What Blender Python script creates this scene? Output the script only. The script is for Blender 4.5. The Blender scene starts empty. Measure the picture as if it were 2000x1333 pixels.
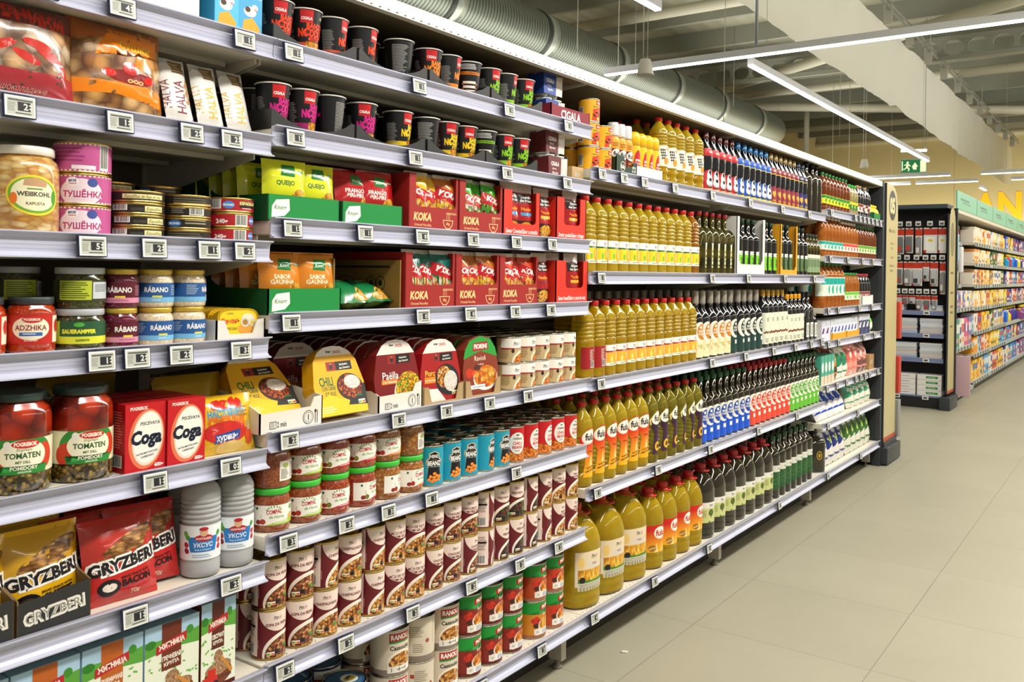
import bpy, bmesh, math, random, re
from mathutils import Vector, Matrix, noise
random.seed(7)
D = bpy.data
SC = bpy.context.scene
COL = SC.collection
PI = math.pi

# ------------------------------------------------------------------ materials
def lin(h, k=1.0):
    h = h.lstrip('#')
    o = []
    for i in (0, 2, 4):
        c = int(h[i:i+2], 16) / 255
        c = c / 12.92 if c <= .04045 else ((c + .055) / 1.055) ** 2.4
        o.append(c * k)
    return (*o, 1)

_M = {}
def mat(name):
    m = D.materials.new(name); m.use_nodes = True
    return m, m.node_tree.nodes, m.node_tree.links, m.node_tree.nodes['Principled BSDF']

def C(hexc, rough=.42, metal=0., coat=0., spec=.5):
    """plain coloured material, cached"""
    if not isinstance(hexc, str): return hexc
    key = (hexc, rough, metal, coat, spec)
    if key not in _M:
        m, n, l, b = mat('colour_' + hexc)
        b.inputs['Base Color'].default_value = lin(hexc)
        b.inputs['Roughness'].default_value = rough
        b.inputs['Metallic'].default_value = metal
        b.inputs['Coat Weight'].default_value = coat
        b.inputs['Specular IOR Level'].default_value = spec
        _M[key] = m
    return _M[key]

def emis(name, hexc, s):
    m, n, l, b = mat(name)
    b.inputs['Base Color'].default_value = lin(hexc)
    b.inputs['Emission Color'].default_value = lin(hexc)
    b.inputs['Emission Strength'].default_value = s
    return m

def food(name, cols, scale=120, dark=.35, coat=.3, rough=.35, bump=.4, stretch=(1, 1, 1)):
    """lumpy food picture: voronoi cells coloured at random, darker between the lumps"""
    m, n, l, b = mat(name)
    tc = n.new('ShaderNodeTexCoord'); mp = n.new('ShaderNodeMapping')
    mp.inputs['Scale'].default_value = stretch
    nz = n.new('ShaderNodeTexNoise'); nz.inputs['Scale'].default_value = scale * .6; nz.inputs['Detail'].default_value = 1
    mx = n.new('ShaderNodeMixRGB'); mx.blend_type = 'ADD'; mx.inputs[0].default_value = .006
    vo = n.new('ShaderNodeTexVoronoi'); vo.inputs['Scale'].default_value = scale
    l.new(tc.outputs['Object'], mp.inputs[0]); l.new(mp.outputs[0], nz.inputs['Vector'])
    l.new(mp.outputs[0], mx.inputs[1]); l.new(nz.outputs['Color'], mx.inputs[2]); l.new(mx.outputs[0], vo.inputs['Vector'])
    sp = n.new('ShaderNodeSeparateColor'); l.new(vo.outputs['Color'], sp.inputs[0])
    cr = n.new('ShaderNodeValToRGB'); cr.color_ramp.interpolation = 'CONSTANT'
    e = cr.color_ramp.elements
    while len(e) > 1: e.remove(e[0])
    e[0].position = 0; e[0].color = lin(cols[0])
    for i, c in enumerate(cols[1:], 1):
        k = e.new(i / len(cols)); k.color = lin(c)
    l.new(sp.outputs[0], cr.inputs[0])
    c2 = n.new('ShaderNodeValToRGB')
    c2.color_ramp.elements[0].position = .25; c2.color_ramp.elements[0].color = (1, 1, 1, 1)
    c2.color_ramp.elements[1].position = .75; c2.color_ramp.elements[1].color = (dark, dark * .8, dark * .7, 1)
    l.new(vo.outputs['Distance'], c2.inputs[0])
    mu = n.new('ShaderNodeMixRGB'); mu.blend_type = 'MULTIPLY'; mu.inputs[0].default_value = 1
    l.new(cr.outputs[0], mu.inputs[1]); l.new(c2.outputs[0], mu.inputs[2]); l.new(mu.outputs[0], b.inputs['Base Color'])
    b.inputs['Roughness'].default_value = rough; b.inputs['Coat Weight'].default_value = coat; b.inputs['Coat Roughness'].default_value = .1
    return m

def blend(name, c0, c1, z0, z1, rough=.4):
    """colour that runs from c0 (object z0) to c1 (object z1): a printed fade"""
    m, n, l, b = mat(name)
    tc = n.new('ShaderNodeTexCoord'); s = n.new('ShaderNodeSeparateXYZ'); r = n.new('ShaderNodeMapRange')
    r.inputs[1].default_value = z0; r.inputs[2].default_value = z1
    mx = n.new('ShaderNodeMixRGB'); mx.inputs[1].default_value = lin(c0); mx.inputs[2].default_value = lin(c1)
    l.new(tc.outputs['Object'], s.inputs[0]); l.new(s.outputs[2], r.inputs[0]); l.new(r.outputs[0], mx.inputs[0])
    l.new(mx.outputs[0], b.inputs['Base Color']); b.inputs['Roughness'].default_value = rough
    return m

def liquid(name, hexc, trans=.8, rough=.03, ior=1.4, hexd=None):
    m, n, l, b = mat(name)
    b.inputs['Base Color'].default_value = lin(hexc)
    b.inputs['Transmission Weight'].default_value = trans
    b.inputs['Roughness'].default_value = rough
    b.inputs['IOR'].default_value = ior
    if hexd:
        nz = n.new('ShaderNodeTexNoise'); nz.inputs['Scale'].default_value = 22; nz.inputs['Detail'].default_value = 1
        tc = n.new('ShaderNodeTexCoord'); l.new(tc.outputs['Object'], nz.inputs['Vector'])
        r = n.new('ShaderNodeMapRange'); r.inputs[1].default_value = .35; r.inputs[2].default_value = .65
        mx = n.new('ShaderNodeMixRGB'); mx.inputs[1].default_value = lin(hexd); mx.inputs[2].default_value = lin(hexc)
        l.new(nz.outputs[0], r.inputs[0]); l.new(r.outputs[0], mx.inputs[0]); l.new(mx.outputs[0], b.inputs['Base Color'])
    return m

OIL = liquid('golden_oil', 'FFDE38', .66, .03, 1.38, 'FACB20')
OIL_DEEP = liquid('deep_golden_oil', 'FFD82C', .66, .03, 1.38, 'EEBB16')
OIL_ORANGE = liquid('amber_oil', 'E89A22', .7, .03, 1.4)
OIL_GREEN = liquid('olive_oil', '6B6012', .45, .04, 1.45, '2E2C0A')
OIL_DARK = C('241E08', .06, 0, 1.)
GLASS_DARK = C('0B0E0B', .07, 0, 1.)
GLASS_BLACK = C('101318', .08, 0, 1.)
VINEGAR = liquid('amber_vinegar', 'F09A44', .6, .04, 1.35, 'D8782A')
VINEGAR_DARK = liquid('brown_vinegar', '8A4A26', .4, .05, 1.35)
WATER = liquid('clear_vinegar', 'FFFFFF', .58, .03, 1.15)
CLEARP = liquid('clear_plastic', 'F2F4F5', .92, .08, 1.1)
TIN = C('B9B4A4', .25, 1.)
TIN_GOLD = C('C8AA62', .28, 1.)
FOIL = C('C9C6BE', .3, .8)
BEANS = food('beans_picture', ['F0912A', 'E87E18', 'F7A640', 'D96A12'], 150, .4, stretch=(1, 1, 1.3))
STEW = food('stew_picture', ['E8A848', 'D98A2A', 'F0C26A', 'C86A1E', '8A3A1A', 'F3D49A'], 170, .3)
STEWD = food('dark_stew_picture', ['7A2A1C', 'B0522A', 'D89A52', '5A1E18', 'E0B070', '8A5A2A'], 170, .25)
FEIJ = food('black_bean_picture', ['2E1614', '4A1E18', '5E2A1E', '8A4426', '3E6A2A'], 170, .25)
NOOD = food('noodle_picture', ['F5BE3C', 'F0A828', 'FAD060', 'E89A20'], 260, .45, stretch=(1, 1, .5))
RAVI = food('ravioli_picture', ['F0A83A', 'E88A20', 'F7C060', 'D8661A'], 80, .5)
RICE = food('rice_picture', ['F4F1E6', 'FFFFFF', 'E8E4D4'], 420, .6)
CHIL = food('chili_picture', ['7E2A18', 'A83C1E', 'C85A28', '5A1A12', 'D87838'], 210, .3)
PAEL = food('paella_picture', ['F2D028', 'F7DC40', 'E8B820', 'C85A28', '4E9A2A'], 240, .45)
GROAT = food('buckwheat_picture', ['C8A078', 'B08860', 'DDBB92', '8E6644'], 520, .45)
COOK = food('bread_ring_picture', ['D8A860', 'C89048', 'E8C084', 'B87C3A'], 38, .25, coat=.6)
COOKW = food('glazed_cookie_picture', ['E8DCC8', 'C8A070', 'DDC8A8', 'A87848'], 34, .25, coat=.6)
KRAUT = food('cabbage_in_brine', ['D8B870', 'E4CC8C', 'CBA455', 'E8D29A', 'D09A4A'], 60, .72, coat=1., rough=.2, stretch=(1, 1, 2.2))
SALSA = food('red_vegetable_sauce', ['9A3A18', 'A8461E', 'A03E1A', '8A3014', 'B05A2C'], 210, .75, coat=1., rough=.2)
SALSAO = food('orange_vegetable_sauce', ['A86A28', '9A5C20', 'B07A34', '8E5A1C', 'BC8A40'], 180, .65, coat=1., rough=.2)
SALSAM = food('brown_sauce_with_mince', ['944A20', '8A4018', 'A05628', 'AC6434'], 300, .75, coat=1., rough=.2)
TOMJ = food('pickled_tomatoes', ['A82C0E', 'C03A12', 'B2300F', '8E220C'], 26, .3, coat=1., rough=.15)
HERB = food('pickling_herbs', ['4A3E14', '6E5A1C', '8A7430', '2E2A10', 'A89048'], 150, .3, coat=1., rough=.15)
SORREL = food('chopped_sorrel', ['3E421C', '4E5224', '2E3214', '5E6030'], 220, .5, coat=1., rough=.15)
BEET = food('beetroot_horseradish', ['5E1030', '6E163A', '7E1E44'], 300, .7, coat=1., rough=.15)
CREAMR = food('cream_horseradish', ['E6DCC0', 'DDD2B4', 'EEE6CE'], 300, .85, coat=1., rough=.15)
ADZ = food('red_pepper_paste', ['B83C12', 'C84A1A', 'A8300E'], 320, .75, coat=1., rough=.15)
GRAIN = food('golden_grain_picture', ['F0B828', 'F7D050', 'E8A018'], 90, .6, stretch=(2, 2, .5))
STICK = food('bread_stick_picture', ['B08040', '8E6028', 'C89858'], 60, .35, stretch=(1, 1, 3))
NOODRED = food('red_noodle_pack_picture', ['D8401C', 'F09A28', 'F7C850', 'B02414', 'E8E0C8'], 110, .5, stretch=(1.6, 1.6, .6))
NOODGRN = food('green_noodle_pack_picture', ['1E8A5A', 'F0D060', 'E8E8D8', '0E6A54', 'E06A28'], 110, .5, stretch=(1.6, 1.6, .5))
NOODYEL = food('yellow_noodle_pack_picture', ['F0D028', 'E89A28', 'F7E48A', 'D8D8C8', 'C85A1E'], 120, .5, stretch=(1.6, 1.6, .6))
NOODLIM = food('lime_noodle_pack_picture', ['3CA81E', '6E3A1C', 'F0E8D0', '8A5224', '58C028'], 120, .5, stretch=(1.6, 1.6, .6))
BANDW = food('dark_pack_print', ['1A1A1A', '2A2A2A', 'D8D8D0'], 90, .9)

# ------------------------------------------------------------------ mesh builder
class MB:
    def __init__(s): s.v = []; s.f = []; s.m = []; s.s = []; s.mats = []
    def mi(s, m):
        m = C(m)
        if m not in s.mats: s.mats.append(m)
        return s.mats.index(m)
    def add(s, V, F, m, smooth=False):
        o = len(s.v); s.v += [tuple(p) for p in V]; i = s.mi(m)
        for f in F: s.f.append([o + k for k in f]); s.m.append(i); s.s.append(smooth)
        return s
    def box(s, x0, x1, y0, y1, z0, z1, m):
        V = [(x, y, z) for z in (z0, z1) for y in (y0, y1) for x in (x0, x1)]
        return s.add(V, [(0, 2, 3, 1), (4, 5, 7, 6), (0, 1, 5, 4), (2, 6, 7, 3), (0, 4, 6, 2), (1, 3, 7, 5)], m)
    def rbox(s, x0, x1, y0, y1, z0, z1, b, m):
        """box with its edges bevelled by b"""
        bm = bmesh.new(); bmesh.ops.create_cube(bm, size=1)
        for v in bm.verts: v.co = Vector(((x0+x1)/2 + v.co.x*(x1-x0), (y0+y1)/2 + v.co.y*(y1-y0), (z0+z1)/2 + v.co.z*(z1-z0)))
        bmesh.ops.bevel(bm, geom=bm.edges[:], offset=b, segments=2, affect='EDGES', profile=.7)
        bm.verts.index_update()
        s.add([v.co[:] for v in bm.verts], [[v.index for v in f.verts] for f in bm.faces], m, True); bm.free(); return s
    def prism(s, pts, axis, a, b, m):
        """polygon pts extruded along axis from a to b (axis 'x','y','z'; pts in the other two, in order)"""
        def p(u, w, t): return {'x': (t, u, w), 'y': (u, t, w), 'z': (u, w, t)}[axis]
        n = len(pts); V = [p(u, w, a) for u, w in pts] + [p(u, w, b) for u, w in pts]
        F = [list(range(n))[::-1], list(range(n, 2*n))] + [(i, (i+1) % n, n+(i+1) % n, n+i) for i in range(n)]
        return s.add(V, F, m)
    def lathe(s, prof, seg, m, smooth=True, caps=True, cx=0, cy=0):
        """prof: (r, z[, n[, mat]]) bottom to top; n>2 makes the section squarer"""
        prof = [(p + (2, None))[:4] if len(p) == 2 else (p + (None,))[:4] for p in prof]
        V = []
        for r, z, n, _ in prof:
            for k in range(seg):
                a = 2*PI*k/seg; kx = sqk(a, n)
                V.append((cx + r*kx*math.sin(a), cy - r*kx*math.cos(a), z))
        for i in range(len(prof)-1):
            mm = prof[i][3] or m
            s.add([], [], mm)
        o = len(s.v); s.v += V
        for i in range(len(prof)-1):
            j = s.mi(prof[i][3] or m)
            for k in range(seg):
                s.f.append([o+i*seg+k, o+i*seg+(k+1) % seg, o+(i+1)*seg+(k+1) % seg, o+(i+1)*seg+k]); s.m.append(j); s.s.append(smooth)
        if caps:
            s.f.append([o+k for k in range(seg)][::-1]); s.m.append(s.mi(m)); s.s.append(False)
            s.f.append([o+(len(prof)-1)*seg+k for k in range(seg)]); s.m.append(s.mi(prof[-1][3] or m)); s.s.append(False)
        return s
    def tube(s, path, r, m, seg=8, smooth=True):
        path = [Vector(p) for p in path]; n = len(path); V = []; N = None
        for i, p in enumerate(path):
            t = (path[min(i+1, n-1)] - path[max(i-1, 0)]).normalized()
            if N is None: N = t.orthogonal().normalized()
            N = (N - t*N.dot(t)).normalized(); B = t.cross(N)
            V += [tuple(p + (N*math.cos(2*PI*k/seg) + B*math.sin(2*PI*k/seg))*r) for k in range(seg)]
        F = [(i*seg+k, i*seg+(k+1) % seg, (i+1)*seg+(k+1) % seg, (i+1)*seg+k) for i in range(n-1) for k in range(seg)]
        F += [list(range(seg))[::-1], list(range((n-1)*seg, n*seg))]
        return s.add(V, F, m, smooth)
    def mesh(s, name='mesh'):
        me = D.meshes.new(name); me.from_pydata(s.v, [], s.f)
        for m in s.mats: me.materials.append(m)
        me.polygons.foreach_set('material_index', s.m); me.polygons.foreach_set('use_smooth', s.s)
        me.update(); return me

def sqk(a, n):
    if n == 2: return 1.
    return (abs(math.sin(a))**n + abs(math.cos(a))**n) ** (-1/n)

# ------------------------------------------------------------------ lettering
_T = {}
def text2d(t, bold):
    k = (t, bold)
    if k not in _T:
        cu = D.curves.new('lettering', 'FONT'); cu.body = t; cu.resolution_u = 2; cu.offset = bold
        ob = D.objects.new('lettering', cu); me = ob.to_mesh()
        V = [(v.co.x, v.co.y) for v in me.vertices]; F = [tuple(p.vertices) for p in me.polygons]
        ob.to_mesh_clear(); D.objects.remove(ob); D.curves.remove(cu)
        if V:
            xs = [p[0] for p in V]; x0, x1 = min(xs), max(xs)
            V = [((p[0]-(x0+x1)/2), p[1]) for p in V]; _T[k] = (V, F, x1-x0)
        else: _T[k] = ([], [], 1)
    return _T[k]

class Cv:
    """flat artwork: coloured shapes and lettering in layers, later laid on a surface. u is sideways, v is up."""
    def __init__(s, w, h, base=None, u0=None):
        s.u0 = -w/2 if u0 is None else u0; s.u1 = s.u0 + w; s.h = h; s.L = []
        if base: s.R(s.u0, 0, s.u1, h, base)
    def P(s, pts, m): s.L.append((list(pts), [list(range(len(pts)))], C(m))); return s
    def R(s, a, b, c, d, m): return s.P([(a, b), (c, b), (c, d), (a, d)], m)
    def E(s, x, y, rx, ry, m, n=28, a0=0, rot=0):
        cr, sr = math.cos(rot), math.sin(rot); P = []
        for k in range(n):
            t = a0+2*PI*k/n; p, q = rx*math.cos(t), ry*math.sin(t); P.append((x+p*cr-q*sr, y+p*sr+q*cr))
        return s.P(P, m)
    def T(s, t, x, y, h, m, b=.015, sx=1, sh=0, rot=0, mw=None):
        """h: cap height; (x, y): middle of the line"""
        V, F, w = text2d(t, b); k = h/.7
        if mw and w*k*sx > mw: sx = mw/(w*k)
        cr, sr = math.cos(rot), math.sin(rot); P = []
        for a, c in V:
            c = c-.35; p, q = a*k*sx + c*k*sh, c*k
            P.append((x+p*cr-q*sr, y+p*sr+q*cr))
        s.L.append((P, F, C(m))); return s
    def lines(s, x, y, w, h, n, m, ragged=.3):
        """a block of print too small to read"""
        rnd = random.Random(int(x*1e5+y*1e4+n))
        for i in range(n):
            yy = y+h-(i+.5)*h/n; ww = w*(1-ragged*rnd.random()); s.R(x, yy-h/n*.22, x+ww, yy+h/n*.22, m)
        return s
    def bars(s, x, y, w, h, n=14, bg='F4F2EA'):
        rnd = random.Random(n); s.R(x-w*.05, y-h*.1, x+w*1.05, y+h*1.05, bg); t = x
        for i in range(n):
            bw = w/n*(.3+.5*rnd.random()); s.R(x+i*w/n, y, x+i*w/n+bw, y+h, '1A1A1A')
        return s
    def scale(s, kx, ky):
        s.L = [([(p[0]*kx, p[1]*ky) for p in P], F, m) for P, F, m in s.L]; s.u0 *= kx; s.u1 *= kx; s.h *= ky; return s
    def to(s, mb, fn, gu=.006, gv=None, base=.0005, step=.00012, smooth=True):
        bm = bmesh.new(); mats = []; boxes = []
        for P, F, m in s.L:
            if not P: continue
            xs, ys = [p[0] for p in P], [p[1] for p in P]; bb = (min(xs), max(xs), min(ys), max(ys)); i = 0
            for o, lv in boxes:
                if lv >= i and bb[0] < o[1] and bb[1] > o[0] and bb[2] < o[3] and bb[3] > o[2]: i = lv+1
            boxes.append((bb, i))
            if m not in mats: mats.append(m)
            vs = [bm.verts.new((p[0], p[1], base+i*step)) for p in P]
            for f in F:
                if len(set(f)) < 3: continue
                try: fc = bm.faces.new([vs[k] for k in f]); fc.material_index = mats.index(m)
                except ValueError: pass
        fl = [f for f in bm.faces if len(f.verts) > 4]
        if fl: bmesh.ops.triangulate(bm, faces=fl)
        e = 1e-6
        for co, no in (((s.u0, 0, 0), (-1, 0, 0)), ((s.u1, 0, 0), (1, 0, 0)), ((0, 0, 0), (0, -1, 0)), ((0, s.h, 0), (0, 1, 0))):
            bmesh.ops.bisect_plane(bm, geom=bm.verts[:]+bm.edges[:]+bm.faces[:], plane_co=co, plane_no=no, clear_outer=True, dist=1e-7)
        nu = nv = 0
        if gu:
            nu = max(1, round((s.u1-s.u0)/gu)); du = (s.u1-s.u0)/nu
            for k in range(1, nu): bmesh.ops.bisect_plane(bm, geom=bm.verts[:]+bm.edges[:]+bm.faces[:], plane_co=(s.u0+k*du, 0, 0), plane_no=(1, 0, 0), dist=1e-7)
        if gv:
            nv = max(1, round(s.h/gv)); dv = s.h/nv
            for k in range(1, nv): bmesh.ops.bisect_plane(bm, geom=bm.verts[:]+bm.edges[:]+bm.faces[:], plane_co=(0, k*dv, 0), plane_no=(0, 1, 0), dist=1e-7)
        cache = {}
        def node(i, j, off):
            k = (i, j, round(off*1e6))
            if k not in cache:
                cache[k] = Vector(fn(s.u0+i*du if gu else i, (j*dv if gv else j), off))
            return cache[k]
        V = []
        for v in bm.verts:
            u, w, off = v.co
            if gu:
                x = (u-s.u0)/du; i = min(nu-1, max(0, int(x))); fx = x-i
                if gv:
                    y = w/dv; j = min(nv-1, max(0, int(y))); fy = y-j
                    p = (node(i, j, off)*(1-fx)+node(i+1, j, off)*fx)*(1-fy)+(node(i, j+1, off)*(1-fx)+node(i+1, j+1, off)*fx)*fy
                else:
                    p = Vector(fn(s.u0+i*du, w, off))*(1-fx)+Vector(fn(s.u0+(i+1)*du, w, off))*fx
            else: p = Vector(fn(u, w, off))
            V.append(p[:])
        bm.verts.index_update()
        F = {}
        for f in bm.faces: F.setdefault(f.material_index, []).append([v.index for v in f.verts])
        o = len(mb.v); mb.v += V
        for k, fs in F.items():
            i = mb.mi(mats[k])
            for f in fs: mb.f.append([o+q for q in f]); mb.m.append(i); mb.s.append(smooth)
        bm.free(); return mb

def on_cyl(r, z0, n=2, rot=0, taper=0, ar=None):
    def fn(u, v, off):
        rr = r+taper*v; a = u/(ar or r)+rot; k = sqk(a, n)
        return ((rr*k+off)*math.sin(a), -(rr*k+off)*math.cos(a), z0+v)
    return fn
def on_prof(P, z0, ar, rot=0):
    """wrap onto a turned body with profile P"""
    def rad(z):
        for p, q in zip(P, P[1:]):
            if p[1] <= z <= q[1] and q[1] > p[1]: return p[0]+(q[0]-p[0])*(z-p[1])/(q[1]-p[1])
        return P[-1][0]
    def fn(u, v, off): r = rad(z0+v)+off; a = u/ar+rot; return (r*math.sin(a), -r*math.cos(a), z0+v)
    return fn
def on_flat(x0=0, y0=0, z0=0, lean=0):
    def fn(u, v, off): return (x0+u, y0-off*math.cos(lean)+v*math.sin(lean), z0+v*math.cos(lean)+off*math.sin(lean))
    return fn
def on_left(x0, y1, z0):   # side face that looks towards local -x; u runs towards the front
    def fn(u, v, off): return (x0-off, y1-u, z0+v)
    return fn
def lab(cv, fn, **k): return cv.to(MB(), fn, **k).mesh('label')

# ------------------------------------------------------------------ things
ORD = ['first', 'second', 'third', 'fourth', 'fifth', 'sixth', 'seventh', 'eighth', 'ninth', 'tenth', 'eleventh', 'twelfth', 'thirteenth',
       'fourteenth', 'fifteenth', 'sixteenth', 'seventeenth', 'eighteenth', 'nineteenth', 'twentieth', 'twenty-first', 'twenty-second', 'twenty-third', 'twenty-fourth']
def link(o, parent=None):
    COL.objects.link(o)
    if parent: o.parent = parent
    return o
def thing(name, mesh, label, cat, loc=(0, 0, 0), rz=0, group=None, kind=None, parts=()):
    o = D.objects.new(name, mesh); link(o); o.location = loc; o.rotation_euler = (0, 0, rz)
    if label: o['label'] = label
    if cat: o['category'] = cat
    if group: o['group'] = group
    if kind: o['kind'] = kind
    for p in parts: part(o, *p)
    return o
def part(o, name, mesh, label=None, loc=(0, 0, 0)):
    c = D.objects.new(name, mesh); link(c, o); c.location = loc
    if label: c['label'] = label
    return c
def struct(name, mesh, loc=(0, 0, 0), rz=0):
    o = D.objects.new(name, mesh); link(o); o.location = loc; o.rotation_euler = (0, 0, rz); o['kind'] = 'structure'; return o

class Kind:
    """one kind of product: its body mesh, its parts and its words"""
    def __init__(s, name, cat, desc, body, parts=(), group=None):
        s.name, s.cat, s.desc, s.body, s.parts = name, cat, desc, body, list(parts); s.group = group or desc+'s'
FX = -1.521                       # front plane of the shelving
_cnt = {}; _pend = []; _dip = {}
def put(k, y, depth, z, shelf, tier='', rot=0, back=False, lean=0, desc=None, tilt=0, slim=False):
    """stand one product on a shelf, depth metres behind the shelf's front edge"""
    o = D.objects.new(k.name, k.body); link(o)
    if lean and k.cat != 'price tag':
        key = (k.body.name, round(lean, 3))
        if key not in _dip: _dip[key] = -min(v.co.y*math.sin(lean)+v.co.z*math.cos(lean) for v in k.body.vertices)
        z += max(0, _dip[key])
    if k.cat != 'price tag': z += .0006
    o.location = (FX-depth, y, z); o.rotation_euler = (lean, tilt, PI/2+rot)
    o['category'] = k.cat
    d = desc or k.desc
    if back:
        o['label'] = next((t for t in (f'{d}, behind the front row of the {shelf}{", "+tier if tier else ""}', f'{d}, behind the front row, {shelf}{", "+tier if tier else ""}', f'{d} behind the front row, {shelf}') if words(t) <= 16), d)
        o['group'] = f'{d}s behind the front row of the {shelf} {tier}'.strip()
    else:
        key = (d, shelf, tier); n = _cnt.get(key, 0); _cnt[key] = n+1
        _pend.append((o, key, n)); o['group'] = f'{d}s on the {shelf}'
    if not slim:
        for p in k.parts: part(o, *p)
    return o
def words(t): return len(re.findall(r"[A-Za-z0-9][A-Za-z0-9'\u2019-]*", t))
def flush_labels():
    for o, key, n in _pend:
        d, shelf, tier = key; od = ORD[n] if n < len(ORD) else str(n+1)+'th'; one = _cnt[key] == 1
        c = [f'{d}, {tier+", " if tier else ""}on the {shelf}', f'{d}, {tier+", " if tier else ""}{shelf}'] if one else [f'{d}, {od} along the {shelf}{", "+tier if tier else ""}', f'{d}, {od} along {shelf}{", "+tier if tier else ""}', f'{d}, {od}, {shelf}{", "+tier if tier else ""}']
        o['label'] = next((t for t in c if words(t) <= 16), c[-1])
def relax(ys, need):
    ys = list(ys)
    for _ in range(3000):
        for i in range(len(ys)-1):
            g = ys[i+1]-ys[i]
            if g < need: m = (need-g)/2; ys[i] -= m; ys[i+1] += m
    return ys
def row(ks, ys, z, shelf, r, depth=None, tier='', jit=.25, rots=None, rnd=None, face=0.):
    """front row: ks is a kind or a list of kinds; neighbours never cut into each other"""
    rnd = rnd or random.Random(len(ys)*7+int(z*100)); out = []
    depth = r+.012 if depth is None else depth
    for i, y in enumerate(relax(ys, 2*r+.0012)):
        k = ks[i] if isinstance(ks, (list, tuple)) else ks
        out.append(put(k, y, depth, z, shelf, tier, rots[i] if rots else face+rnd.uniform(-jit, jit)))
    return out
def fill(ks, y0, y1, z, shelf, r, d0, nrows, tier='', slim=True, jit=.3, stag=True, dmax=.43):
    rnd = random.Random(int(y0*31+z*77)); n = int((y1-y0)/(2*r+.002)); n = max(1, n)
    for j in range(nrows):
        d = d0+j*(2*r+.002)
        if d+r > dmax: break
        for i in range(n):
            y = y0+r+i*(y1-y0-2*r)/max(1, n-1)
            k = ks(y) if callable(ks) else ks
            if k is None: continue
            put(k, y, d, z, shelf, tier, rnd.uniform(-jit, jit), back=True, slim=slim)

# ================================================================== product kinds
def can_body(r, h, m=TIN, seg=36, wall=None):
    b = MB(); w = wall or m
    b.lathe([(r*.96, 0), (r*1.012, .001), (r*1.012, .003), (r*.985, .0045), (r*.985, h-.0045), (r*1.012, h-.003), (r*1.012, h-.0005), (r*.99, h), (r*.965, h-.0005), (r*.95, h-.004), (r*.7, h-.004), (r*.68, h-.0032), (r*.4, h-.0032)], seg, m)
    return b
def can_top(r, h, m=TIN):
    b = MB(); z = h-.0028
    P = [(r*.5+r*.28*math.cos(t), r*.18*math.sin(t), z+.0012) for t in [k*PI/6 for k in range(13)]]
    b.tube(P, .0011, m, 5); b.box(r*.05, r*.3, -.003, .003, z, z+.0015, m)
    return b.mesh('ring')
def cyl_label(cv, r, h0, **k): return lab(cv, on_cyl(r*.985, h0), **k)
def nutri(c, x, y, w=.016):
    c.R(x, y, x+w, y+w*.45, 'F7F5EE')
    for i, q in enumerate(['1E8A4A', '8AC43C', 'F2C81E', 'E8841E', 'D0341E']): c.R(x+w*.06+i*w*.178, y+w*.05, x+w*.06+(i+.95)*w*.178, y+w*.28, q)
def porsi(c, x, y, h, dk='1E1A1A'):
    c.T('Por', x-h*.7, y, h, dk, .03, sh=.25); c.T('si', x+h*1.15, y+h*.05, h*.9, 'C8202A', .02, sh=.25)
    c.P([(x-h*2, y-h*.75), (x+h*1.3, y-h*.62), (x+h*1.3, y-h*.75), (x-h*2, y-h*.9)], dk)

def soup(title, pic, small=None):
    r, h = .0368, .1085; c = Cv(2*PI*r*.985, h-.009, '6C1A22'); H = h-.009; CR = 'EBD8CC'
    c.E(.010, H+.004, .047, .047, CR, 36); c.E(.035, H+.006, .05, .006, 'A01E2A')
    c.E(.019, .012, .048, .041, 'F6EADC', 36, rot=.32); c.E(.021, .008, .045, .037, pic, 36, rot=.32)
    c.E(.004, .012, .006, .0045, '1E1A1E', 16)
    c.E(.026, .022, .006, .003, '3E8A2E', 12, rot=.6); c.E(.031, .019, .005, .003, '4E9A34', 12, rot=-.5)
    nutri(c, -.018, .006); porsi(c, .006, H-.013, .0055)
    T = title.split('|')
    for i, t in enumerate(T): c.T(t, .006, H-.028-i*.009, .0062, '6C1A22', .035, mw=.056)
    c.R(-.082, .003, -.040, H, CR); c.lines(-.078, .045, .03, .04, 9, '7A6A62'); c.R(-.078, .064, -.046, .07, '1E1A1E'); c.bars(-.077, .008, .028, .022)
    c.R(-.0385, .02, -.0375, .04, 'D8A8A0')
    b = can_body(r, h, TIN_GOLD)
    tl = title.replace('|', ' ')
    return Kind('soup_can', 'can', small, b.mesh('soup_can'), [('label', cyl_label(c, r, .0045)), ('pull_ring', can_top(r, h, TIN_GOLD))])
SOPA = soup('SOPA DA PEDRA', STEWD, 'maroon SOPA DA PEDRA soup can'); CHIS = soup('CHISPALHADA', STEW, 'maroon CHISPALHADA stew can')
MAO = soup('MÃO DE VACA|COM GRÃO', STEW, 'maroon MÃO DE VACA chickpea can'); CHOU = soup('CHOURIÇO|COM FEIJÃO', STEWD, 'maroon CHOURIÇO bean can')
FEIJA = soup('FEIJOADA', FEIJ, 'maroon FEIJOADA black-bean can'); DOBR = soup('FEIJÃO|COM DOBRADA', STEW, 'maroon FEIJÃO COM DOBRADA can')

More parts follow.
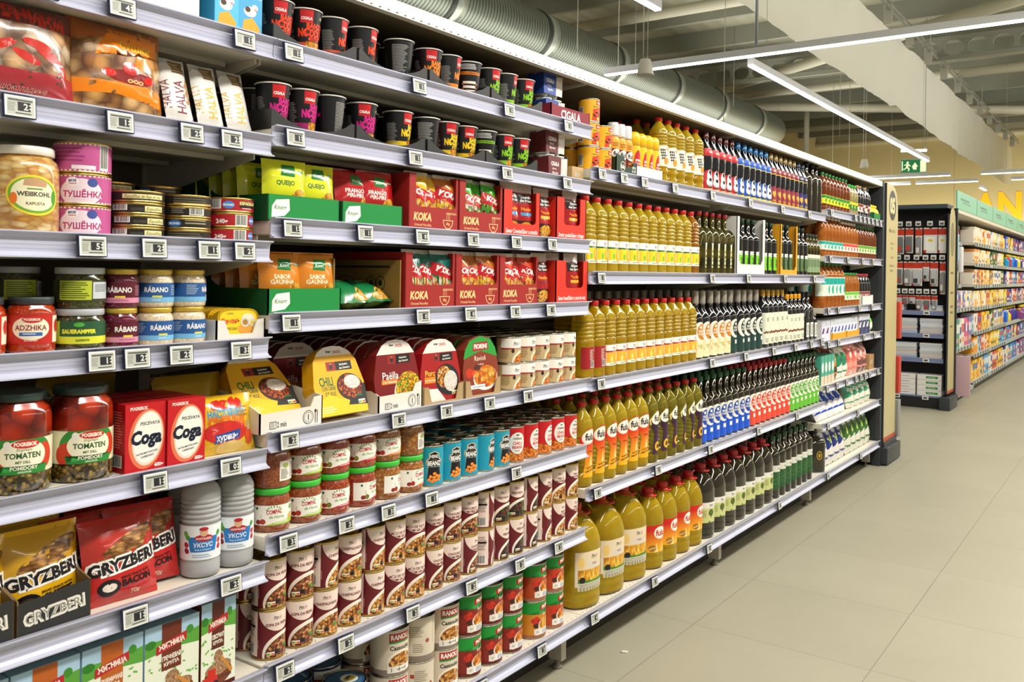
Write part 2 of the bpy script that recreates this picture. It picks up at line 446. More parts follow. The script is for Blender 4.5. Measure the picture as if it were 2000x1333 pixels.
def porsi_small():
    r, h = .0368, .079; c = Cv(2*PI*r*.985, h-.008, 'C2AC80'); H = h-.008
    c.R(-.05, H-.028, .06, H, 'F2EEE4'); c.R(-.05, H-.032, .06, H-.028, 'A8242A'); porsi(c, .004, H-.014, .0075)
    c.T('FEIJÃO BRANCO', .004, H-.03, .0022, 'F2EEE4', .02)
    c.E(.02, .008, .035, .026, 'EFE4CC', 30, rot=.3); c.E(.022, .005, .032, .022, BEANS, 30, rot=.3)
    c.E(-.012, .034, .005, .006, '2A2622', 12); c.E(.026, .038, .005, .005, 'E8D8D0', 14); c.lines(-.055, .01, .03, .03, 6, '8A7448')
    return Kind('bean_can', 'can', 'short tan can of beans', can_body(r, h, TIN).mesh('bean_can'), [('label', cyl_label(c, r, .004)), ('pull_ring', can_top(r, h))])
PSMALL = porsi_small()
def heinz():
    r, h = .0370, .108; c = Cv(2*PI*r*.985, h-.009, '1E9CB4'); H = h-.009
    key = lambda s, d: [(-.021-d, .055), (-.016-d*.5, .053), (-.019, .012-d), (.019, .012-d), (.016+d*.5, .053), (.021+d, .055), (.019+d, .066+d), (.013+d, .068+d), (.012+d, .082+d), (0, .088+d), (-.012-d, .082+d), (-.013-d, .068+d), (-.019-d, .066+d)]
    c.P(key(1, .0022), 'C8A048'); c.P(key(1, .0012), 'F0EAD8'); c.P(key(1, 0), '15181A')
    c.T('HEINZ', 0, .076, .008, 'F4F2EC', .03, mw=.023); c.T('BEANZ', 0, .058, .0115, 'F4F2EC', .045, mw=.037); c.T('ESTD 1869', 0, .067, .002, 'C8A048')
    c.T('In a rich tomato sauce', 0, .049, .0024, 'F4F2EC', mw=.03)
    for x, y in ((-.013, .014), (-.005, .009), (.004, .012), (.012, .015), (-.009, .022), (0, .02), (.008, .024), (.001, .030), (-.002, .012), (.016, .022)): c.E(x, y, .0052, .0044, 'E8862A', 14, rot=x*40); c.E(x-.001, y+.001, .0025, .0018, 'F7B45A', 10)
    c.bars(-.085, .01, .026, .02); c.lines(-.088, .045, .03, .04, 8, 'D0EAEE'); c.lines(.045, .04, .03, .04, 8, 'D0EAEE')
    return Kind('baked_bean_can', 'can', 'turquoise baked-bean can', can_body(r, h).mesh('baked_bean_can'), [('label', cyl_label(c, r, .0045)), ('pull_ring', can_top(r, h))])
HEINZ = heinz()
def hill():
    r, h = .0368, .108; c = Cv(2*PI*r*.985, h-.009, 'C41A22')
    c.P([(-.116, 0), (.116, 0), (.116, .038), (.03, .03), (0, .02), (-.03, .03), (-.116, .038)], BEANS)
    c.E(0, .054, .0285, .034, 'B8141C', 36); c.E(0, .054, .0272, .0325, 'ECE6DC', 36)
    c.T('Hillfield', 0, .068, .0068, '3A3A34', .02, mw=.034); c.T('CHILLI', 0, .054, .0085, 'C41A22', .03, mw=.032); c.T('BEANS', 0, .042, .0085, 'C41A22', .03, mw=.034)
    c.P([(-.008, .077), (-.002, .081), (.004, .079), (.009, .082), (.003, .0765)], '3A3A34'); c.lines(-.01, .028, .02, .006, 2, '8A8478')
    c.lines(-.095, .05, .035, .035, 7, 'F0C8C0')
    return Kind('chilli_bean_can', 'can', 'red CHILLI BEANS can', can_body(r, h).mesh('chilli_bean_can'), [('label', cyl_label(c, r, .0045)), ('pull_ring', can_top(r, h))])
HILL = hill()
def ranou(back=False):
    r, h = .0495, .116; c = Cv(2*PI*r*.985, h-.009, 'D8CDB8'); H = h-.009
    c.R(-.155, 0, .155, .012, '8E7E72')
    if not back:
        c.R(-.026, H-.024, .034, H-.004, 'B41E24'); c.R(-.026, H-.029, .034, H-.024, '2E8A3E'); c.T('RANOU', .004, H-.014, .012, 'F6F0E6', .05, mw=.052)
        c.T('Cassoulet', .006, H-.041, .0105, '2A2420', .03, mw=.064)
        c.E(.006, .033, .036, .026, 'F2E8D4', 32, rot=.2); c.E(.007, .031, .034, .022, STEW, 32, rot=.2); c.R(-.03, .004, .04, .02, 'EFEAE0')
        for x in (-.02, 0, .02): c.R(x, .007, x+.0016, .017, '2A2A30')
        c.T('SANS NITRITE', .008, .012, .003, '2A2A2A', .02)
    else:
        c.lines(-.05, .06, .04, .03, 6, '9A8E7E'); c.lines(-.04, .02, .03, .025, 5, '9A8E7E'); c.E(.0, .05, .006, .006, 'A85A48', 12); c.R(.02, .04, .021, .1, '6A625A'); c.R(-.06, .07, -.05, .08, 'A83A34'); c.bars(-.14, .02, .03, .03)
        c.R(.05, H-.026, .11, H-.005, 'B41E24'); c.E(.08, .04, .03, .02, STEW, 24)
    return Kind('cassoulet_can', 'can', 'beige cassoulet can with infographic side' if back else 'wide beige RANOU cassoulet can', can_body(r, h, TIN).mesh('cassoulet_can'), [('label', cyl_label(c, r, .0045)), ('pull_ring', can_top(r, h))])
RAN = ranou(); RANB = ranou(True)
def fiorini(kind):
    r, h = .0495, .116; H = h-.009
    base = {'r': '8A2A1E', 'y': 'D08A22', 'o': 'B8481E'}[kind]; c = Cv(2*PI*r*.985, H, base)
    c.P([(-.155, .07), (-.06, .072), (.02, .09), (.06, .07), (.155, .07), (.155, H), (-.155, H)], '1E9A3A')
    c.P([(-.01, H-.026), (.05, H-.016), (.05, H-.001), (-.01, H-.008)], 'B02A22'); c.T('FIORINI', .021, H-.0125, .0098, 'F7F0E4', .045, rot=.15, mw=.05)
    c.T('Ravioli', .022, H-.036, .0105, 'F7E8D0', .0, rot=.1); c.R(.01, H-.052, .036, H-.046, '7A2A1E'); c.T('Pur Boeuf', .023, H-.049, .003, 'F7E8D0', .01)
    for x, y, q in ((-.032, .052, 'C02E1E'), (-.022, .058, 'D03A22'), (-.014, .05, 'B8281A'), (-.026, .045, 'C83422')): c.E(x, y, .008, .0075, q, 16)
    c.E(-.02, .036, .013, .007, '4A2A1E', 16); c.E(.02, .036, .036, .024, 'F0E6DA', 28); c.E(.022, .038, .034, .022, RAVI if kind != 'y' else GRAIN, 28)
    c.R(-.03, .008, .052, .026, 'F4F0E8'); c.E(-.018, .017, .011, .011, 'EDE8DC', 20); c.T('2/1', -.018, .017, .005, '6A5A50', .02); c.lines(-.002, .01, .03, .013, 4, '5A6AA0'); c.R(-.155, 0, .155, .007, 'A8684A' if kind != 'r' else '6A2018')
    c.lines(-.12, .02, .05, .04, 7, 'E8C8A0')
    d = {'r': 'wide green-and-red ravioli can', 'y': 'wide green-and-yellow ravioli can', 'o': 'wide green-and-orange ravioli can'}[kind]
    return Kind('ravioli_can', 'can', d, can_body(r, h, TIN).mesh('ravioli_can'), [('label', cyl_label(c, r, .0045)), ('pull_ring', can_top(r, h))])
FIR, FIY, FIO = fiorini('r'), fiorini('y'), fiorini('o')
def tuna():
    r, h = .055, .045; c = Cv(2*PI*r*.985, h-.008, '1E3A6A'); c.R(-.16, 0, .16, .01, 'A84A2A'); c.R(-.03, .012, .05, .032, 'E8E4D8'); c.T('ATUM', .01, .022, .009, '1E3A6A', .03)
    t = Cv(.1, .1); t.E(0, .05, .049, .049, '274C74', 36); t.E(0, .05, .043, .043, '3C6688', 36); t.E(-.012, .05, .022, .022, 'E8E8E0', 24); t.E(-.012, .05, .016, .012, 'D8B82A', 20, rot=.5); t.P([(-.022, .04), (-.004, .056), (-.002, .048), (-.016, .036)], '1E3A6A'); t.T('Bom Petisco', .02, .075, .006, 'E8E8E8', .02, rot=-.3)
    top = t.to(MB(), lambda u, v, off: (u, v-.05, h-.0025+off), gu=None).mesh('printed_lid')
    return Kind('tuna_tin', 'tin', 'wide blue-lidded tuna tin', can_body(r, h, TIN).mesh('tuna_tin'), [('label', cyl_label(c, r, .004)), ('lid', top)])
TUNA = tuna()
def oilcan():
    r, h = .0370, .0805; c = Cv(2*PI*r*.985, h-.008, 'F0B41E'); H = h-.008
    c.P([(-.02, 0), (.03, 0), (.034, .05), (.01, .046), (-.016, .04)], 'D8481A'); c.R(-.004, H-.018, .03, H-.003, 'C81E26'); c.T('Guloso', .013, H-.0105, .006, 'F7F0E0', .04)
    c.T('GROSSA DE', -.0, H-.024, .0042, '2A5A2A', .03); c.T('PELE', .008, H-.031, .0042, '2A5A2A', .03)
    for x, y, q in ((0, .028, '2A1A14'), (.012, .022, '3A241A'), (-.01, .018, '2A1A14')): c.E(x, y, .009, .003, q, 12, rot=x*60)
    c.E(.006, .008, .006, .006, 'F7D84A', 14); c.bars(-.07, .012, .02, .035); c.lines(.045, .01, .03, .05, 10, 'A8781A'); c.lines(-.11, .01, .03, .05, 10, 'A8781A')
    return Kind('tomato_can', 'can', 'yellow-and-orange printed can', can_body(r, h, TIN).mesh('tomato_can'), [('label', cyl_label(c, r, .004)), ('pull_ring', can_top(r, h))])
YCAN = oilcan()
def flat_tin(r, h, base, draw, name, desc, m=TIN_GOLD):
    c = Cv(2*PI*r*.985, h-.006, base); draw(c, h-.006)
    return Kind(name, 'tin', desc, can_body(r, h, m).mesh(name), [('label', cyl_label(c, r, .003)), ('pull_ring', can_top(r, h, m))])
def tush(front):
    def d(c, H):
        for k in range(-40, 41):
            c.R(k*.008, 0, k*.008+.004, .003, 'F4E8E8'); c.R(k*.008, H-.003, k*.008+.004, H, 'F4E8E8')
        if front:
            c.E(-.004, .02, .036, .024, 'EFDDE8', 28); c.E(-.018, H-.012, .011, .008, 'F4F0F4', 20); c.T('МОЯ', -.018, H-.010, .004, '2A4A9A', .04); c.T('Семья', -.018, H-.015, .003, 'C8202A', .02)
            c.E(.015, H-.013, .009, .008, '4A5AA0', 18); c.T('ТУШЁНКА', 0, .016, .0105, 'F8F4F8', .07, mw=.068); c.T('ТУШЁНКА', 0, .016, .0105, 'B4286A', .03, mw=.068); c.lines(-.03, .005, .06, .004, 1, 'F0D0E0')
        else:
            c.lines(-.06, .016, .07, .028, 4, 'A03A78'); c.R(-.02, .004, .02, .011, 'EFE6EC'); c.bars(.028, .008, .018, .04)
    return flat_tin(.049, .056, 'C25A94', d, 'stewed_meat_tin', 'pink ТУШЁНКА tin' if front else 'pink tin turned back to front')
TUSF, TUSB = tush(True), tush(False)
def spr(k):
    def d(c, H):
        if k == 0: c.R(-.035, .004, .045, H-.004, 'EEE2A4'); c.T('Espadilhas de Riga en óleo', .005, H/2, .006, '3A3214', .0, sh=.3, mw=.07)
        elif k == 1: c.R(.01, .003, .05, H-.003, 'EEE2A4'); c.T('Espadilhas', .031, H/2, .006, '3A3214', .0, sh=.3); c.bars(-.05, .006, .028, .012); c.R(-.015, .004, .008, H*.6, '4A4438')
        elif k == 2: c.lines(-.04, .004, .07, .014, 3, '6A6450'); c.R(-.04, .0, .05, .003, 'C8AA62')
        elif k == 3: c.bars(-.005, .004, .028, .015); c.lines(-.04, .005, .03, .012, 3, '8A8478'); c.T('160 g', -.022, .018, .004, 'E8E0C8', .02)
        elif k == 4: c.T('МОНО', -.03, H*.55, .0045, 'F0F0F4', .03); c.E(-.03, H*.5, .013, .007, '2A6AB0', 18); c.T('MONO', -.03, H*.5, .0045, 'F0F0F4', .04); c.lines(-.01, .006, .05, .012, 2, 'A89C7A')
        elif k == 5: c.bars(-.06, .006, .026, .018); c.E(-.018, H*.5, .012, .008, '4A8ACA', 18); c.T('MONO', -.018, H*.5, .0045, 'F4F4F8', .04); c.R(.004, H*.3, .05, H-.004, '1A1A1A'); c.T('ESPADILHAS', .03, H*.66, .0065, 'F0DC8A', .04); c.lines(.01, .004, .03, .004, 1, 'E8C8C0')
        elif k == 6: c.T('240g', -.028, H*.4, .0085, 'F4EEE8', .04); c.bars(0, .003, .026, .02); c.E(.043, H*.5, .011, .008, '4A8ACA', 18); c.T('MONO', .043, H*.5, .004, 'F4F4F8', .04)
    base = '262018' if k < 5 else 'B01E26'; h = .0225 if k < 5 else .031
    desc = {0: 'black tin with cream script label', 1: 'black tin with half cream label', 2: 'black tin with fine gold print', 3: 'black tin with barcode', 4: 'black tin with blue oval', 5: 'red tin with black name panel', 6: 'red 240g tin with barcode'}[k]
    return flat_tin(.051, h, base, d, 'fish_tin', desc)
SPR = [spr(k) for k in range(7)]

# ---- jars
def jar(name, desc, r, h, content, lid_col, art, lid_h=.012, neck=.9, lz=.012, n=2, seg=40, ribs=0, lid_rough=.35, top=None, lid_metal=0):
    b = MB(); hb = h-lid_h
    P = [(r*.9, 0, n), (r*.97, .002, n), (r, .006, n), (r, hb*.76, n), (r*.985, hb*.84, n), (r*.93, hb*.92, 2), (r*neck*.97, hb*.97, 2), (r*neck*.95, hb, 2)]
    b.lathe(P, seg, content)
    l = MB(); l.lathe([(r*neck*1.01, hb-.001), (r*neck*1.04, hb), (r*neck*1.04, h-.002), (r*neck*1.01, h), (r*neck*.9, h-.0005), (r*neck*.86, h-.0015), (r*neck*.3, h-.0015)], 40, C(lid_col, lid_rough, lid_metal, .4))
    parts = [('lid', l.mesh('lid'))]
    if top: parts.append(('brine', top))
    if art: parts.append(('label', lab(art, on_cyl(r, lz, n))))
    return Kind(name, 'jar', desc, b.mesh(name), parts)
def compal_art(kind):
    c = Cv(.116, .043, 'EFEBE0', -.058); g = {'g': 'A8C84A', 'r': 'C02A34', 'o': 'D8782A'}[kind]
    if kind == 'b': pass
    c.P([(-.02, 0), (.058, 0), (.058, .012), (.01, .008)], g); c.T('COMPAL', .0, .029, .0085, 'B8242E', .03, rot=.06, mw=.034); c.T('da Horta', .006, .018, .0065, '4E9A2A', .01, sh=.2)
    for k in range(7): a = PI*(.12+.76*k/6); c.E(.0+.016*math.cos(a), .030+.0105*math.sin(a), .0028, .0012, '4E8A3A', 8, rot=a)
    c.E(-.038, .036, .003, .003, '1E6A5A', 12); c.E(-.024, .008, .006, .006, 'A8321E' if kind != 'r' else '7A7A2A', 14); c.E(-.034, .007, .006, .005, '8E2A1A', 14); c.R(-.030, .014, -.026, .024, 'D8D0B8'); c.E(.042, .016, .009, .005, 'D8A83A' if kind != 'r' else '6A2A22', 14, rot=.6); c.E(.045, .034, .007, .006, '6AA84A', 14)
    c.lines(.0, .003, .035, .006, 2, 'F4F0E8'); return c
def compal_back():
    c = Cv(.05, .043, 'EFEBE0', .002); c.E(.018, .033, .009, .006, 'A8B06A', 16); c.lines(.005, .004, .022, .022, 8, '3A3A34'); c.lines(.03, .004, .018, .034, 12, '6A6A60'); return c
def compal(kind, content, desc, art=None):
    return jar('sauce_jar', desc, .0435, .094, content, '3FC03A', art or compal_art(kind), lid_h=.013, neck=.93, lz=.016)
COG = compal('g', SALSAM, 'green-lidded jar with green label band'); COR = compal('r', SALSA, 'green-lidded jar with red label band'); COO = compal('o', SALSAO, 'green-lidded jar with orange label band')
COB = compal('g', SALSAM, 'green-lidded jar showing its ingredients label', compal_back()); COBO = compal('o', SALSAO, 'green-lidded jar of orange relish, label turned', compal_back())

def weis_art():
    c = Cv(.13, .072, None, -.065); c.E(.012, .036, .044, .034, 'F0D83A', 36, rot=-.15); c.E(.012, .036, .041, .030, '7AB03A', 36, rot=-.15); c.E(.012, .037, .036, .027, 'F2ECC8', 36, rot=-.15)
    c.P([(-.006, .052), (.03, .05), (.034, .06), (.012, .066), (-.004, .062)], 'C8A078'); c.T('WEIßKOHL', .012, .038, .0075, '3A3A34', .03, mw=.054); c.T('KAPUSTA', .014, .022, .005, '5A4A2A', .02); c.E(-.02, .03, .006, .01, 'E87A2A', 12); c.E(.046, .034, .005, .012, '4E9A2A', 12); c.lines(-.0, .044, .026, .005, 1, '5A8A3A'); return c
WEIS = jar('cabbage_jar', 'big jar of pale shredded cabbage', .056, .150, KRAUT, 'EDE8DC', weis_art(), lid_h=.014, neck=.83, lz=.03)
def tom_art():
    c = Cv(.24, .058, 'E6E2C0', -.12); c.E(.008, .03, .052, .038, '2E8A3A', 40); c.E(-.028, .016, .022, .022, 'C83A1E', 24); c.E(.045, .028, .016, .022, 'D0401E', 24); c.E(.008, .031, .038, .026, 'EFEBD0', 40)
    c.E(.012, .05, .022, .007, 'C8302A', 24); c.T('POGREBOK', .012, .05, .006, 'F4E8D8', .05, mw=.036); c.T('Eingelegte', .010, .041, .0042, '4A5A2A', .0, sh=.2); c.T('TOMATEN', .008, .031, .009, '2A5A2A', .03, mw=.056); c.T('MIT DILL', .008, .020, .0042, '2E6A2E', .03)
    c.P([(-.03, .0), (.046, .0), (.05, .014), (.008, .006), (-.034, .014)], '2E8A3A'); c.T('POMIDORY', .01, .010, .0058, 'F0ECD8', .03); c.T('UKROPOM', .01, .0035, .003, 'F0ECD8', .02); c.lines(-.1, .006, .035, .045, 10, '8A8A70'); c.E(-.016, .049, .006, .007, 'EDE8E0', 14); return c
def tomjar():
    k = jar('tomato_jar', 'large jar of pickled tomatoes', .055, .168, TOMJ, '2A4440', tom_art(), lid_h=.014, neck=.82, lz=.034)
    b = MB(); b.lathe([(.0497, -.0002), (.0537, .0015), (.0553, .006), (.0553, .033)], 40, HERB, caps=False); k.parts.append(('pickling_herbs', b.mesh('herbs'))); return k
TOM = tomjar()
def adz_art():
    c = Cv(.2, .05, 'C0281E', -.1); c.E(.0, .027, .030, .020, 'EFE6CC', 32); c.E(.002, .042, .016, .006, 'C8302A', 20); c.T('POGREBOK', .002, .042, .004, 'F4E8D8', .04, mw=.026); c.T('ADZHIKA', 0, .028, .0085, '8A1E1A', .02, mw=.05); c.R(-.018, .014, .018, .02, '3A6AB0'); c.lines(-.012, .016, .024, .003, 1, 'F0F0F0'); c.T('SCHARF', 0, .007, .004, 'F4E0C8', .02)
    c.R(.038, .002, .075, .048, 'EFE6CC'); c.E(.05, .03, .008, .012, 'C8302A', 14); c.E(-.04, .02, .01, .016, 'D8401E', 14); return c
ADZJ = jar('pepper_paste_jar', 'jar of red ADZHIKA paste', .039, .096, ADZ, '3A4244', adz_art(), lid_h=.012, neck=.88, lz=.016)
def sor_art(b=False):
    c = Cv(.2, .04, '2A5A3A' if not b else '3A3E1E', -.1)
    if b: c.R(-.035, .004, .02, .038, 'BCC83A'); c.lines(-.032, .006, .048, .03, 8, '4A5A1A'); c.R(.022, .006, .07, .036, 'C8CDD2'); c.lines(.026, .018, .038, .014, 5, '6A6E74')
    else: c.R(-.1, 0, .1, .013, 'D8DC3A'); c.R(-.1, 0, -.034, .04, 'C8CE3A'); c.E(.0, .034, .009, .004, '5AB04A', 16); c.T('SAUERAMPFER', .0, .022, .0068, 'EDE83A', .05, mw=.058); c.T('щавель', .006, .007, .0045, '2A3A1A', .02)
    return c
SOR = jar('sorrel_jar', 'squat SAUERAMPFER jar', .043, .0735, SORREL, 'B8BCC0', sor_art(), lid_h=.011, neck=.93, lz=.012); SORB = jar('sorrel_jar', 'squat sorrel jar turned back to front', .043, .0735, SORREL, 'B8BCC0', sor_art(True), lid_h=.011, neck=.93, lz=.012)
def rab_art(kind, off=0):
    a, b, w = {'r': ('5E1426', 'D890AC', .15), 'b': ('2A5C98', '7AB8DC', .17)}[kind]
    c = Cv(w, .037, a, -w/2); c.R(-w/2, 0, w/2, .0095, b); c.T('RÁBANO', off, .024, .0092, 'F4F0EC', .03, mw=.045); c.R(off-.008, .0095, off+.010, .0128, 'E8D83A'); c.T('com framboesa' if kind == 'r' else 'picante', off, .005, .0036, 'F4F4F4' if kind == 'b' else '8A1E4A', .0, sh=.3)
    c.lines(off-.055, .014, .024, .02, 6, 'A8B8C8' if kind == 'b' else 'B08090'); c.lines(off+.03, .013, .02, .02, 6, 'A8B8C8' if kind == 'b' else 'B08090'); return c
RABR = jar('horseradish_jar', 'small jar of purple RÁBANO', .0315, .0725, BEET, 'D8B84A', rab_art('r'), lid_h=.009, neck=.9, lz=.010, lid_metal=.5); RABB = jar('horseradish_jar', 'small jar of white RÁBANO with blue label', .0355, .0725, CREAMR, 'D8B84A', rab_art('b'), lid_h=.009, neck=.88, lz=.010, lid_metal=.5)

# ---- noodle cups
def cup(col, desc, flavour, back=0):
    r0, r1, h = .0275, .0375, .103; b = MB()
    b.lathe([(r0*.9, .002), (r0*.94, 0), (r0, .001), (r1, h-.003), (r1*1.05, h-.003), (r1*1.06, h-.001), (r1*1.03, h), (r1*.3, h)], 40, C('101214', .35))
    t = (r1-r0)/(h-.004); c = Cv(.17, h-.006, '121416', -.085); K = h-.006
    if back == 0:
        c.R(-.018, K-.030, .009, K-.001, 'C41C22'); c.T('CIGALA', -.0045, K-.020, .0062, 'F6F2EC', .04, mw=.023)
        c.T('BANZAI', .018, K-.0355, .0115, col, .05, mw=.046); c.T('NOODLE', .008, K-.0515, .0165, col, .06, mw=.062)
        c.E(-.0015, K-.050, .0078, .0078, col, 20); c.E(-.0015, K-.050, .0045, .0045, '121416', 16); c.R(-.004, K-.0495, -.003, K-.048, col); c.R(.000, K-.0495, .001, K-.048, col); c.R(-.0035, K-.0525, .0008, K-.0515, col)
        c.R(.0, K-.0685, .03, K-.0615, col); c.T(flavour, .015, K-.065, .0042, '121416', .03, mw=.026)
        c.R(-.085, 0, .085, .024, col if col != 'D81E8A' else 'A81E6A'); c.R(-.006, 0, .034, .0265, NOOD)
        c.lines(-.062, .02, .03, .05, 14, '9A9A96'); c.R(-.05, .004, -.03, .016, 'D8D4C8'); c.lines(.05, .02, .03, .06, 14, '9A9A96')
        c.P([(.026, K-.018), (.029, K-.010), (.032, K-.018), (.035, K-.010), (.038, K-.018), (.0365, K-.018), (.035, K-.013), (.032, K-.021), (.029, K-.013), (.0275, K-.018)], 'F0E0A0')
    elif back == 1:
        c.lines(-.02, .018, .04, .068, 20, 'A8A8A4'); c.T('67g', .01, .012, .006, 'F0F0F0', .03); c.R(-.05, 0, -.045, K, '1E2022'); c.R(-.08, .05, -.055, .058, col); c.R(.055, 0, .085, K, 'C41C22'); c.R(-.085, 0, .0, .012, col); c.R(-.01, .004, .02, .01, 'D8D4C8')
    else:
        c.lines(-.026, K-.02, .05, .016, 4, 'E0E0DC'); c.R(-.032, K-.034, .032, K-.026, col); c.T('MODO DE PREPARAÇÃO', 0, K-.030, .0042, '121416', .03, mw=.058)
        for i, y in enumerate((.038, .026, .014)): c.R(-.02, y, .018, y+.007, 'F4ECE0'); c.P([(-.024, y), (-.016, y+.003), (-.02, y-.004)], col); c.P([(.018, y), (.026, y+.003), (.02, y-.004)], col)
    return Kind('noodle_cup', 'noodle cup', desc, b.mesh('noodle_cup'), [('label', lab(c, on_cyl(r0+.0002, .003, taper=t, ar=.032))), ('rim', MB().lathe([(r1*1.04, h-.0035), (r1*1.075, h-.003), (r1*1.075, h-.001), (r1*1.04, h)], 32, 'D8D4CC', caps=False).mesh('rim'))])
CU = {}
for q, col, w, fl in (('r', 'F0481C', 'red', 'CARNE'), ('o', 'F08A1E', 'orange', 'CAMARÃO'), ('p', 'D81E8A', 'pink', 'PICANTE'), ('y', 'ECC81E', 'yellow', 'GALINHA'), ('g', '8CC81E', 'lime', 'CARIL')):
    CU[q] = cup(col, f'black noodle cup with {w} lettering', fl); CU[q+'b'] = cup(col, f'black noodle cup with {w} band, turned', fl, 1); CU[q+'i'] = cup(col, f'black noodle cup with {w} cooking steps', fl, 2)
def cup_tray(w, y0, col='2A2A28'):
    b = MB(); t = .0025; z = .042; d = .096
    def scoop(a, q):   # front edge with a hollow
        P = [(a, 0), (q, 0), (q, z)]
        L = q-a
        for k in range(13):
            f = k/12; x = q-.012-(L-.024)*f; P.append((x, z-.032*math.sin(PI*f)**.7))
        return P+[(a, z)]
    b.prism(scoop(-w/2, w/2), 'y', 0, t, col)
    b.prism([(0, 0), (d, 0), (d, z), (.03, z), (0, z)], 'x', -w/2, -w/2+t, col); b.prism([(0, 0), (d, 0), (d, z), (0, z)], 'x', w/2-t, w/2, col); b.box(-w/2, w/2, 0, d, -.0005, .0008, col)
    return Kind('display_tray', 'tray', 'dark cardboard tray with scooped front', b.mesh('display_tray'))

# ---- boxes and pouches
def box_kind(name, cat, desc, w, h, d, front, side='D8D0C0', left=None, top=None, bev=.0012, group=None):
    b = MB().rbox(-w/2, w/2, 0, d, 0, h, bev, side); parts = [('printed_front', lab(front, on_flat(0, 0, (h-front.h)/2), gu=None, base=.0003))]
    if left: parts.append(('printed_side', lab(left, on_left(-w/2, d/2, (h-left.h)/2), gu=None, base=.0003)))
    if top: b.box(-w/2+.001, w/2-.001, .001, d-.001, h, h+.0004, top)
    return Kind(name, cat, desc, b.mesh(name), parts, group)

def bag(name, cat, desc, w, h, t, art, back, seed=0, seam=.008, puff=1., wr=.002, sag=0., pinch=.04, nx=.012, crimp=None, base='F0E0A0', slump=0.):
    """pillow pouch: art wraps the puffed front, crimped seams top and bottom; front faces -y, foot at z=0"""
    rn = Vector((seed*3.1, seed*1.7, 0))
    def bulge(a, q):
        f = (1-abs(a)**3.0)*(1-abs(q)**4) ; return max(0, f)
    def P(u, v, side, off=0.):
        a = 2*u/w; q = 2*v/h-1; ed = max(0, (abs(q)*h/2-(h/2-seam))/seam)
        f = bulge(a, q*1.02 if ed <= 0 else 1.0); low = 1+sag*(-q)
        n = noise.noise(Vector((u*38, v*38, 0))+rn)*wr + noise.noise(Vector((u*95, v*28, 5))+rn)*wr*.7*(.3+abs(a))
        cr = noise.noise(Vector((u*60, side*0+9, 0))+rn)*.0022*(1 if abs(q) > .93 else max(0, (abs(q)-.6)/.33))
        y = side*(t/2*puff*f*low) + (n*(f**.3) + cr) ; x = u*(1-pinch*(1-q*q)) ; z = v*(1-.03*f)
        x += noise.noise(Vector((7, v*25, 0))+rn)*.002
        y += t*.5 + slump*(v/h)**2
        n_ = off*side
        return (x, y+n_, z)
    b = MB(); art.to(b, lambda u, v, off: P(u, v, -1, off), gu=nx, gv=nx, base=.0, step=.00016)
    nu, nv = max(4, int(w/nx)), max(4, int(h/nx)); V = [P(-w/2+w*i/nu, h*j/nv, 1, 0) for j in range(nv+1) for i in range(nu+1)]
    b.add(V, [(j*(nu+1)+i, (j+1)*(nu+1)+i, (j+1)*(nu+1)+i+1, j*(nu+1)+i+1) for j in range(nv) for i in range(nu)], back, True)
    return Kind(name, cat, desc, b.mesh(name))
GL = lambda h, r=.22: C(h, r, 0, .6)      # shiny film

def knorr_art(col, t1, t2, tc, pic, w=.115, h=.10):
    c = Cv(w, h, GL(col)); c.P([(-w*.16, h*.66), (w*.16, h*.64), (w*.2, h*.9), (-w*.1, h*.9)], GL('157A34')); c.T('Knorr', w*.03, h*.76, h*.075, 'F6F6F0', .01, sh=.25, rot=.04)
    c.R(w*.26, h*.74, w*.44, h*.8, GL('157A34')); c.T('NOODLES', w*.35, h*.77, h*.03, 'F6F6F0', .01)
    c.T(t1, -w*.04, h*.5, h*.1, tc, .03, mw=w*.6); 
    if t2: c.T(t2, -w*.04, h*.38, h*.1, tc, .03, mw=w*.62)
    c.E(w*.27, h*.2, w*.2, h*.16, pic, 24, rot=.4); c.E(w*.1, h*.08, w*.2, h*.06, '2E7A2A', 12, rot=.2); c.E(w*.22, h*.1, w*.26, h*.07, pic, 20); return c
QUE = bag('noodle_packet', 'packet', 'yellow QUEIJO noodle packet', .115, .098, .034, knorr_art('D8DC1E', 'QUEIJO', '', '1E6A2E', NOOD), GL('D0D41E'), 3)
QUE2 = bag('noodle_packet', 'packet', 'yellow QUEIJO noodle packet', .112, .098, .036, knorr_art('D8DC1E', 'QUEIJO', '', '1E6A2E', NOOD), GL('D0D41E'), 5)
FRA = bag('noodle_packet', 'packet', 'red FRANGO PIRI-PIRI noodle packet', .112, .105, .034, knorr_art('B8161E', 'FRANGO', 'PIRI-PIRI', 'F0E8E0', NOOD), GL('A8141C'), 4)
GAL = bag('noodle_packet', 'packet', 'orange SABOR GALINHA noodle packet', .115, .105, .036, knorr_art('D8861E', 'SABOR', 'GALINHA', 'F6E8C8', NOOD), GL('C87A1A'), 6)
GRNP = bag('noodle_packet', 'packet', 'green noodle packet lying flat', .125, .12, .062, knorr_art('0E7A44', '', '', 'F6E8C8', NOOD), GL('0E6A3A'), 8)
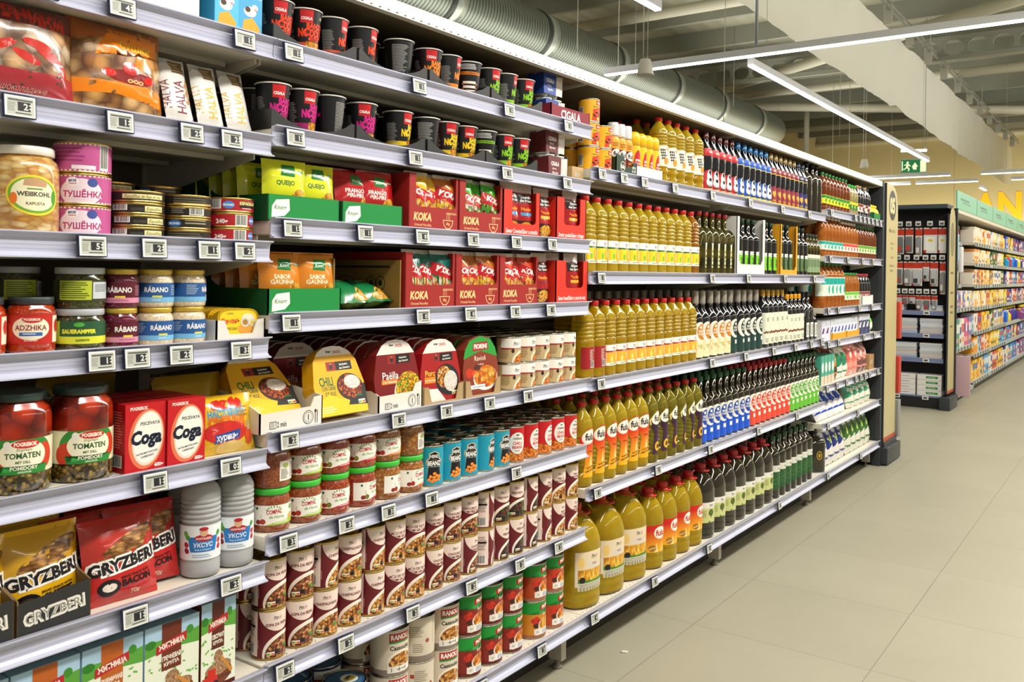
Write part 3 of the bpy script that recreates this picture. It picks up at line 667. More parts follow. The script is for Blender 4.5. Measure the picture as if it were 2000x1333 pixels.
def knorr_box(w, h, d, hs, label):
    b = MB(); g = C('0E8A3E', .5); gd = C('0B5A2C', .6); t = .003
    b.box(-w/2, w/2, 0, t, 0, h, g)
    S = [(0, 0), (d, 0), (d, hs)] + [(d*.22+(d*.78)*(1-k/8)**1.0, h+(hs-h)*(1-(k/8))**.8 if False else h+(hs-h)*(.5+.5*math.cos(PI*min(1, k/5)))) for k in range(1, 9)] + [(0, h)]
    b.prism(S, 'x', -w/2, -w/2+t, gd); b.prism(S, 'x', w/2-t, w/2, gd); b.box(-w/2, w/2, d-t, d, 0, hs, gd); b.box(-w/2+t, w/2-t, t, d-t, 0, t, g)
    c = Cv(w, h); x = -w/2+.034; c.P([(x-.024, h*.12), (x+.012, h*.2), (x+.026, h*.42), (x+.024, h*.86), (x-.012, h*.8), (x-.023, h*.55)], 'F2EFE4'); c.T('Knorr', x+.001, h*.52, h*.17, '1E7A3A', .01, sh=.25)
    return Kind('display_box', 'box', label, b.mesh('display_box'), [('printed_front', lab(c, on_flat(), gu=None, base=.0003))])
KB = knorr_box(.205, .056, .3, .125, 'green cardboard display box with white leaf logo'); KB2 = knorr_box(.21, .056, .3, .125, 'green cardboard display box of orange packets')
def koka_box(w, h, d, win, col, art, label, inner='8A6A40', hb=None):
    """shelf-ready box: front with a window cut from the top; win = (x0, x1, z)"""
    b = MB(); t = .003; a, q, z = win; r = .012
    F = [(-w/2, 0), (w/2, 0), (w/2, h), (q, h), (q, z+r), (q-r*.3, z+r*.3), (q-r, z), (a+r, z), (a+r*.3, z+r*.3), (a, z+r), (a, h), (-w/2, h)]
    b.prism(F, 'y', 0, t, col); hb = hb or h
    b.prism([(0, 0), (d, 0), (d, hb), (0, h)], 'x', -w/2, -w/2+t, col); b.prism([(0, 0), (d, 0), (d, hb), (0, h)], 'x', w/2-t, w/2, col); b.box(-w/2, w/2, d-t, d, 0, hb, col); b.box(-w/2+t, w/2-t, t, d-t, 0, t, inner)
    return Kind('display_box', 'box', label, b.mesh('display_box'), [('printed_front', lab(art, on_flat(), gu=None, base=.0003))])
def koka_art(w):
    c = Cv(w, .055); x = -w/2+.055; c.T('KOKA', x, .036, .019, 'E8C98A', .05, sh=.12, mw=.07); c.T('Oriental Noodles', x, .015, .0065, 'E8C98A', .01, mw=.07)
    x = w/2-.042; c.P([(x-.022, .032), (x+.022, .032), (x+.018, .018), (x+.008, .008), (x-.008, .008), (x-.018, .018)], 'E8C98A'); c.P([(x-.019, .030), (x+.019, .030), (x+.015, .018), (x+.006, .0105), (x-.006, .0105), (x-.015, .018)], 'A42422'); c.T('85g', x, .022, .007, 'E8C98A', .02)
    for k in (-.006, 0, .006): c.R(x+k, .033, x+k+.0012, .052, 'E8C98A')
    c.R(x-.008, .050, x+.034, .0512, 'E8C98A'); c.R(x-.008, .047, x+.034, .0482, 'E8C98A'); return c
KOKA = koka_box(.198, .146, .3, (-.072, .090, .062), C('A02420', .5), koka_art(.198), 'dark red KOKA display box')
def sav(txt, w):
    c = Cv(w, .06); c.T(txt, 0, .018, .013, 'F7EDE4', .02, sh=.12, mw=w*.86); return c
def savbox(w, txt, label, win): return koka_box(w, .138, .28, win, C('D8321E', .5), sav(txt, w), label)
SAVC = savbox(.192, 'Saveur Crevette/Sabor a camarão', 'orange-red shrimp-noodle display box', (-.052, .075, .04)); SAVP = savbox(.18, 'Saveur poulet/Sabor a frango', 'orange-red chicken-noodle display box', (-.045, .055, .05)); SAVB = savbox(.195, 'Saveur boeuf/Sabor a carne de vaca', 'orange-red beef-noodle display box', (-.04, .07, .05))
def npack(col, pic, desc, w=.085, h=.14, red=True, seed=1):
    c = Cv(w, h, GL(col)); c.R(-w/2, h*.0, w/2, h*.62, pic); c.P([(-w/2, h*.55), (w/2, h*.4), (w/2, h*.62), (-w/2, h*.8)], GL('C01E2A' if red else col)); c.T('KOKA', 0, h*.62, h*.11, 'F6F0E8', .05, rot=-.25, mw=w*.75); c.R(-w/2, h*.93, w/2, h, GL('D8D4CC')); return bag('noodle_packet', 'packet', desc, w, h, .042, c, GL(col), seed, wr=.006)
NPY = npack('E8B828', NOODYEL, 'yellow chicken-noodle packet', seed=11); NPG = npack('3CA81E', NOODLIM, 'lime-green noodle packet', seed=12); NPT = npack('0E6A5E', NOODGRN, 'teal noodle packet', seed=13); NPB = npack('B86A1E', NOODYEL, 'brown-and-yellow noodle packet', seed=14); NPR = npack('C8401E', NOODRED, 'red-and-orange noodle packet', seed=15)
def npouch(desc, band, seed):
    w, h = .088, .16; c = Cv(w, h, GL('A8161E')); c.R(-w/2, h*.84, w/2, h, GL('C8B8B0')); c.R(-w*.4, h*.64, w*.4, h*.82, GL('2A2622')); c.T('Itinéraire', 0, h*.76, h*.05, 'F0ECE4', .02); c.T('des Saveurs', 0, h*.69, h*.05, 'F0ECE4', .02); c.T('Nouilles', 0, h*.53, h*.065, 'F0A82A', .02, mw=w*.7); c.R(-w*.3, h*.4, w*.3, h*.46, GL(band)); c.R(-w/2, 0, w/2, h*.3, GL('3A1E1C')); c.E(0, h*.16, w*.36, h*.12, NOOD, 20); return bag('noodle_packet', 'packet', desc, w, h, .034, c, GL('A8161E'), seed, wr=.004)
NPO = npouch('tall red noodle packet with yellow band', 'F0B01E', 21); NPOB = npouch('tall red noodle packet with blue band', '4A9ACA', 22); NPOR = npouch('plain tall red noodle packet', '8A1E1E', 23)

def logo_is(c, x, y, w, h):
    c.R(x-w/2, y-h/2, x-w*.14, y+h/2, '9A2A24'); c.E(x-w*.32, y-h*.05, w*.07, h*.3, '3A2A26', 12); c.E(x-w*.32, y+h*.28, w*.04, h*.12, 'B07A5A', 10); c.R(x-w*.14, y-h/2, x+w/2, y+h/2, '1E1C1A'); c.T('Itinéraire', x+w*.18, y+h*.17, h*.24, 'F2EEE4', .02, rot=.04, mw=w*.55); c.T('des Saveurs', x+w*.2, y-h*.22, h*.24, 'F2EEE4', .02, rot=.04, mw=w*.5)
def meal(kind):
    w, h, d = .165, .165, .038
    col = {'c': 'E8B01A', 'p': '7E1A1E', 'o': 'A81A1E', 'f': '8A3A26'}[kind]
    O = [(-w*.46, 0), (w*.46, 0), (w*.5, h*.42), (w*.42, h*.78), (w*.3, h*.92), (w*.16, h*.985), (0, h), (-w*.16, h*.985), (-w*.3, h*.92), (-w*.42, h*.78), (-w*.5, h*.42)]
    b = MB().prism(O, 'y', 0, d, C(col, .35, 0, .3)); c = Cv(w*1.02, h); c.P(O, C(col, .35, 0, .3))
    top = [(-w*.42, h*.78), (w*.42, h*.78), (w*.3, h*.92), (w*.16, h*.985), (0, h), (-w*.16, h*.985), (-w*.3, h*.92)]
    if kind == 'f':
        c.P([(-w*.47, h*.62), (0, h*.74), (w*.47, h*.62), (w*.42, h*.78), (w*.3, h*.92), (0, h), (-w*.3, h*.92), (-w*.42, h*.78)], '2E9A3E'); c.P([(-w*.22, h*.74), (w*.22, h*.76), (w*.2, h*.9), (-w*.2, h*.88)], 'A82A24'); c.T('FIORINI', 0, h*.82, h*.075, 'F6EEE4', .04, mw=w*.38)
        c.T('Ravioli', -w*.02, h*.62, h*.085, 'F4E4D0', .0); c.R(-w*.12, h*.49, w*.12, h*.54, '7A2A1E'); c.T('Pur Boeuf', 0, h*.515, h*.03, 'F4E4D0', .01); c.E(-w*.32, h*.38, w*.1, h*.08, 'C83A1E', 18); c.E(-w*.18, h*.36, w*.08, h*.07, 'D84A22', 18); c.E(w*.12, h*.27, w*.34, h*.21, 'EFE6DC', 30); c.E(w*.12, h*.3, w*.32, h*.19, RAVI, 30); c.E(-w*.1, h*.46, w*.09, h*.05, '5A2A22', 14); c.R(-w*.3, h*.1, w*.1, h*.17, 'F4F0EA'); c.T('VIANDE BOVINE ORIGINE FRANCE', -w*.05, h*.135, h*.018, '2A3A7A', .02); c.R(w*.02+w*.0, h*.4, w*.03, h*.4, 'D8D8D8')
    else:
        c.P(top if kind != 'c' else [(-w*.36, h*.86), (w*.36, h*.86), (w*.3, h*.92), (w*.16, h*.985), (0, h), (-w*.16, h*.985), (-w*.3, h*.92)], 'E4DFD6'); c.T('Inter', -w*.09, h*.92, h*.035, '2A2422', .04); c.T('marché', w*.07, h*.92, h*.035, 'B8202A', .02); c.R(-w*.02, h*.888, w*.16, h*.895, 'B8202A')
        logo_is(c, w*.06, h*.7, w*.5, h*.13)
        if kind == 'c':
            c.T('CHILI', -w*.25, h*.49, h*.12, '1E6A32', .03, mw=w*.26); c.T('CON CARNE', -w*.22, h*.39, h*.055, '1E6A32', .03, mw=w*.26); c.T('ET RIZ', -w*.2, h*.31, h*.05, '1E6A32', .02)
            c.P([(-w*.46, 0), (w*.46, 0), (w*.48, h*.2), (0, h*.22), (-w*.25, h*.3), (-w*.48, h*.2)], 'F2C41E'); c.P([(w*.1, h*.12), (w*.48, h*.1), (w*.5, h*.42), (w*.2, h*.3)], '2A2A26'); c.E(w*.2, h*.38, w*.26, h*.2, '26262A', 34, rot=-.15); c.E(w*.2, h*.39, w*.235, h*.175, CHIL, 34, rot=-.15); c.E(w*.25, h*.45, w*.16, h*.1, RICE, 26, rot=-.1); nutri(c, w*.3, h*.12, .022); c.lines(-w*.42, h*.04, w*.3, h*.1, 3, 'F8E8B0'); c.R(w*.28, h*.23, w*.4, h*.26, '1E6A3E')
        elif kind == 'p':
            c.T('Paëlla', -w*.14, h*.46, h*.11, 'F6F0E8', .01, mw=w*.4); c.R(-w*.34, h*.33, w*.06, h*.4, 'E0821E'); c.T('à la Valenciana', -w*.14, h*.365, h*.04, 'F6F0E8', .01); c.E(w*.22, h*.2, w*.3, h*.26, 'E0D8C8', 30, rot=.3); c.E(w*.24, h*.24, w*.28, h*.26, PAEL, 30, rot=.3)
        else:
            c.T('Porc', -w*.26, h*.46, h*.09, 'F2C83A', .02); c.R(-w*.4, h*.3, -w*.12, h*.4, 'E08A1E'); c.T('sauce Aigre-douce', -w*.26, h*.35, h*.035, 'F6F0E8', .01, mw=w*.26); c.E(w*.16, h*.33, w*.3, h*.25, '26262A', 34, rot=-.3); c.E(w*.08, h*.38, w*.18, h*.18, STEW, 26, rot=-.3); c.E(w*.24, h*.3, w*.17, h*.17, RICE, 26, rot=-.2); nutri(c, w*.26, h*.08, .022); c.P([(-w*.46, 0), (w*.1, 0), (-w*.1, h*.2), (-w*.48, h*.22)], 'E4DFD6')
    desc = {'c': 'yellow CHILI CON CARNE ready meal', 'p': 'dark red Paëlla ready meal', 'o': 'red Porc ready meal with rice', 'f': 'green-topped Ravioli ready meal'}[kind]
    return Kind('ready_meal', 'ready meal', desc, b.mesh('ready_meal'), [('printed_front', lab(c, on_flat(0, 0, 0), gu=None, base=.0003))])
MC, MP, MO, MF = meal('c'), meal('p'), meal('o'), meal('f')
def meal_tray(w, desc, low=.045, icons=True):
    b = MB(); t = .003; col = C('E2DED2', .6); d = .36
    b.prism([(-w/2, 0), (w/2, 0), (w/2, low*1.5), (w/2-.025, low*1.45), (w/2-.035, low), (-w/2+.01, low*.95), (-w/2, low*1.0)], 'y', 0, t, col); b.prism([(0, 0), (d, 0), (d, .1), (.09, .08), (0, low)], 'x', -w/2, -w/2+t, col); b.prism([(0, 0), (d, 0), (d, .1), (.09, .08), (0, low*1.5)], 'x', w/2-t, w/2, col); b.box(-w/2+t, w/2-t, t, d, 0, t, col)
    c = Cv(w, low*1.4); K = '2A2824'
    x = -w*.3; c.R(x-.009, .008, x+.009, .024, K); c.R(x-.0075, .0095, x+.0075, .0225, 'E2DED2')
    for i in range(4): c.R(x-.006, .0115+i*.0028, x+.004, .0125+i*.0028, K)
    c.T('2 min', x+.024, .016, .012, K, .01, mw=.026)
    x = w*.26; c.E(x, .022, .0155, .0155, K, 28); c.E(x, .022, .014, .014, 'E2DED2', 28); c.E(x, .022, .0115, .0115, K, 28); c.E(x, .022, .0105, .0105, 'E2DED2', 28); c.T('1', x, .022, .013, K, .02)
    for q in (.020, .026): c.R(x+q, .007, x+q+.0018, .036, K)
    c.E(x+.021, .034, .003, .004, K, 10)
    return Kind('display_tray', 'tray', desc, b.mesh('display_tray'), [('printed_front', lab(c, on_flat(), gu=None, base=.0003))])

def twin(col, desc):
    b = MB(); w, h, d = .115, .078, .062
    for x in (-w*.25, w*.25): b.lathe([(.021, 0), (.0235, .003), (.028, h-.006), (.030, h-.004), (.030, h-.001), (.0, h-.001)], 24, C('D8DCD8', .3), cx=x, cy=d/2)
    c = Cv(w*1.0, h*.92); P = [(-w*.48, .002), (w*.44, .002), (w*.48, h*.86), (w*.3, h*.86), (w*.24, h*.8), (w*.14, h*.86), (-w*.12, h*.9), (-w*.2, h*.84), (-w*.3, h*.9), (-w*.5, h*.9)]
    c.P(P, C(col)); c.P([(w*.12, .002), (w*.44, .002), (w*.48, h*.86), (w*.3, h*.86), (w*.24, h*.8), (w*.16, h*.86)], RICE); c.T('CIGALA', -w*.16, h*.58, .0125, 'F4F0EC', .03, mw=.046); c.T('Arroz', -w*.2, h*.38, .007, 'F4F0EC', .01, sh=.2); c.T('Agulha' if col[0] == '2' else 'Basmati', -w*.16, h*.22, .0075, 'F4F0EC', .01, sh=.2)
    s = MB(); c.to(s, on_flat(0, -.001, .003, .02), gu=None); s.prism([(-.001, .003), (d+.001, .003), (d, h*.86), (0, h*.9)], 'x', -w*.49, -w*.48, C(col))
    return Kind('rice_cup_pack', 'cup pack', desc, b.mesh('rice_cup_pack'), [('sleeve', s.mesh('sleeve'))])
TWB = twin('2A4A9A', 'blue-sleeved twin pack of rice cups'); TWR = twin('6A2A2A', 'brown-sleeved twin pack of rice cups')

# ---- bottles
def cap(r, h, m, z, ridge=True):
    b = MB(); b.lathe([(r*.96, z), (r, z+.001), (r, z+h-.002), (r*.94, z+h), (r*.2, z+h+.0002)], 24, C(m, .35, 0, .3)); return b.mesh('cap')
def ribs(r, z0, z1, n, amp=.0022, sq=2):
    P = []
    for i in range(n):
        a = z0+(z1-z0)*i/n; d = (z1-z0)/n
        P += [(r-amp, a+d*.05, sq), (r, a+d*.3, sq), (r, a+d*.75, sq), (r-amp*.6, a+d*.95, sq)]
    return P
def oil_bottle(name, desc, art, m=OIL, h=.262, r=.0358, capc='C81E20', wrap=.15, lz=.034, sq=4.2):
    s = h/.262; b = MB()
    P = [(r*.86, 0, sq), (r*.98, .004, sq), (r, .012, sq), (r*.97, .018, sq), (r*.985, .030, sq), (r*.985, .115*s, sq), (r, .119*s, sq), (r*1.0, .128*s, sq), (r*.93, .133*s, sq)] + [(p[0], p[1], sq) for p in ribs(r, .134*s, .203*s, 5, .0036)] + [(r*.97, .206*s, 3.4), (r*.82, .220*s, 2.8), (r*.5, .237*s, 2), (.0135, .244*s), (.0135, .250*s)]
    b.lathe(P, 36, m)
    parts = [('cap', cap(.0155, .0165, capc, h-.0165))]
    if art: parts.append(('label', lab(art, on_cyl(r*.99, lz, sq), gu=.005)))
    return Kind(name, 'bottle', desc, b.mesh(name), parts)
def pop_art(a, side, t):
    c = Cv(.19, .056, 'EFEDE4', -.095); c.R(-.095, 0, -.034, .056, side); c.R(.034, 0, .095, .056, side); c.lines(-.062, .022, .022, .028, 8, 'C8C8B8'); c.bars(-.056, .004, .018, .016)
    c.R(-.034, .036, .034, .040, side); porsi(c, .008, .048, .006); c.T(t, .008, .038, .0022, 'F4F0E4', .02, mw=.05)
    c.R(-.032, .008, .034, .036, a); c.E(.022, .02, .020, .016, 'F5A81E', 24); c.E(.026, .022, .014, .011, 'F7C84A', 20); c.E(-.01, .017, .007, .008, '7ABA3A' if side[0] == '1' else 'F7D878', 16); c.lines(-.02, .002, .04, .004, 1, '6A9A3A'); return c
OG = oil_bottle('oil_bottle', 'golden oil bottle with green-edged label', pop_art('F7CE22', '1A6A2E', 'ÓLEO ALIMENTAR').scale(1, 1.42), OIL)
ORD_ = oil_bottle('oil_bottle', 'golden oil bottle with red-edged label', pop_art('F2B03A', '9E1A22', 'ÓLEO DE GIRASSOL').scale(1, 1.3), OIL_DEEP)
OAM = oil_bottle('oil_bottle', 'amber oil bottle with green-edged label', pop_art('F7CE22', '1A6A2E', 'ÓLEO ALIMENTAR').scale(1, 1.42), OIL_ORANGE)
def vq_art():
    c = Cv(.17, .060, 'E9E4D6', -.085); 
    for i in range(4):
        for j in range(3): c.P([(-.026+j*.008+i*.002, .050-i*.008), (-.020+j*.008+i*.002, .051-i*.008), (-.019+j*.008+i*.002, .045-i*.008), (-.025+j*.008+i*.002, .044-i*.008)], '2A2E2A')
    c.P([(.0, .052), (.012, .056), (.022, .05), (.012, .044)], 'F08A2A'); c.P([(.014, .05), (.03, .054), (.034, .044), (.02, .042)], 'E8A83A'); c.E(.0, .015, .010, .0105, 'D8942A', 20); c.E(.012, .017, .009, .009, 'C8841E', 18); c.T('Vaqueiro', .012, .034, .005, '3A5A7A', .01, sh=.2); return c
def round_oil(name, desc, art, m, h, r, capc, lz, sq=2, gu=.005):
    P = [(r*.8, 0), (r*.96, .004), (r, .012), (r, .028), (r*.9, .034), (r, .040), (r, .058), (r*.93, .062), (r*.985, .066), (r*.985, .150)] + ribs(r*.98, .153, h*.77, 4, .0035) + [(r*.95, h*.785), (r*.62, h*.87), (.0125, h*.925), (.0125, h*.95)]
    return Kind(name, 'bottle', desc, MB().lathe(P, 36, m).mesh(name), [('cap', cap(.0145, .015, capc, h-.015)), ('label', lab(art, on_cyl(r*.985, lz), gu=gu))])
VQ = round_oil('oil_bottle', 'golden oil bottle with white harvest label', vq_art().scale(1, 1.33), OIL, .262, .039, 'D8281E', .068)
def fula_art(k):
    c = Cv(.12, .125, None, -.06); a, b_ = ('D8341A', 'F7C01E') if k == 'o' else ('3A1A36', '4A1E44'); g = blend('fula_label_fade_'+k, 'F2B41E' if k == 'o' else '45203E', 'E0481A' if k == 'o' else '3A1A36', .05, .14)
    c.P([(-.022, .0), (.024, .0), (.022, .05), (.030, .085), (.03, .125), (-.004, .125), (-.034, .1), (-.03, .085), (-.014, .06)], g); c.P([(-.034, .1), (-.006, .125), (.002, .125), (-.028, .098), (-.026, .085), (-.031, .085)], 'C81E1E' if k == 'o' else 'E8D88A'); c.E(.0, .104, .027, .018, 'F4EFE0', 30, rot=.25); c.T('fula', .001, .104, .017, '26201E', .03, mw=.038)
    if k == 'o': c.T('ORIGINAL', .006, .066, .004, '3A2A1E', .02); c.T('Ainda mais', .002, .026, .0045, '5A3A14', .03, rot=.2); c.T('mais longe', .002, .018, .0055, '5A3A14', .03, rot=.2); c.P([(0, .03), (.006, .06), (.012, .03)], 'F2D890')
    else: c.E(.002, .022, .015, .014, 'F0B428', 12); c.E(.002, .022, .007, .007, '5A2A1E', 12); c.E(.014, .04, .008, .008, '6A4A8A', 14)
    return c
def fula_bottle(k):
    r, h = .0405, .285; P = [(r*.8, 0), (r*.96, .004), (r, .014), (r*.99, .05)] + ribs(r, .05, .18, 8, .0030) + [(r, .190), (r*.985, .203), (r*.90, .222), (r*.72, .238), (r*.45, .254), (.013, .262), (.013, .27)]
    m = liquid('sunflower_oil', 'F0E04A', .82, .03, 1.4, 'D8BC1E') if k == 'p' else OIL
    return Kind('oil_bottle', 'bottle', 'golden oil bottle with orange swoosh label' if k == 'o' else 'pale oil bottle with purple swoosh label', MB().lathe(P, 36, m).mesh('oil_bottle'), [('cap', cap(.0155, .016, 'D01E1E', h-.016)), ('label', lab(fula_art(k).scale(1.15, 1.32), on_cyl(r*1.003, .034), gu=.005))])
FUO, FUP = fula_bottle('o'), fula_bottle('p')
def gallo(kind):
    r, h = .0345, .265; cc, a, b_, t = {'r': ('5A2024', 'C01E24', 'C01E24', 'SUBTIL'), 'b': ('2A7AB8', '1E5AB8', '1E5AB8', 'Gallo'), 'm': ('A8925A', '8A2A34', '8A2A3A', 'ROSADO'), 'n': ('1E3048', '22284E', '2A2A6A', 'Reserva')}[kind]
    P = [(r*.88, 0), (r*.98, .004), (r, .01), (r, .05), (r*.93, .075), (r*.9, .095), (r*.95, .12), (r*.97, .15), (r*.94, .175), (r*.8, .195), (.0155, .215), (.0135, .235), (.0135, .245)]
    c = Cv(.115, .070, None); c.P([(-.056, 0), (.056, 0), (.056, .032), (.03, .066), (-.02, .062), (-.056, .034)], b_)
    if kind in 'rb': c.E(.002, .044, .016, .021, 'F2F0EA', 24); c.E(.004, .054, .008, .010, '10121A', 16); c.E(.002, .026, .019, .016, 'F2F0EA', 20); c.E(.004, .033, .009, .006, '10121A', 14); c.E(-.002, .045, .006, .007, 'F2F0EA', 14); c.T('Gallo', .002, .012, .0095, '1A1A1A', .03, sh=.25, mw=.034); c.R(-.056, 0, .056, .006, 'E8C83A' if kind == 'b' else 'C8A880')
    else: c.E(-.003, .036, .007, .010, 'F0A82A', 16, rot=.5); c.E(.006, .038, .007, .010, 'F0A82A', 16, rot=-.5); c.P([(-.008, .034), (.011, .034), (.001, .02)], 'F0A82A'); c.T('Gallo', .002, .012, .008, 'E8C83A', .01, sh=.25); c.R(-.056, 0, .056, .005, 'E8B81E')
    n = Cv(.11, .034, a); n.T(t, .012, .018, .0085, 'F4F0E8', .03, mw=.034); n.R(-.055, 0, .055, .003, 'E8D04A' if kind != 'r' else '7A1418')
    d = {'r': 'dark olive-oil bottle with red bands', 'b': 'dark olive-oil bottle with blue bands', 'm': 'dark olive-oil bottle with maroon bands', 'n': 'dark olive-oil bottle with navy bands'}[kind]
    cp = MB().lathe([(.0125, .235), (.0155, .237), (.0155, .248), (.0135, .252), (.0145, h-.003), (.012, h), (.004, h)], 20, C(cc, .3, 0, .5))
    return Kind('olive_oil_bottle', 'bottle', d, MB().lathe(P, 32, GLASS_BLACK).mesh('olive_oil_bottle'), [('cap', cp.mesh('cap')), ('label', lab(c.scale(1, 1.36), on_prof(P, .012, .0345), gu=.005, gv=.008)), ('neck_label', lab(n, on_prof(P, .158, .0335), gu=.005, gv=.006))])
GAR, GAB, GAM, GAN = (gallo(k) for k in 'rbmn')
def slim(name, desc, h, r, glass, capc, art, lz, shoulder=.72, capr=.0125, caph=.02, sq=2, seg=28, nr=.0115):
    P = [(r*.9, 0, sq), (r*.99, .003, sq), (r, .008, sq), (r, h*shoulder*.93, sq), (r*.96, h*shoulder, 2), (r*.7, h*(shoulder+.055), 2), (nr*1.1, h*(shoulder+.1), 2), (nr, h*(shoulder+.14), 2), (nr, h-caph, 2)]
    parts = [('cap', cap(capr, caph, capc, h-caph))]
    if art: parts.append(('label', lab(art, on_cyl(r, lz, sq), gu=.005)))
    return Kind(name, 'bottle', desc, MB().lathe(P, seg, glass).mesh(name), parts)
def strip_art(): 
    c = Cv(.016, .105, 'E4DFA8', .004); c.E(.012, .1, .007, .012, 'F0EED8', 14); 
    for i, y in enumerate((.07, .05, .045, .03)): c.E(.012, y, .004, .006, '2A2A1A', 8, rot=i)
    c.R(.006, .006, .018, .014, '2A2A1A'); return c
OLR = slim('olive_oil_bottle', 'olive-oil bottle with red cap', .27, .0345, OIL_GREEN, '9A1E24', strip_art(), .03, .66, .0135, .018, 3)
def green_art(lab_c='7ACA2A'):
    c = Cv(.07, .085, '1E241A'); c.R(-.02, 0, .022, .068, lab_c); c.R(-.02, .068, .022, .085, 'ECE8E0'); c.T('Por', .0, .076, .006, '1E1A1A', .03, sh=.2)
    for i, y in enumerate((.05, .04, .03, .02)): c.E(.0+(i % 2)*.003, y, .005, .006, '1E3A14', 8, rot=i)
    return c
OGR = slim('olive_oil_bottle', 'dark bottle with bright green label', .262, .0335, GLASS_DARK, '1E3A28', green_art(), .025, .66)
OGR2 = slim('olive_oil_bottle', 'dark bottle with moss green label', .262, .0335, GLASS_DARK, '1E3A28', green_art('5A7A4A'), .025, .66)
def pale_art(c0='8AA07A'): 
    c = Cv(.08, .1, c0); c.R(-.04, .08, .04, .1, 'D8D8C8'); c.lines(-.02, .03, .035, .04, 5, '4A5A3A'); return c
OPL = slim('olive_oil_bottle', 'slender bottle with sage label', .235, .027, OIL_GREEN, '26302A', pale_art(), .02, .7, .011)
def wine_art(k):
    base, disc = {'c': ('E8DFB4', 'C8821E'), 'd': ('24453F', '1E3A36'), 'b': ('1E5AC8', '1E4AA8'), 'r': ('E0503A', 'D8402A'), 'g': ('6ABA3A', '5AAA34')}[k]
    c = Cv(.095, .125, None); c.P([(-.040, 0), (.044, 0), (.044, .060), (-.040, .060)], base); c.E(-.002, .086, .029, .034, 'F0EDE0', 34, rot=.1); c.E(.006, .086, .0215, .0275, disc, 34, rot=.1); c.E(.002, .102, .008, .005, 'F0EDE0', 14); c.E(.010, .103, .006, .004, disc, 12)
    c.T('OLIVEI', .005, .089, .0078, 'F0EDE0', .04, mw=.034); c.T('DA SERRA', .005, .079, .0065, 'F0EDE0', .03, mw=.034); c.R(-.004, .030, .014, .044, 'F0EDE0' if k != 'c' else 'C8B878')
    if k == 'c':
        for i in range(7): c.E(-.03+i*.011, .015+(i % 3)*.012, .007, .0018, 'C8BC84', 8, rot=.8+i)
    return c
def serra(k, h, sleeve, glass=GLASS_BLACK, desc=''):
    r = .0345; P = [(r*.9, 0), (r*.99, .003), (r, .008), (r, h*.56), (r*.95, h*.62), (r*.7, h*.675), (.0145, h*.72), (.013, h*.76), (.013, h-.02)]
    if sleeve: cp = MB().lathe([(.0145, h*.81), (.0152, h*.82), (.0152, h-.002), (.014, h), (.004, h)], 24, C('A8A094', .4, .3)).mesh('foil')
    else: cp = cap(.0155, .022, {'b': '14552E', 'r': 'B01E26', 'g': '1A5A30'}[k], h-.022)
    return Kind('olive_oil_bottle', 'bottle', desc, MB().lathe(P, 30, glass).mesh('olive_oil_bottle'), [('cap', cp), ('label', lab(wine_art(k).scale(1.12, 1.25), on_cyl(r*1.003, .008), gu=.005))])
SC_, SD_ = serra('c', .288, 1, desc='tall foil-necked bottle with cream label'), serra('d', .288, 1, desc='tall foil-necked bottle with dark teal label')
SB_, SR_, SG_ = serra('b', .288, 0, OIL_DARK, 'green-capped bottle with blue crescent label'), serra('r', .288, 0, OIL_DARK, 'red-capped bottle with coral crescent label'), serra('g', .288, 0, OIL_DARK, 'green-capped bottle with lime crescent label')
def white_art(h=.13, dots=True):
    c = Cv(.085, h, 'DDE0CC'); c.lines(-.012, h*.72, .03, .02, 3, '5A5A4A')
    if dots:
        for i in range(6): c.E(-.024+i*.009, h*.36+(i % 2)*.005, .006, .005, '7A3A1E', 10)
    c.lines(-.02, .01, .04, .02, 3, '7A7A64'); c.R(-.012, .006, -.004, .012, 'D8A02A'); return c
WG = slim('olive_oil_bottle', 'dark bottle with tall white label, gold cap', .285, .0335, GLASS_BLACK, 'C89A34', white_art(.155), .018, .72, .0125, .03)
WY = slim('olive_oil_bottle', 'dark bottle with white label, yellow cap', .26, .0315, GLASS_BLACK, 'E0A01E', white_art(.14), .015, .7, .0125, .026)
def zest():
    c = Cv(.07, .1, '1A1E1A'); c.R(-.02, .0, .022, .08, 'E4E4D8'); c.lines(-.014, .01, .03, .06, 7, '2A2A2A'); return c
WD = slim('olive_oil_bottle', 'black bottle with stencilled white label', .27, .034, GLASS_BLACK, '181A18', zest(), .02, .66, .012, .03, 3.5)
WDS = slim('olive_oil_bottle', 'small black bottle with white label', .17, .03, GLASS_BLACK, '181A18', zest(), .015, .66, .012, .02, 3.5)
ODK = slim('olive_oil_bottle', 'large dark bottle with plain shoulders', .285, .036, OIL_DARK, '141814', None, 0, .7, .0155, .02)
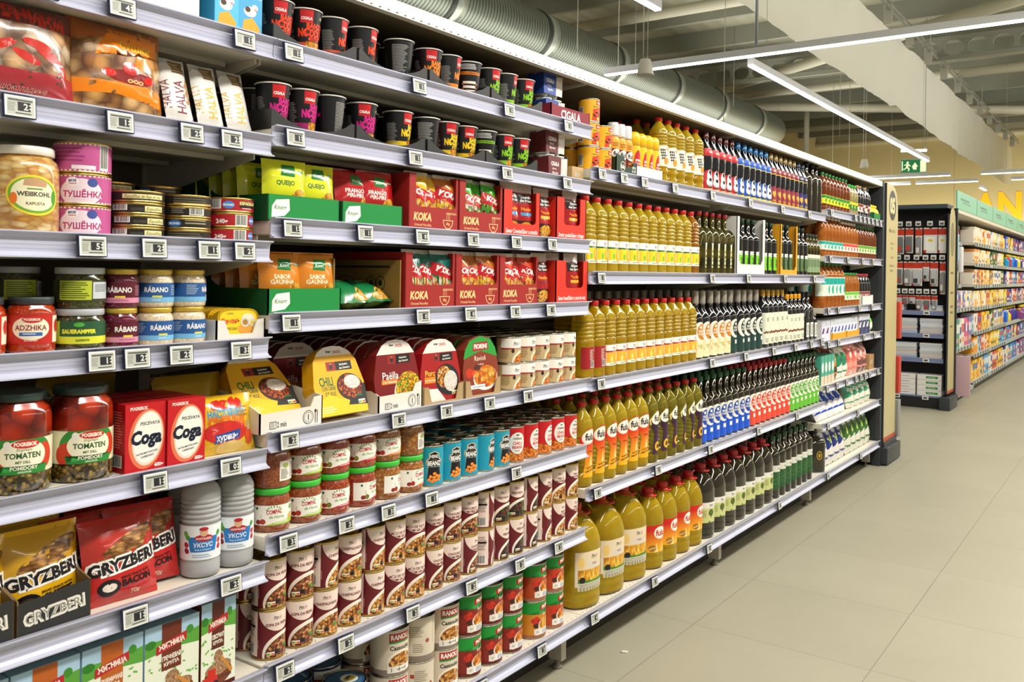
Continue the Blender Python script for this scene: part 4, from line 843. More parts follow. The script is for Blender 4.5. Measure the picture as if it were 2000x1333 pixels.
# big jugs with handles
def jug(name, desc, h, r, m, art, lz, capc, sq=2.6, handle=True, wr=1.):
    P = [(r*.82, 0, sq), (r*.97, .006, sq), (r, .018, sq)] + [(p[0], p[1], sq) for p in ribs(r, .02, h*.24, 2, .002)] + [(r*.985, h*.26, sq), (r*.985, h*.56, sq)] + [(r, h*.58, sq), (r*.98, h*.66, sq), (r*.88, h*.75, 2.3), (r*.66, h*.84, 2), (r*.4, h*.90, 2), (.021, h*.925), (.02, h*.945)]
    parts = [('cap', cap(.0225, h*.07, capc, h*.93)), ('label', lab(art, on_cyl(r*.988, lz, sq), gu=.008))]
    if handle:
        b = MB(); R_ = r*.36; z = h*.935
        b.tube([(R_*math.cos(t)*1.25, -r*.28+R_*math.sin(t)*1.9+r*.28, z-.004+.002*math.sin(t)) for t in [k*2*PI/20 for k in range(21)]], .0035, C(capc, .35), 6)
        b.lathe([(.026, z-.012), (.026, z-.004), (.023, z-.004), (.023, z-.012)], 20, C(capc, .35), caps=False)
        parts.append(('handle', b.mesh('handle')))
    return Kind(name, 'jug', desc, MB().lathe(P, 40, m).mesh(name), parts)
def big_art():
    c = Cv(.15, .135, 'E6DCC8', -.07); c.R(-.07, .075, .08, .135, 'E2D2B4'); porsi(c, .01, .118, .009); c.R(-.02, .075, .035, .1, 'D8D0C0'); c.T('ÓLEO', .008, .092, .006, 'A8242A', .03)
    c.R(-.06, .035, .07, .075, GRAIN); c.P([(-.06, .03), (.07, .03), (.07, .042), (0, .036), (-.06, .042)], '4A8A2A'); c.E(-.045, .04, .011, .011, '2A1E1E', 16); c.R(-.06, .004, .07, .03, 'D8D4C0'); c.lines(-.055, .006, .12, .022, 4, '8A8A7A'); c.E(-.05, .1, .012, .02, 'E8C878', 14); c.E(.055, .1, .01, .016, 'E8C878', 14); return c
JBIG = jug('oil_jug', 'giant golden oil jug with wheat label', .345, .084, OIL, big_art(), .06, 'C01E1E', 2.6)
def fj_art():
    g = blend('jug_label_fade', 'F2B41E', 'D0201A', .075, .15); c = Cv(.2, .115, g, -.1); c.E(.022, .086, .030, .024, 'F4EFE0', 30); c.T('fula', .022, .086, .022, 'C01E1E', .03, mw=.044); c.P([(-.01, 0), (.004, .05), (.016, 0)], 'F4D890'); c.P([(.02, 0), (.03, .055), (.04, 0)], 'F0C860'); c.E(-.014, .028, .017, .013, 'A8741E', 16); c.T('mais longe', -.014, .028, .0055, 'F7E8B0', .03, rot=.2, mw=.03); c.lines(-.08, .05, .035, .04, 6, 'F7C8A0'); return c
JFU = jug('oil_jug', 'golden oil jug with red-and-yellow label', .305, .060, OIL, fj_art(), .055, 'C01E1E', 2.4)
def oj_art():
    c = Cv(.2, .095, 'C8CC8A', -.1); c.R(-.1, .07, .1, .095, 'E4E2D8'); porsi(c, .01, .083, .008); c.E(.005, .05, .016, .015, '5A6A2A', 18); c.R(.003, .028, .007, .045, '4A3A1A'); c.lines(-.05, .03, .03, .03, 6, '8A8E5A'); c.R(-.01, .004, .0, .014, '2E7A2E'); return c
JOL = jug('olive_oil_jug', 'dark olive-oil jug with red handle', .315, .060, OIL_DARK, oj_art(), .062, 'B41E20', 2.4)
def gc_art():
    c = Cv(.15, .125, '2A5A32'); c.R(-.075, .092, .075, .125, 'D8D8CC'); c.T('Por', .0, .108, .009, '1E1A1A', .03, sh=.2)
    for i in range(60): c.E(random.uniform(-.035, .035), random.uniform(.02, .088), .0022, .0016, '5A8A4A', 6)
    c.E(0, .045, .014, .018, '3A6A3A', 16); return c
JGC = slim('olive_oil_bottle', 'stout olive-oil bottle with green cap', .315, .044, OIL_DARK, '1A4A2A', gc_art(), .045, .72, .0185, .026, nr=.017)
JTN = slim('olive_oil_jug', 'squat dark jug with gold emblem', .25, .062, OIL_DARK, '181A16', Cv(.1, .09, None).E(.0, .05, .018, .026, 'B8962A', 20).E(.0, .05, .013, .02, '2A2A1A', 18).E(0, .05, .008, .012, 'B8962A', 14), .05, .72, .019, .02, 2.5, nr=.02)
# sprays
def spray(kind):
    if kind == 'f':
        r, h = .0235, .182; c = Cv(2*PI*r, .115, '6A1A1C'); c.R(-.075, .088, .075, .115, 'F0A828'); c.E(0, .07, .021, .017, 'F4EFE4', 26); c.T('fula', .001, .07, .016, '26201E', .03, mw=.034); c.T('SPRAY', 0, .043, .009, 'E08A1E', .03, mw=.03); c.T('& GO', 0, .03, .009, 'E08A1E', .03); c.lines(-.018, .094, .036, .016, 3, '6A3A14')
        b = MB().lathe([(r*.96, 0), (r, .002), (r, .116), (r*.93, .126), (r*.7, .134), (r*.66, .14)], 28, 'E8A028'); cp = MB().lathe([(r*.84, .134), (r*.86, .14), (r*.86, h-.006), (r*.8, h), (r*.2, h)], 24, C('D8DADA', .15, 0, .5)).mesh('cap'); d = 'maroon aerosol can with clear cap'
    else:
        r, h = .0245, .170; c = Cv(2*PI*r, .112, 'F0C41C'); c.E(.004, .05, .019, .05, 'C41E22', 26); c.T('SPRAY', .006, .062, .0085, 'F4EFE4', .03, mw=.03); c.T('PARA UNTAR', .006, .05, .007, 'F4EFE4', .03, mw=.033); c.E(.008, .026, .009, .009, 'F4F0EA', 18); c.E(.008, .026, .005, .005, 'C41E22', 14); c.T('Espiga', .004, .086, .007, 'C41E22', .03)
        b = MB().lathe([(r*.96, 0), (r, .002), (r, .114), (r*.97, .116), (r*.9, .118)], 28, 'F0C41C'); cp = MB().lathe([(r*.98, .116), (r*.98, .15), (r*.9, .162), (r*.6, .169), (r*.1, .17)], 28, C('F2C41A', .3, 0, .3)).mesh('cap'); d = 'yellow aerosol can with red oval'
    return Kind('spray_can', 'spray can', d, b.mesh('spray_can'), [('cap', cp), ('label', lab(c, on_cyl(r*1.001, .001), gu=.005))])
SPF, SPY = spray('f'), spray('y')
def uksus():
    r, h = .0395, .195; P = [(r*.8, 0), (r*.97, .004), (r, .014), (r*.99, .03), (r*.96, .034), (r, .04), (r*.985, .105)] + ribs(r, .108, .158, 5, .0034) + [(r, .160), (r*.96, .170), (r*.8, .182), (r*.5, .192), (.013, .196)]
    c = Cv(.16, .068, 'E8ECEE', -.08); c.P([(-.024, .016), (.026, .016), (.032, .046), (-.03, .046)], '2A7AC0'); c.T('УКСУС', .001, .03, .0085, 'F6F6F4', .02, mw=.038); c.T('Essig aus Essigsäure', .001, .021, .0028, 'F6F6F4', .01); c.E(.002, .044, .018, .007, 'B8242E', 22); c.T('HORTALISSKI', .002, .043, .004, 'F0E8E8', .03, mw=.03); c.E(.002, .055, .008, .008, 'D8B08A', 16); c.E(.002, .062, .009, .004, 'B82A34', 14)
    for x, y, q in ((-.03, .045, '4E9A3A'), (-.034, .052, '6AAA3A'), (.034, .05, '4E9A3A'), (-.033, .03, 'B82A34'), (.036, .034, 'C83A3A'), (.036, .022, 'B82A34'), (-.032, .018, '8A2A3A')): c.E(x, y, .006, .005, q, 12, rot=x*30)
    c.lines(-.02, .004, .04, .008, 2, '8AA8C8')
    return Kind('vinegar_bottle', 'bottle', 'clear УКСУС vinegar bottle', MB().lathe(P, 36, WATER).mesh('vinegar_bottle'), [('label', lab(c, on_cyl(r*.995, .038), gu=.005)), ('cap', cap(.015, .012, 'B8202A', .195))])
UKS = uksus()
# soft drink-like vinegar bottles of the last bay
def vin(name, desc, h, r, m, capc, lc, l2, lz=.04, lh=.05, white=True):
    P = [(r*.85, 0), (r, .006)] + ribs(r, .008, lz, 2, .002) + [(r*.97, lz+.002), (r*.97, lz+lh)] + [(r, lz+lh+.004), (r*1.0, h*.68), (r*.86, h*.76), (r*.5, h*.87), (.0115, h*.91), (.0115, h*.95)]
    c = Cv(2*PI*r*.97*.8, lh, lc); w = r; c.R(-w*1.5, lh*.62, w*1.5, lh*.96, l2); c.E(0, lh*.35, w*.5, lh*.25, l2, 14)
    parts = [('cap', cap(.0145, .015, capc, h-.015)), ('label', lab(c, on_cyl(r*.975, lz), gu=.006))]
    return Kind(name, 'bottle', desc, MB().lathe(P, 24, m).mesh(name), parts)
V1 = vin('lemon_seasoning_bottle', 'green-capped brown bottle with yellow label', .222, .0335, VINEGAR_DARK, '1E8A3A', 'F2D81E', '2A8A3A'); V2 = vin('lime_seasoning_bottle', 'pale bottle with dark green label', .2, .030, liquid('lime_juice', 'C8B87A', .5, .05), '18B03A', '1E7A3E', 'E8C82A'); V3 = vin('soy_sauce_bottle', 'black sauce bottle with white label', .21, .030, GLASS_BLACK, 'B8925A', 'E0DCD0', '8A3A2A'); V3b = vin('soy_sauce_bottle', 'dark sauce bottle with maroon label', .205, .028, GLASS_BLACK, '2A2A2A', '5A3A4A', 'D8C8C0')
V4 = vin('vinegar_bottle', 'amber vinegar bottle with teal label', .235, .034, VINEGAR, 'E4E2D8', 'D8E4D4', '2AA89A'); V5 = vin('vinegar_bottle', 'amber vinegar bottle with red label', .225, .033, VINEGAR, 'E4E2D8', 'EDE4DC', 'D0503A'); V6 = vin('vinegar_bottle', 'brown vinegar bottle with green label', .215, .032, VINEGAR_DARK, '1E7A3A', 'DAD8C0', '6AA83A'); V7 = vin('vinegar_bottle', 'tall amber vinegar bottle with teal strip', .265, .038, VINEGAR, '2A8A4A', 'D8E4D4', '1EA89A', .07, .11); V8 = vin('vinegar_bottle', 'small amber vinegar bottle with lime label', .21, .03, VINEGAR, '2A8A3A', 'E8ECD8', '6AC03A'); V9 = vin('vinegar_bottle', 'dark vinegar bottle with red cap', .205, .031, GLASS_BLACK, 'B02028', 'D0B8B8', '8A4A4A')

# ---- more kinds: pouches and boxes of the first bay
def pryan():
    w, h = .19, .17; c = Cv(w, h, GL('B0A090')); c.R(-w/2, h*.25, w/2, h*.8, COOKW); c.R(-w/2, h*.78, w/2, h, GL('6A2A22')); c.T('ПРЯНИКИ', .0, h*.88, .022, 'D0342A', .06, rot=-.08, mw=w*.9)
    for x, y, a in ((-.04, .09, .4), (0, .075, -.4), (.035, .085, -.6), (.06, .07, -.9), (-.07, .08, .1), (.02, .1, -.2)): c.E(x, y, .026, .008, GL('C82A1E'), 16, rot=a)
    c.R(-w/2, 0, w/2, h*.3, GL('A8323A')); 
    for i in range(28): c.E(random.uniform(-.09, .09), random.uniform(.004, .05), .003, .0022, '4A3A2A', 6)
    c.T('шоколадные', 0, .02, .009, 'D8B0A0', .0, sh=.2); return bag('cookie_bag', 'bag', 'clear bag of cookies printed red ПРЯНИКИ', w, h, .06, c, GL('A8988A'), 31, nx=.012, wr=.004)
PRY = pryan()
def sushki():
    w, h = .185, .175; c = Cv(w, h, COOK); c.P([(-w*.5, h*.78), (w*.0, h*.86), (w*.5, h*.8), (w*.5, h), (-w*.5, h)], GL('A85A1E')); c.P([(-w*.3, h*.62), (w*.1, h*.76), (w*.42, h*.7), (w*.45, h*.92), (-w*.1, h*.95), (-w*.25, h*.75)], GL('F08A0E')); c.T('СУШКИ', .025, h*.76, .013, 'F7D03A', .02, rot=-.05)
    c.P([(-w*.5, h*.2), (-w*.1, h*.22), (w*.5, h*.14), (w*.5, h*.3), (w*.2, h*.36), (-w*.2, h*.34), (-w*.5, h*.36)], GL('F08A0E')); c.E(.012, h*.42, .05, .014, GL('8A1E1E'), 24); c.E(.01, h*.52, .017, .013, GL('C82A2A'), 20); c.E(-.035, h*.44, .014, .008, GL('D82A1E'), 16); c.E(.05, h*.42, .012, .008, GL('D82A1E'), 16)
    for x in (-.012, 0, .012): c.E(x+.02, h*.38, .006, .004, 'E8B46A', 14); c.E(x+.02, h*.38, .003, .0018, '7A1E1A', 10)
    c.P([(w*.1, h*.55), (w*.3, h*.5), (w*.26, h*.66), (w*.14, h*.68)], GL('F08A0E')); return bag('bread_ring_bag', 'bag', 'orange printed bag of small bread rings', w, h, .065, c, GL('C88A4A'), 32, wr=.005, nx=.012)
SUSH = sushki()
def halva(col, desc, seed):
    w, h = .062, .145; c = Cv(w, h, GL('D8D6D0', .3)); c.R(-w*.1, h*.78, w*.42, h*.97, '6A5434'); c.lines(-w*.1, h*.8, w*.5, h*.15, 4, 'B8A478'); c.T('HALVA', w*.02, h*.42, .021, col, .02, rot=PI/2, mw=h*.5); c.T('HALVA', -w*.42, h*.45, .014, col, .0, rot=PI/2, mw=h*.5)
    if seed == 1:
        for i in range(6): c.E(w*.32+(i % 2)*.005, h*.35+i*.009, .006, .005, 'B0804A', 12, rot=i)
    c.R(-w/2, 0, w/2, h*.05, 'D8B81E' if seed > 1 else 'B8909A'); return bag('halva_bar', 'bar', desc, w, h, .026, c, GL('D8D6D0'), seed, wr=.002, nx=.01, seam=.012)
HV1, HV2, HV3 = halva('7A1E34', 'white HALVA bar with maroon letters', 1), halva('D0A81E', 'silver HALVA bar with yellow letters', 2), halva('D0A81E', 'silver HALVA bar with yellow letters', 3)
def cowbox():
    w, h = .118, .143; c = Cv(w, h, '4AB0DC')
    for x in (-.03, .03):
        c.R(x-.028, 0, x+.028, h, '5ABCE4' if x < 0 else '4AA8D8'); c.T('33', x-.014, .098, .012, 'E8C83A', .0, sh=.3); c.T('Коровки', x+.010, .090, .010, 'EDE8C8', .0, sh=.3, mw=.036)
        c.P([(x-.022, .012), (x+.018, .006), (x+.024, .024), (x+.004, .044), (x-.018, .036)], 'E8A82A'); c.E(x-.002, .056, .016, .011, 'E8E4DC', 16); c.E(x-.008, .06, .007, .006, '4A3428', 12); c.E(x+.01, .066, .008, .007, 'EFEBE4', 14); c.E(x+.012, .062, .004, .003, 'E89AA8', 10)
        for i in range(5): c.E(x-.02+i*.01, .006+(i % 2)*.004, .006, .004, 'A83A2A', 8)
    return box_kind('candy_box', 'box', 'sky-blue candy box with painted cows', w, h, .09, c, '3A9ACA')
COWB = cowbox()
def plainbox(w, h, d, col, art=None, desc='plain white carton', name='carton', side=None, cat='box'):
    c = art or Cv(w*.9, h*.9).lines(-w*.3, h*.3, w*.6, h*.3, 4, 'C8C8C0'); return box_kind(name, cat, desc, w, h, d, c, side or col)
WBX = plainbox(.16, .15, .1, 'E6E6E4', desc='white carton with faint print'); TBX = plainbox(.15, .05, .1, 'A8724A', desc='low brown carton')
def coga():
    w, h, d = .0835, .128, .055; c = Cv(w, h, 'C41820'); c.E(.002, h*.47, w*.44, h*.44, 'E07A52', 36, rot=-.12); c.E(.004, h*.48, w*.38, h*.40, 'F2D8C4', 36, rot=-.12); c.E(.004, h*.49, w*.34, h*.37, 'F1EDE2', 36, rot=-.12)
    c.T('POGREBOK', -.014, h*.93, .006, 'F2EAE0', .03, mw=.036); c.T('PISCEVAYA', .009, h*.70, .0062, '1E2430', .02, sh=.15, mw=.04); c.T('Coga', .002, h*.5, .024, '141C34', .05, sh=.12, mw=.064); c.T('NATRIUMHYDROGEN', .003, h*.27, .0036, '2A2A34', .02, rot=.12, mw=.044); c.T('CARBONAT', .004, h*.22, .0036, '2A2A34', .02, rot=.12); c.T('400g', w*.33, .009, .0068, 'F2EAE0', .04)
    l = Cv(d, h, 'A8161C'); l.lines(-d*.4, h*.35, d*.8, h*.55, 14, 'D87A74'); l.bars(-d*.3, .012, d*.6, .02)
    return box_kind('soda_box', 'box', 'red box of baking soda lettered Coga', w, h, d, c, 'A8161C', l)
COGA = coga()
def snack():
    w, h = .135, .12; c = Cv(w, h, GL('E0B81A')); c.E(-.015, h*.84, .028, .011, GL('C82A22'), 18); c.E(.02, h*.86, .018, .012, GL('C82A22'), 18); c.T('НАСТОЯЩИЙ', -.004, h*.70, .015, '3A9AC8', .05, rot=.04, mw=.085); c.T('СУПЧИК', -.002, h*.54, .021, 'D8741A', .08, rot=.03, mw=.09)
    c.E(-.01, h*.36, .05, .024, GL('C82A22'), 22); c.P([(-.04, h*.18), (.02, h*.24), (.022, h*.40), (-.038, h*.33)], GL('1E4A9A')); c.T('курицы', -.01, h*.29, .013, 'F4F2EC', .03, rot=.08, mw=.05); c.E(.0, h*.1, .034, .013, 'E8C878', 18); c.E(.048, h*.26, .012, .02, GL('D84A1E'), 16); c.P([(.045, h*.36), (.053, h*.36), (.051, h*.55), (.048, h*.55)], 'C8D0D8'); c.lines(.022, h*.6, .035, .025, 3, 'A8741A')
    return bag('snack_bag', 'bag', 'bright yellow soup-snack bag', w, h, .045, c, GL('E0B81A'), 41, wr=.006, seam=.01)
SNK = snack()
BKB = bag('snack_bag', 'bag', 'dull gold bag lying at an angle', .17, .16, .05, Cv(.17, .16, GL('A88A1E')).P([(.03, .03), (.07, .05), (.05, .06)], GL('C85A2A')).bars(-.08, .08, .02, .04), GL('A88A1E'), 42, wr=.006)
def gryz(kind):
    w, h = .145, .155; a = {'c': 'E8B41A', 'b': 'C0201E'}[kind]; top = {'c': 'C89A1E', 'b': 'B8342A'}[kind]; c = Cv(w, h, GL(a)); c.R(-w/2, h*.5, w/2, h, GL(top)); c.E(.0, h*.62, .05, .02, STICK, 24, rot=.3); c.E(.02, h*.72, .05, .016, STICK, 24, rot=.35)
    c.T('GRYZBERI', .0, h*.47, .0235, 'F0EDE4', .13, rot=.12, mw=w*.98); c.T('GRYZBERI', .0, h*.47, .021, '1A1418', .05, rot=.12, mw=w*.92)
    c.T('BREAD SNACK WITH', .022, h*.31, .0045, '2A1410', .02, rot=.1, mw=.06); c.T('CHEESE' if kind == 'c' else 'BACON', .024, h*.24, .0125, '1E1010', .04, rot=.1, mw=.06); c.T('70g', .022, h*.10, .009, 'E8C8B0' if kind == 'b' else '3A2A1A', .02, rot=.1)
    c.E(-.03, h*.2, .022, .016, '1A1418', 18); c.E(-.03, h*.205, .014, .008, 'E8DCD0' if kind == 'b' else '4A3A2A', 14); c.R(-w/2, 0, w/2, .01, GL(a)); c.R(-w/2, h*.95, w/2, h, GL(a))
    return bag('bread_snack_bag', 'bag', 'yellow cheese bread-snack bag' if kind == 'c' else 'red bacon bread-snack bag', w, h, .045, c, GL(a), 50+ord(kind), wr=.005)
GRC, GRB = gryz('c'), gryz('b')
def gtray():
    w, h, d = .128, .062, .2; b = MB(); t = .003; k = C('2E2E2C', .6); b.prism([(-w/2, 0), (w/2, 0), (w/2, h*1.1), (-w/2, h*.9)], 'y', 0, t, k); b.prism([(0, 0), (d, 0), (d, .12), (0, h)], 'x', -w/2, -w/2+t, C('7A6440', .7)); b.prism([(0, 0), (d, 0), (d, .12), (0, h*1.1)], 'x', w/2-t, w/2, C('7A6440', .7)); b.box(-w/2, w/2, 0, d, 0, .001, k)
    c = Cv(w, h*.9); c.T('GRYZBERI', 0, h*.5, .021, 'E4E0D4', .06, rot=.08, mw=w*.84); c.T('GRYZBERI', 0, h*.5, .016, '8A8A80', .0, rot=.08, mw=w*.78)
    return Kind('display_tray', 'tray', 'charcoal tray lettered GRYZBERI', b.mesh('display_tray'), [('printed_front', lab(c, on_flat(), gu=None, base=.0003))])
GTR = gtray()
def zhit(kind):
    w, h, d = (.118, .168, .058) if kind != 'd' else (.082, .178, .058); a = {'o': 'B8601E', 'b': '6E2E1A', 'd': '5E2414'}[kind]; c = Cv(w, h, 'E4E8D4'); c.R(-w/2, h*.78, w/2, h, 'A8C8DC'); c.P([(-w/2, h*.66), (0, h*.7), (w/2, h*.66), (w/2, h*.84), (w*.1, h*.8), (-w/2, h*.84)], '5AA03A'); c.E(w*.32, h*.84, w*.07, h*.05, '3E8A2A', 14); c.E(-w*.4, h*.80, w*.1, h*.05, '2E7A22', 14)
    for i in range(26): c.E(random.uniform(-w*.48, w*.48), random.uniform(h*.3, h*.64), .0035, .0018, '6AB04A', 8, rot=random.uniform(-1, 1))
    c.P([(-w*.2, h*.46), (w*.16, h*.46), (w*.16, h), (-w*.2, h)], a); c.P([(-w*.3, h*.66), (w*.26, h*.74), (w*.26, h*.84), (-w*.3, h*.76)], 'B4242A'); c.T('ЖИТНИЦА', -w*.02, h*.75, .0095, 'F2ECDC', .05, rot=.11, mw=w*.48); c.T({'o': 'ПШЕНИЧНАЯ', 'b': 'ГРЕЧНЕВАЯ', 'd': 'ОВСЯНАЯ'}[kind], -w*.02, h*.6, .0085, 'F2ECDC', .04, rot=.06, mw=w*.34); c.T('КРУПА', -w*.02, h*.53, .007, 'F2ECDC', .03, rot=.06, mw=w*.28)
    c.E(0, h*.16, w*.4, h*.13, '7A3E1E', 26, rot=.12); c.E(0, h*.23, w*.38, h*.08, GROAT, 26, rot=.12); c.E(w*.0, h*.36, w*.13, h*.08, GROAT, 20); c.P([(w*.06, h*.34), (w*.1, h*.36), (w*.42, h*.16), (w*.36, h*.12)], 'C88A3A')
    c.R(-w/2, 0, w/2, h*.05, a)
    if kind == 'd': c.R(-w*.46, h*.06, -w*.02, h*.16, 'C82A1E'); c.R(-w*.3, h*.15, -w*.08, h*.24, 'C82A1E'); c.E(-w*.36, h*.06, w*.09, h*.045, '26201E', 16); c.E(-w*.08, h*.06, w*.09, h*.045, '26201E', 16)
    if kind == 'd':
        for i in range(6):
            for j in range(2): c.R(w*.0+i*w*.07, h*(.1+.02*((i+j) % 2)), w*.03+i*w*.07, h*(.115+.02*((i+j) % 2)), '3A2A22')
    return box_kind('groats_box', 'box', {'o': 'groats box with orange stripe', 'b': 'groats box with brown stripe', 'd': 'narrow groats box with red tractor'}[kind], w, h, d, c, 'A8C8DC' if kind != 'd' else '6E2E1A', top='8AB0C8')
ZO, ZB, ZD = zhit('o'), zhit('b'), zhit('d')
def pate():
    w, h, d = .10, .058, .026; b = MB(); N = 28; O = []
    for k in range(N):
        t = 2*PI*k/N; s_, c_ = math.sin(t), math.cos(t); O.append((w/2*abs(c_)**.5*(1 if c_ > 0 else -1), h/2+h/2*abs(s_)**.5*(1 if s_ > 0 else -1)))
    b.prism(O, 'y', 0, d, C('D8B01E', .25, .4)); b.prism([(x*1.04, h/2+(z-h/2)*1.05) for x, z in O], 'y', -.001, .002, C('D0A81A', .25, .5))
    c = Cv(w*1.02, h); c.P([(x*.93, h/2+(z-h/2)*.9) for x, z in O], GL('EFC81E')); c.T('Печень', -w*.2, h*.58, .0105, 'C8281E', .03, rot=.06, mw=w*.45); c.T('ТРЕСКИ', -w*.2, h*.3, .005, '1E3A1E', .02); c.T('СТЕРИЛ.', -w*.2, h*.84, .003, '2A5A2A', .02); c.E(w*.16, h*.28, w*.2, h*.2, 'D89A3A', 20); c.E(w*.24, h*.66, w*.16, h*.18, 'E8D8B8', 18); c.E(w*.16, h*.52, .011, .010, 'C8C8C0', 20); c.E(w*.16, h*.52, .007, .006, 'A87A2A', 18); c.E(w*.34, h*.5, .009, .008, 'C8C8C0', 18); c.E(w*.34, h*.5, .005, .0045, 'E0B83A', 16)
    return Kind('liver_tin', 'tin', 'yellow oval liver tin', b.mesh('liver_tin'), [('printed_lid', lab(c, on_flat(0, -.001), gu=None, base=.0003))])
PATE = pate()
def wtray(w, d, h, desc, dip, col='E0DCD2', back=None):
    b = MB(); t = .003; k = C(col, .6); b.prism([(-w/2, 0), (w/2, 0), (w/2, h), (w/2-.02, h*.96), (w/2-.032, dip), (-w/2+.032, dip), (-w/2+.02, h*.96), (-w/2, h)], 'y', 0, t, k)
    for x in (-w/2, w/2-t): b.prism([(0, 0), (d, 0), (d, back or h), (0, h)], 'x', x, x+t, k)
    b.box(-w/2+t, w/2-t, d-t, d, 0, back or h, k); b.box(-w/2+t, w/2-t, t, d-t, 0, .001, k); return Kind('display_tray', 'tray', desc, b.mesh('display_tray'))

# ---- soft packs of the last bay
def fbag(w, h, t, desc, c0, c1, c2, seed, name='flour_bag', word=None):
    c = Cv(w, h, GL(c0)); c.P([(-w/2, h*.35), (w*.1, h*.5), (w/2, h*.3), (w/2, h*.75), (-w/2, h*.85)], GL(c1)); c.E(w*.05, h*.62, w*.24, h*.1, GL(c2), 18); c.R(-w/2, h*.18, w/2, h*.24, GL(c1))
    if word: c.T(word, 0, h*.62, h*.05, 'F4F4F0', .03, mw=w*.6)
    return bag(name, 'bag', desc, w, h, t, c, GL(c0), seed, wr=.004, nx=.018)
FB1 = fbag(.115, .200, .07, 'white bag with royal blue panel', 'E6E4E0', '1E4AB8', 'F0F0F0', 61); FB2 = fbag(.125, .175, .075, 'white bag with sea-green panel', 'E4DFD0', '3E9A72', 'E8F0E0', 62); FB3 = fbag(.115, .235, .07, 'navy and white bag with lime spot', 'DDD8D0', '22347A', 'B8D83A', 63); FB4 = fbag(.115, .24, .07, 'green and white bag with lime spot', 'D8D8C8', '3E6A2A', 'A8D03A', 64)
FB5 = fbag(.105, .21, .06, 'salmon pink tall pack', 'E09A88', 'D86A5E', 'F4E8E0', 65, 'rice_pack'); FB6 = fbag(.11, .2, .06, 'dark pack with pink top', '7A4A44', 'E0988A', 'F0F0EA', 66, 'rice_pack'); FB7 = fbag(.1, .19, .06, 'white pack with emerald band', 'E4E4DC', '2A8A5A', '2A4A6A', 67, 'rice_pack'); FB8 = fbag(.08, .2, .05, 'brown pack with orange top', '4A4434', 'E08A2A', 'D8C8A8', 68, 'rice_pack')
def salt(desc, c0, c1, w=.07, h=.12):
    c = Cv(w*.98, h, c0); c.P([(-w/2, h*.35), (-w*.1, h*.62), (w*.2, h*.62), (0, h*.35)], c1); c.R(-w/2, h*.7, w/2, h, 'C8CCD8'); return box_kind('salt_pack', 'pack', desc, w, h, .05, c, 'D8D8DC')
SL1, SL2, SL3 = salt('white salt pack with blue peaks', 'E8EAF0', '1E3AB0'), salt('plum and white tub', 'E4DCE8', '5A2A6A', .08, .12), salt('navy patterned packet', '2A3464', 'E8E8E8', .09, .13)
NETG = bag('netted_pack', 'bag', 'bright green netted pack', .1, .12, .08, Cv(.1, .12, GL('7AD81E')).E(0, .04, .04, .03, 'E8F0D8', 16), GL('6AC81A'), 70)
TEAL = plainbox(.06, .17, .09, '4EA890', Cv(.06, .17, '4EA890').E(0, .1, .02, .03, 'E8F0E8', 16).R(-.03, 0, .03, .05, 'E8C8B0'), 'tall teal carton', 'rice_carton')
def lemon():
    b = MB().lathe([(.012, 0), (.02, .004), (.027, .02), (.028, .035), (.022, .055), (.010, .066), (.009, .07)], 20, C('F2D81E', .3)); return Kind('lemon_juice_bottle', 'bottle', 'yellow lemon-shaped juice bottle', b.mesh('lemon_juice_bottle'), [('cap', MB().lathe([(.011, .07), (.012, .072), (.011, .086), (.003, .088)], 16, 'F0D01A').mesh('cap'))])
LEM = lemon()

# ================================================================== shelving
DEPTH = .45
ZL = {'sweets shelf': 1.806, 'halva shelf': 1.600, 'tinned-fish shelf': 1.376, 'horseradish shelf': 1.174, 'tomato-jar shelf': .940, 'bread-snack shelf': .700, 'groats shelf': .470, 'near floor shelf': .18}
ZM = {'upper noodle-cup shelf': 1.806, 'lower noodle-cup shelf': 1.624, 'cheese-noodle shelf': 1.428, 'chicken-noodle shelf': 1.225, 'ready-meal shelf': .971, 'baked-bean shelf': .751, 'soup-can shelf': .475, 'ravioli-can shelf': .18}
ZR = {'spray-oil shelf': 1.675, 'green-label oil shelf': 1.325, 'red-label oil shelf': .966, 'swoosh-label oil shelf': .599, 'oil-jug shelf': .18}
ZF = {'lemon-juice shelf': 1.71, 'upper vinegar shelf': 1.441, 'lower vinegar shelf': 1.138, 'salt shelf': .945, 'rice shelf': .689, 'blue-bag shelf': .47, 'navy-bag shelf': .18}
Z = {**ZL, **ZM, **ZR, **ZF}
S = {k: v-.004 for k, v in Z.items()}          # height of each shelf's top surface
W_ = 1.33; Y0 = 1.246
BAY = {'L': (Y0-W_, Y0), 'M': (Y0, Y0+W_), 'R1': (Y0+W_, Y0+2*W_), 'R2': (Y0+2*W_, Y0+3*W_), 'F': (Y0+3*W_, Y0+4*W_)}
SHELFW = C('D9D4C4', .45); PERF = C('5A564C', .6)
RAIL = C('C2C4D6', .28, 0, .4); RAILD = C('A8AAC0', .3)
def rail_mesh(L):
    b = MB(); a, q = 0, L   # profile in (y, z): y negative is towards the aisle
    P = [(.004, .0), (-.013, .003), (-.013, .0005), (-.003, -.003), (-.0005, -.008), (.0015, -.032), (-.003, -.037), (-.011, -.0395), (-.011, -.042), (.004, -.042)]
    b.prism(P, 'x', a+.001, q-.001, RAIL)
    for z in (-.013, -.020, -.027): b.box(a+.002, q-.002, -.0006+(-z-.008)*.083, .001+(-z-.008)*.083, z-.0006, z+.0006, RAILD)
    return b.mesh('price_rail')
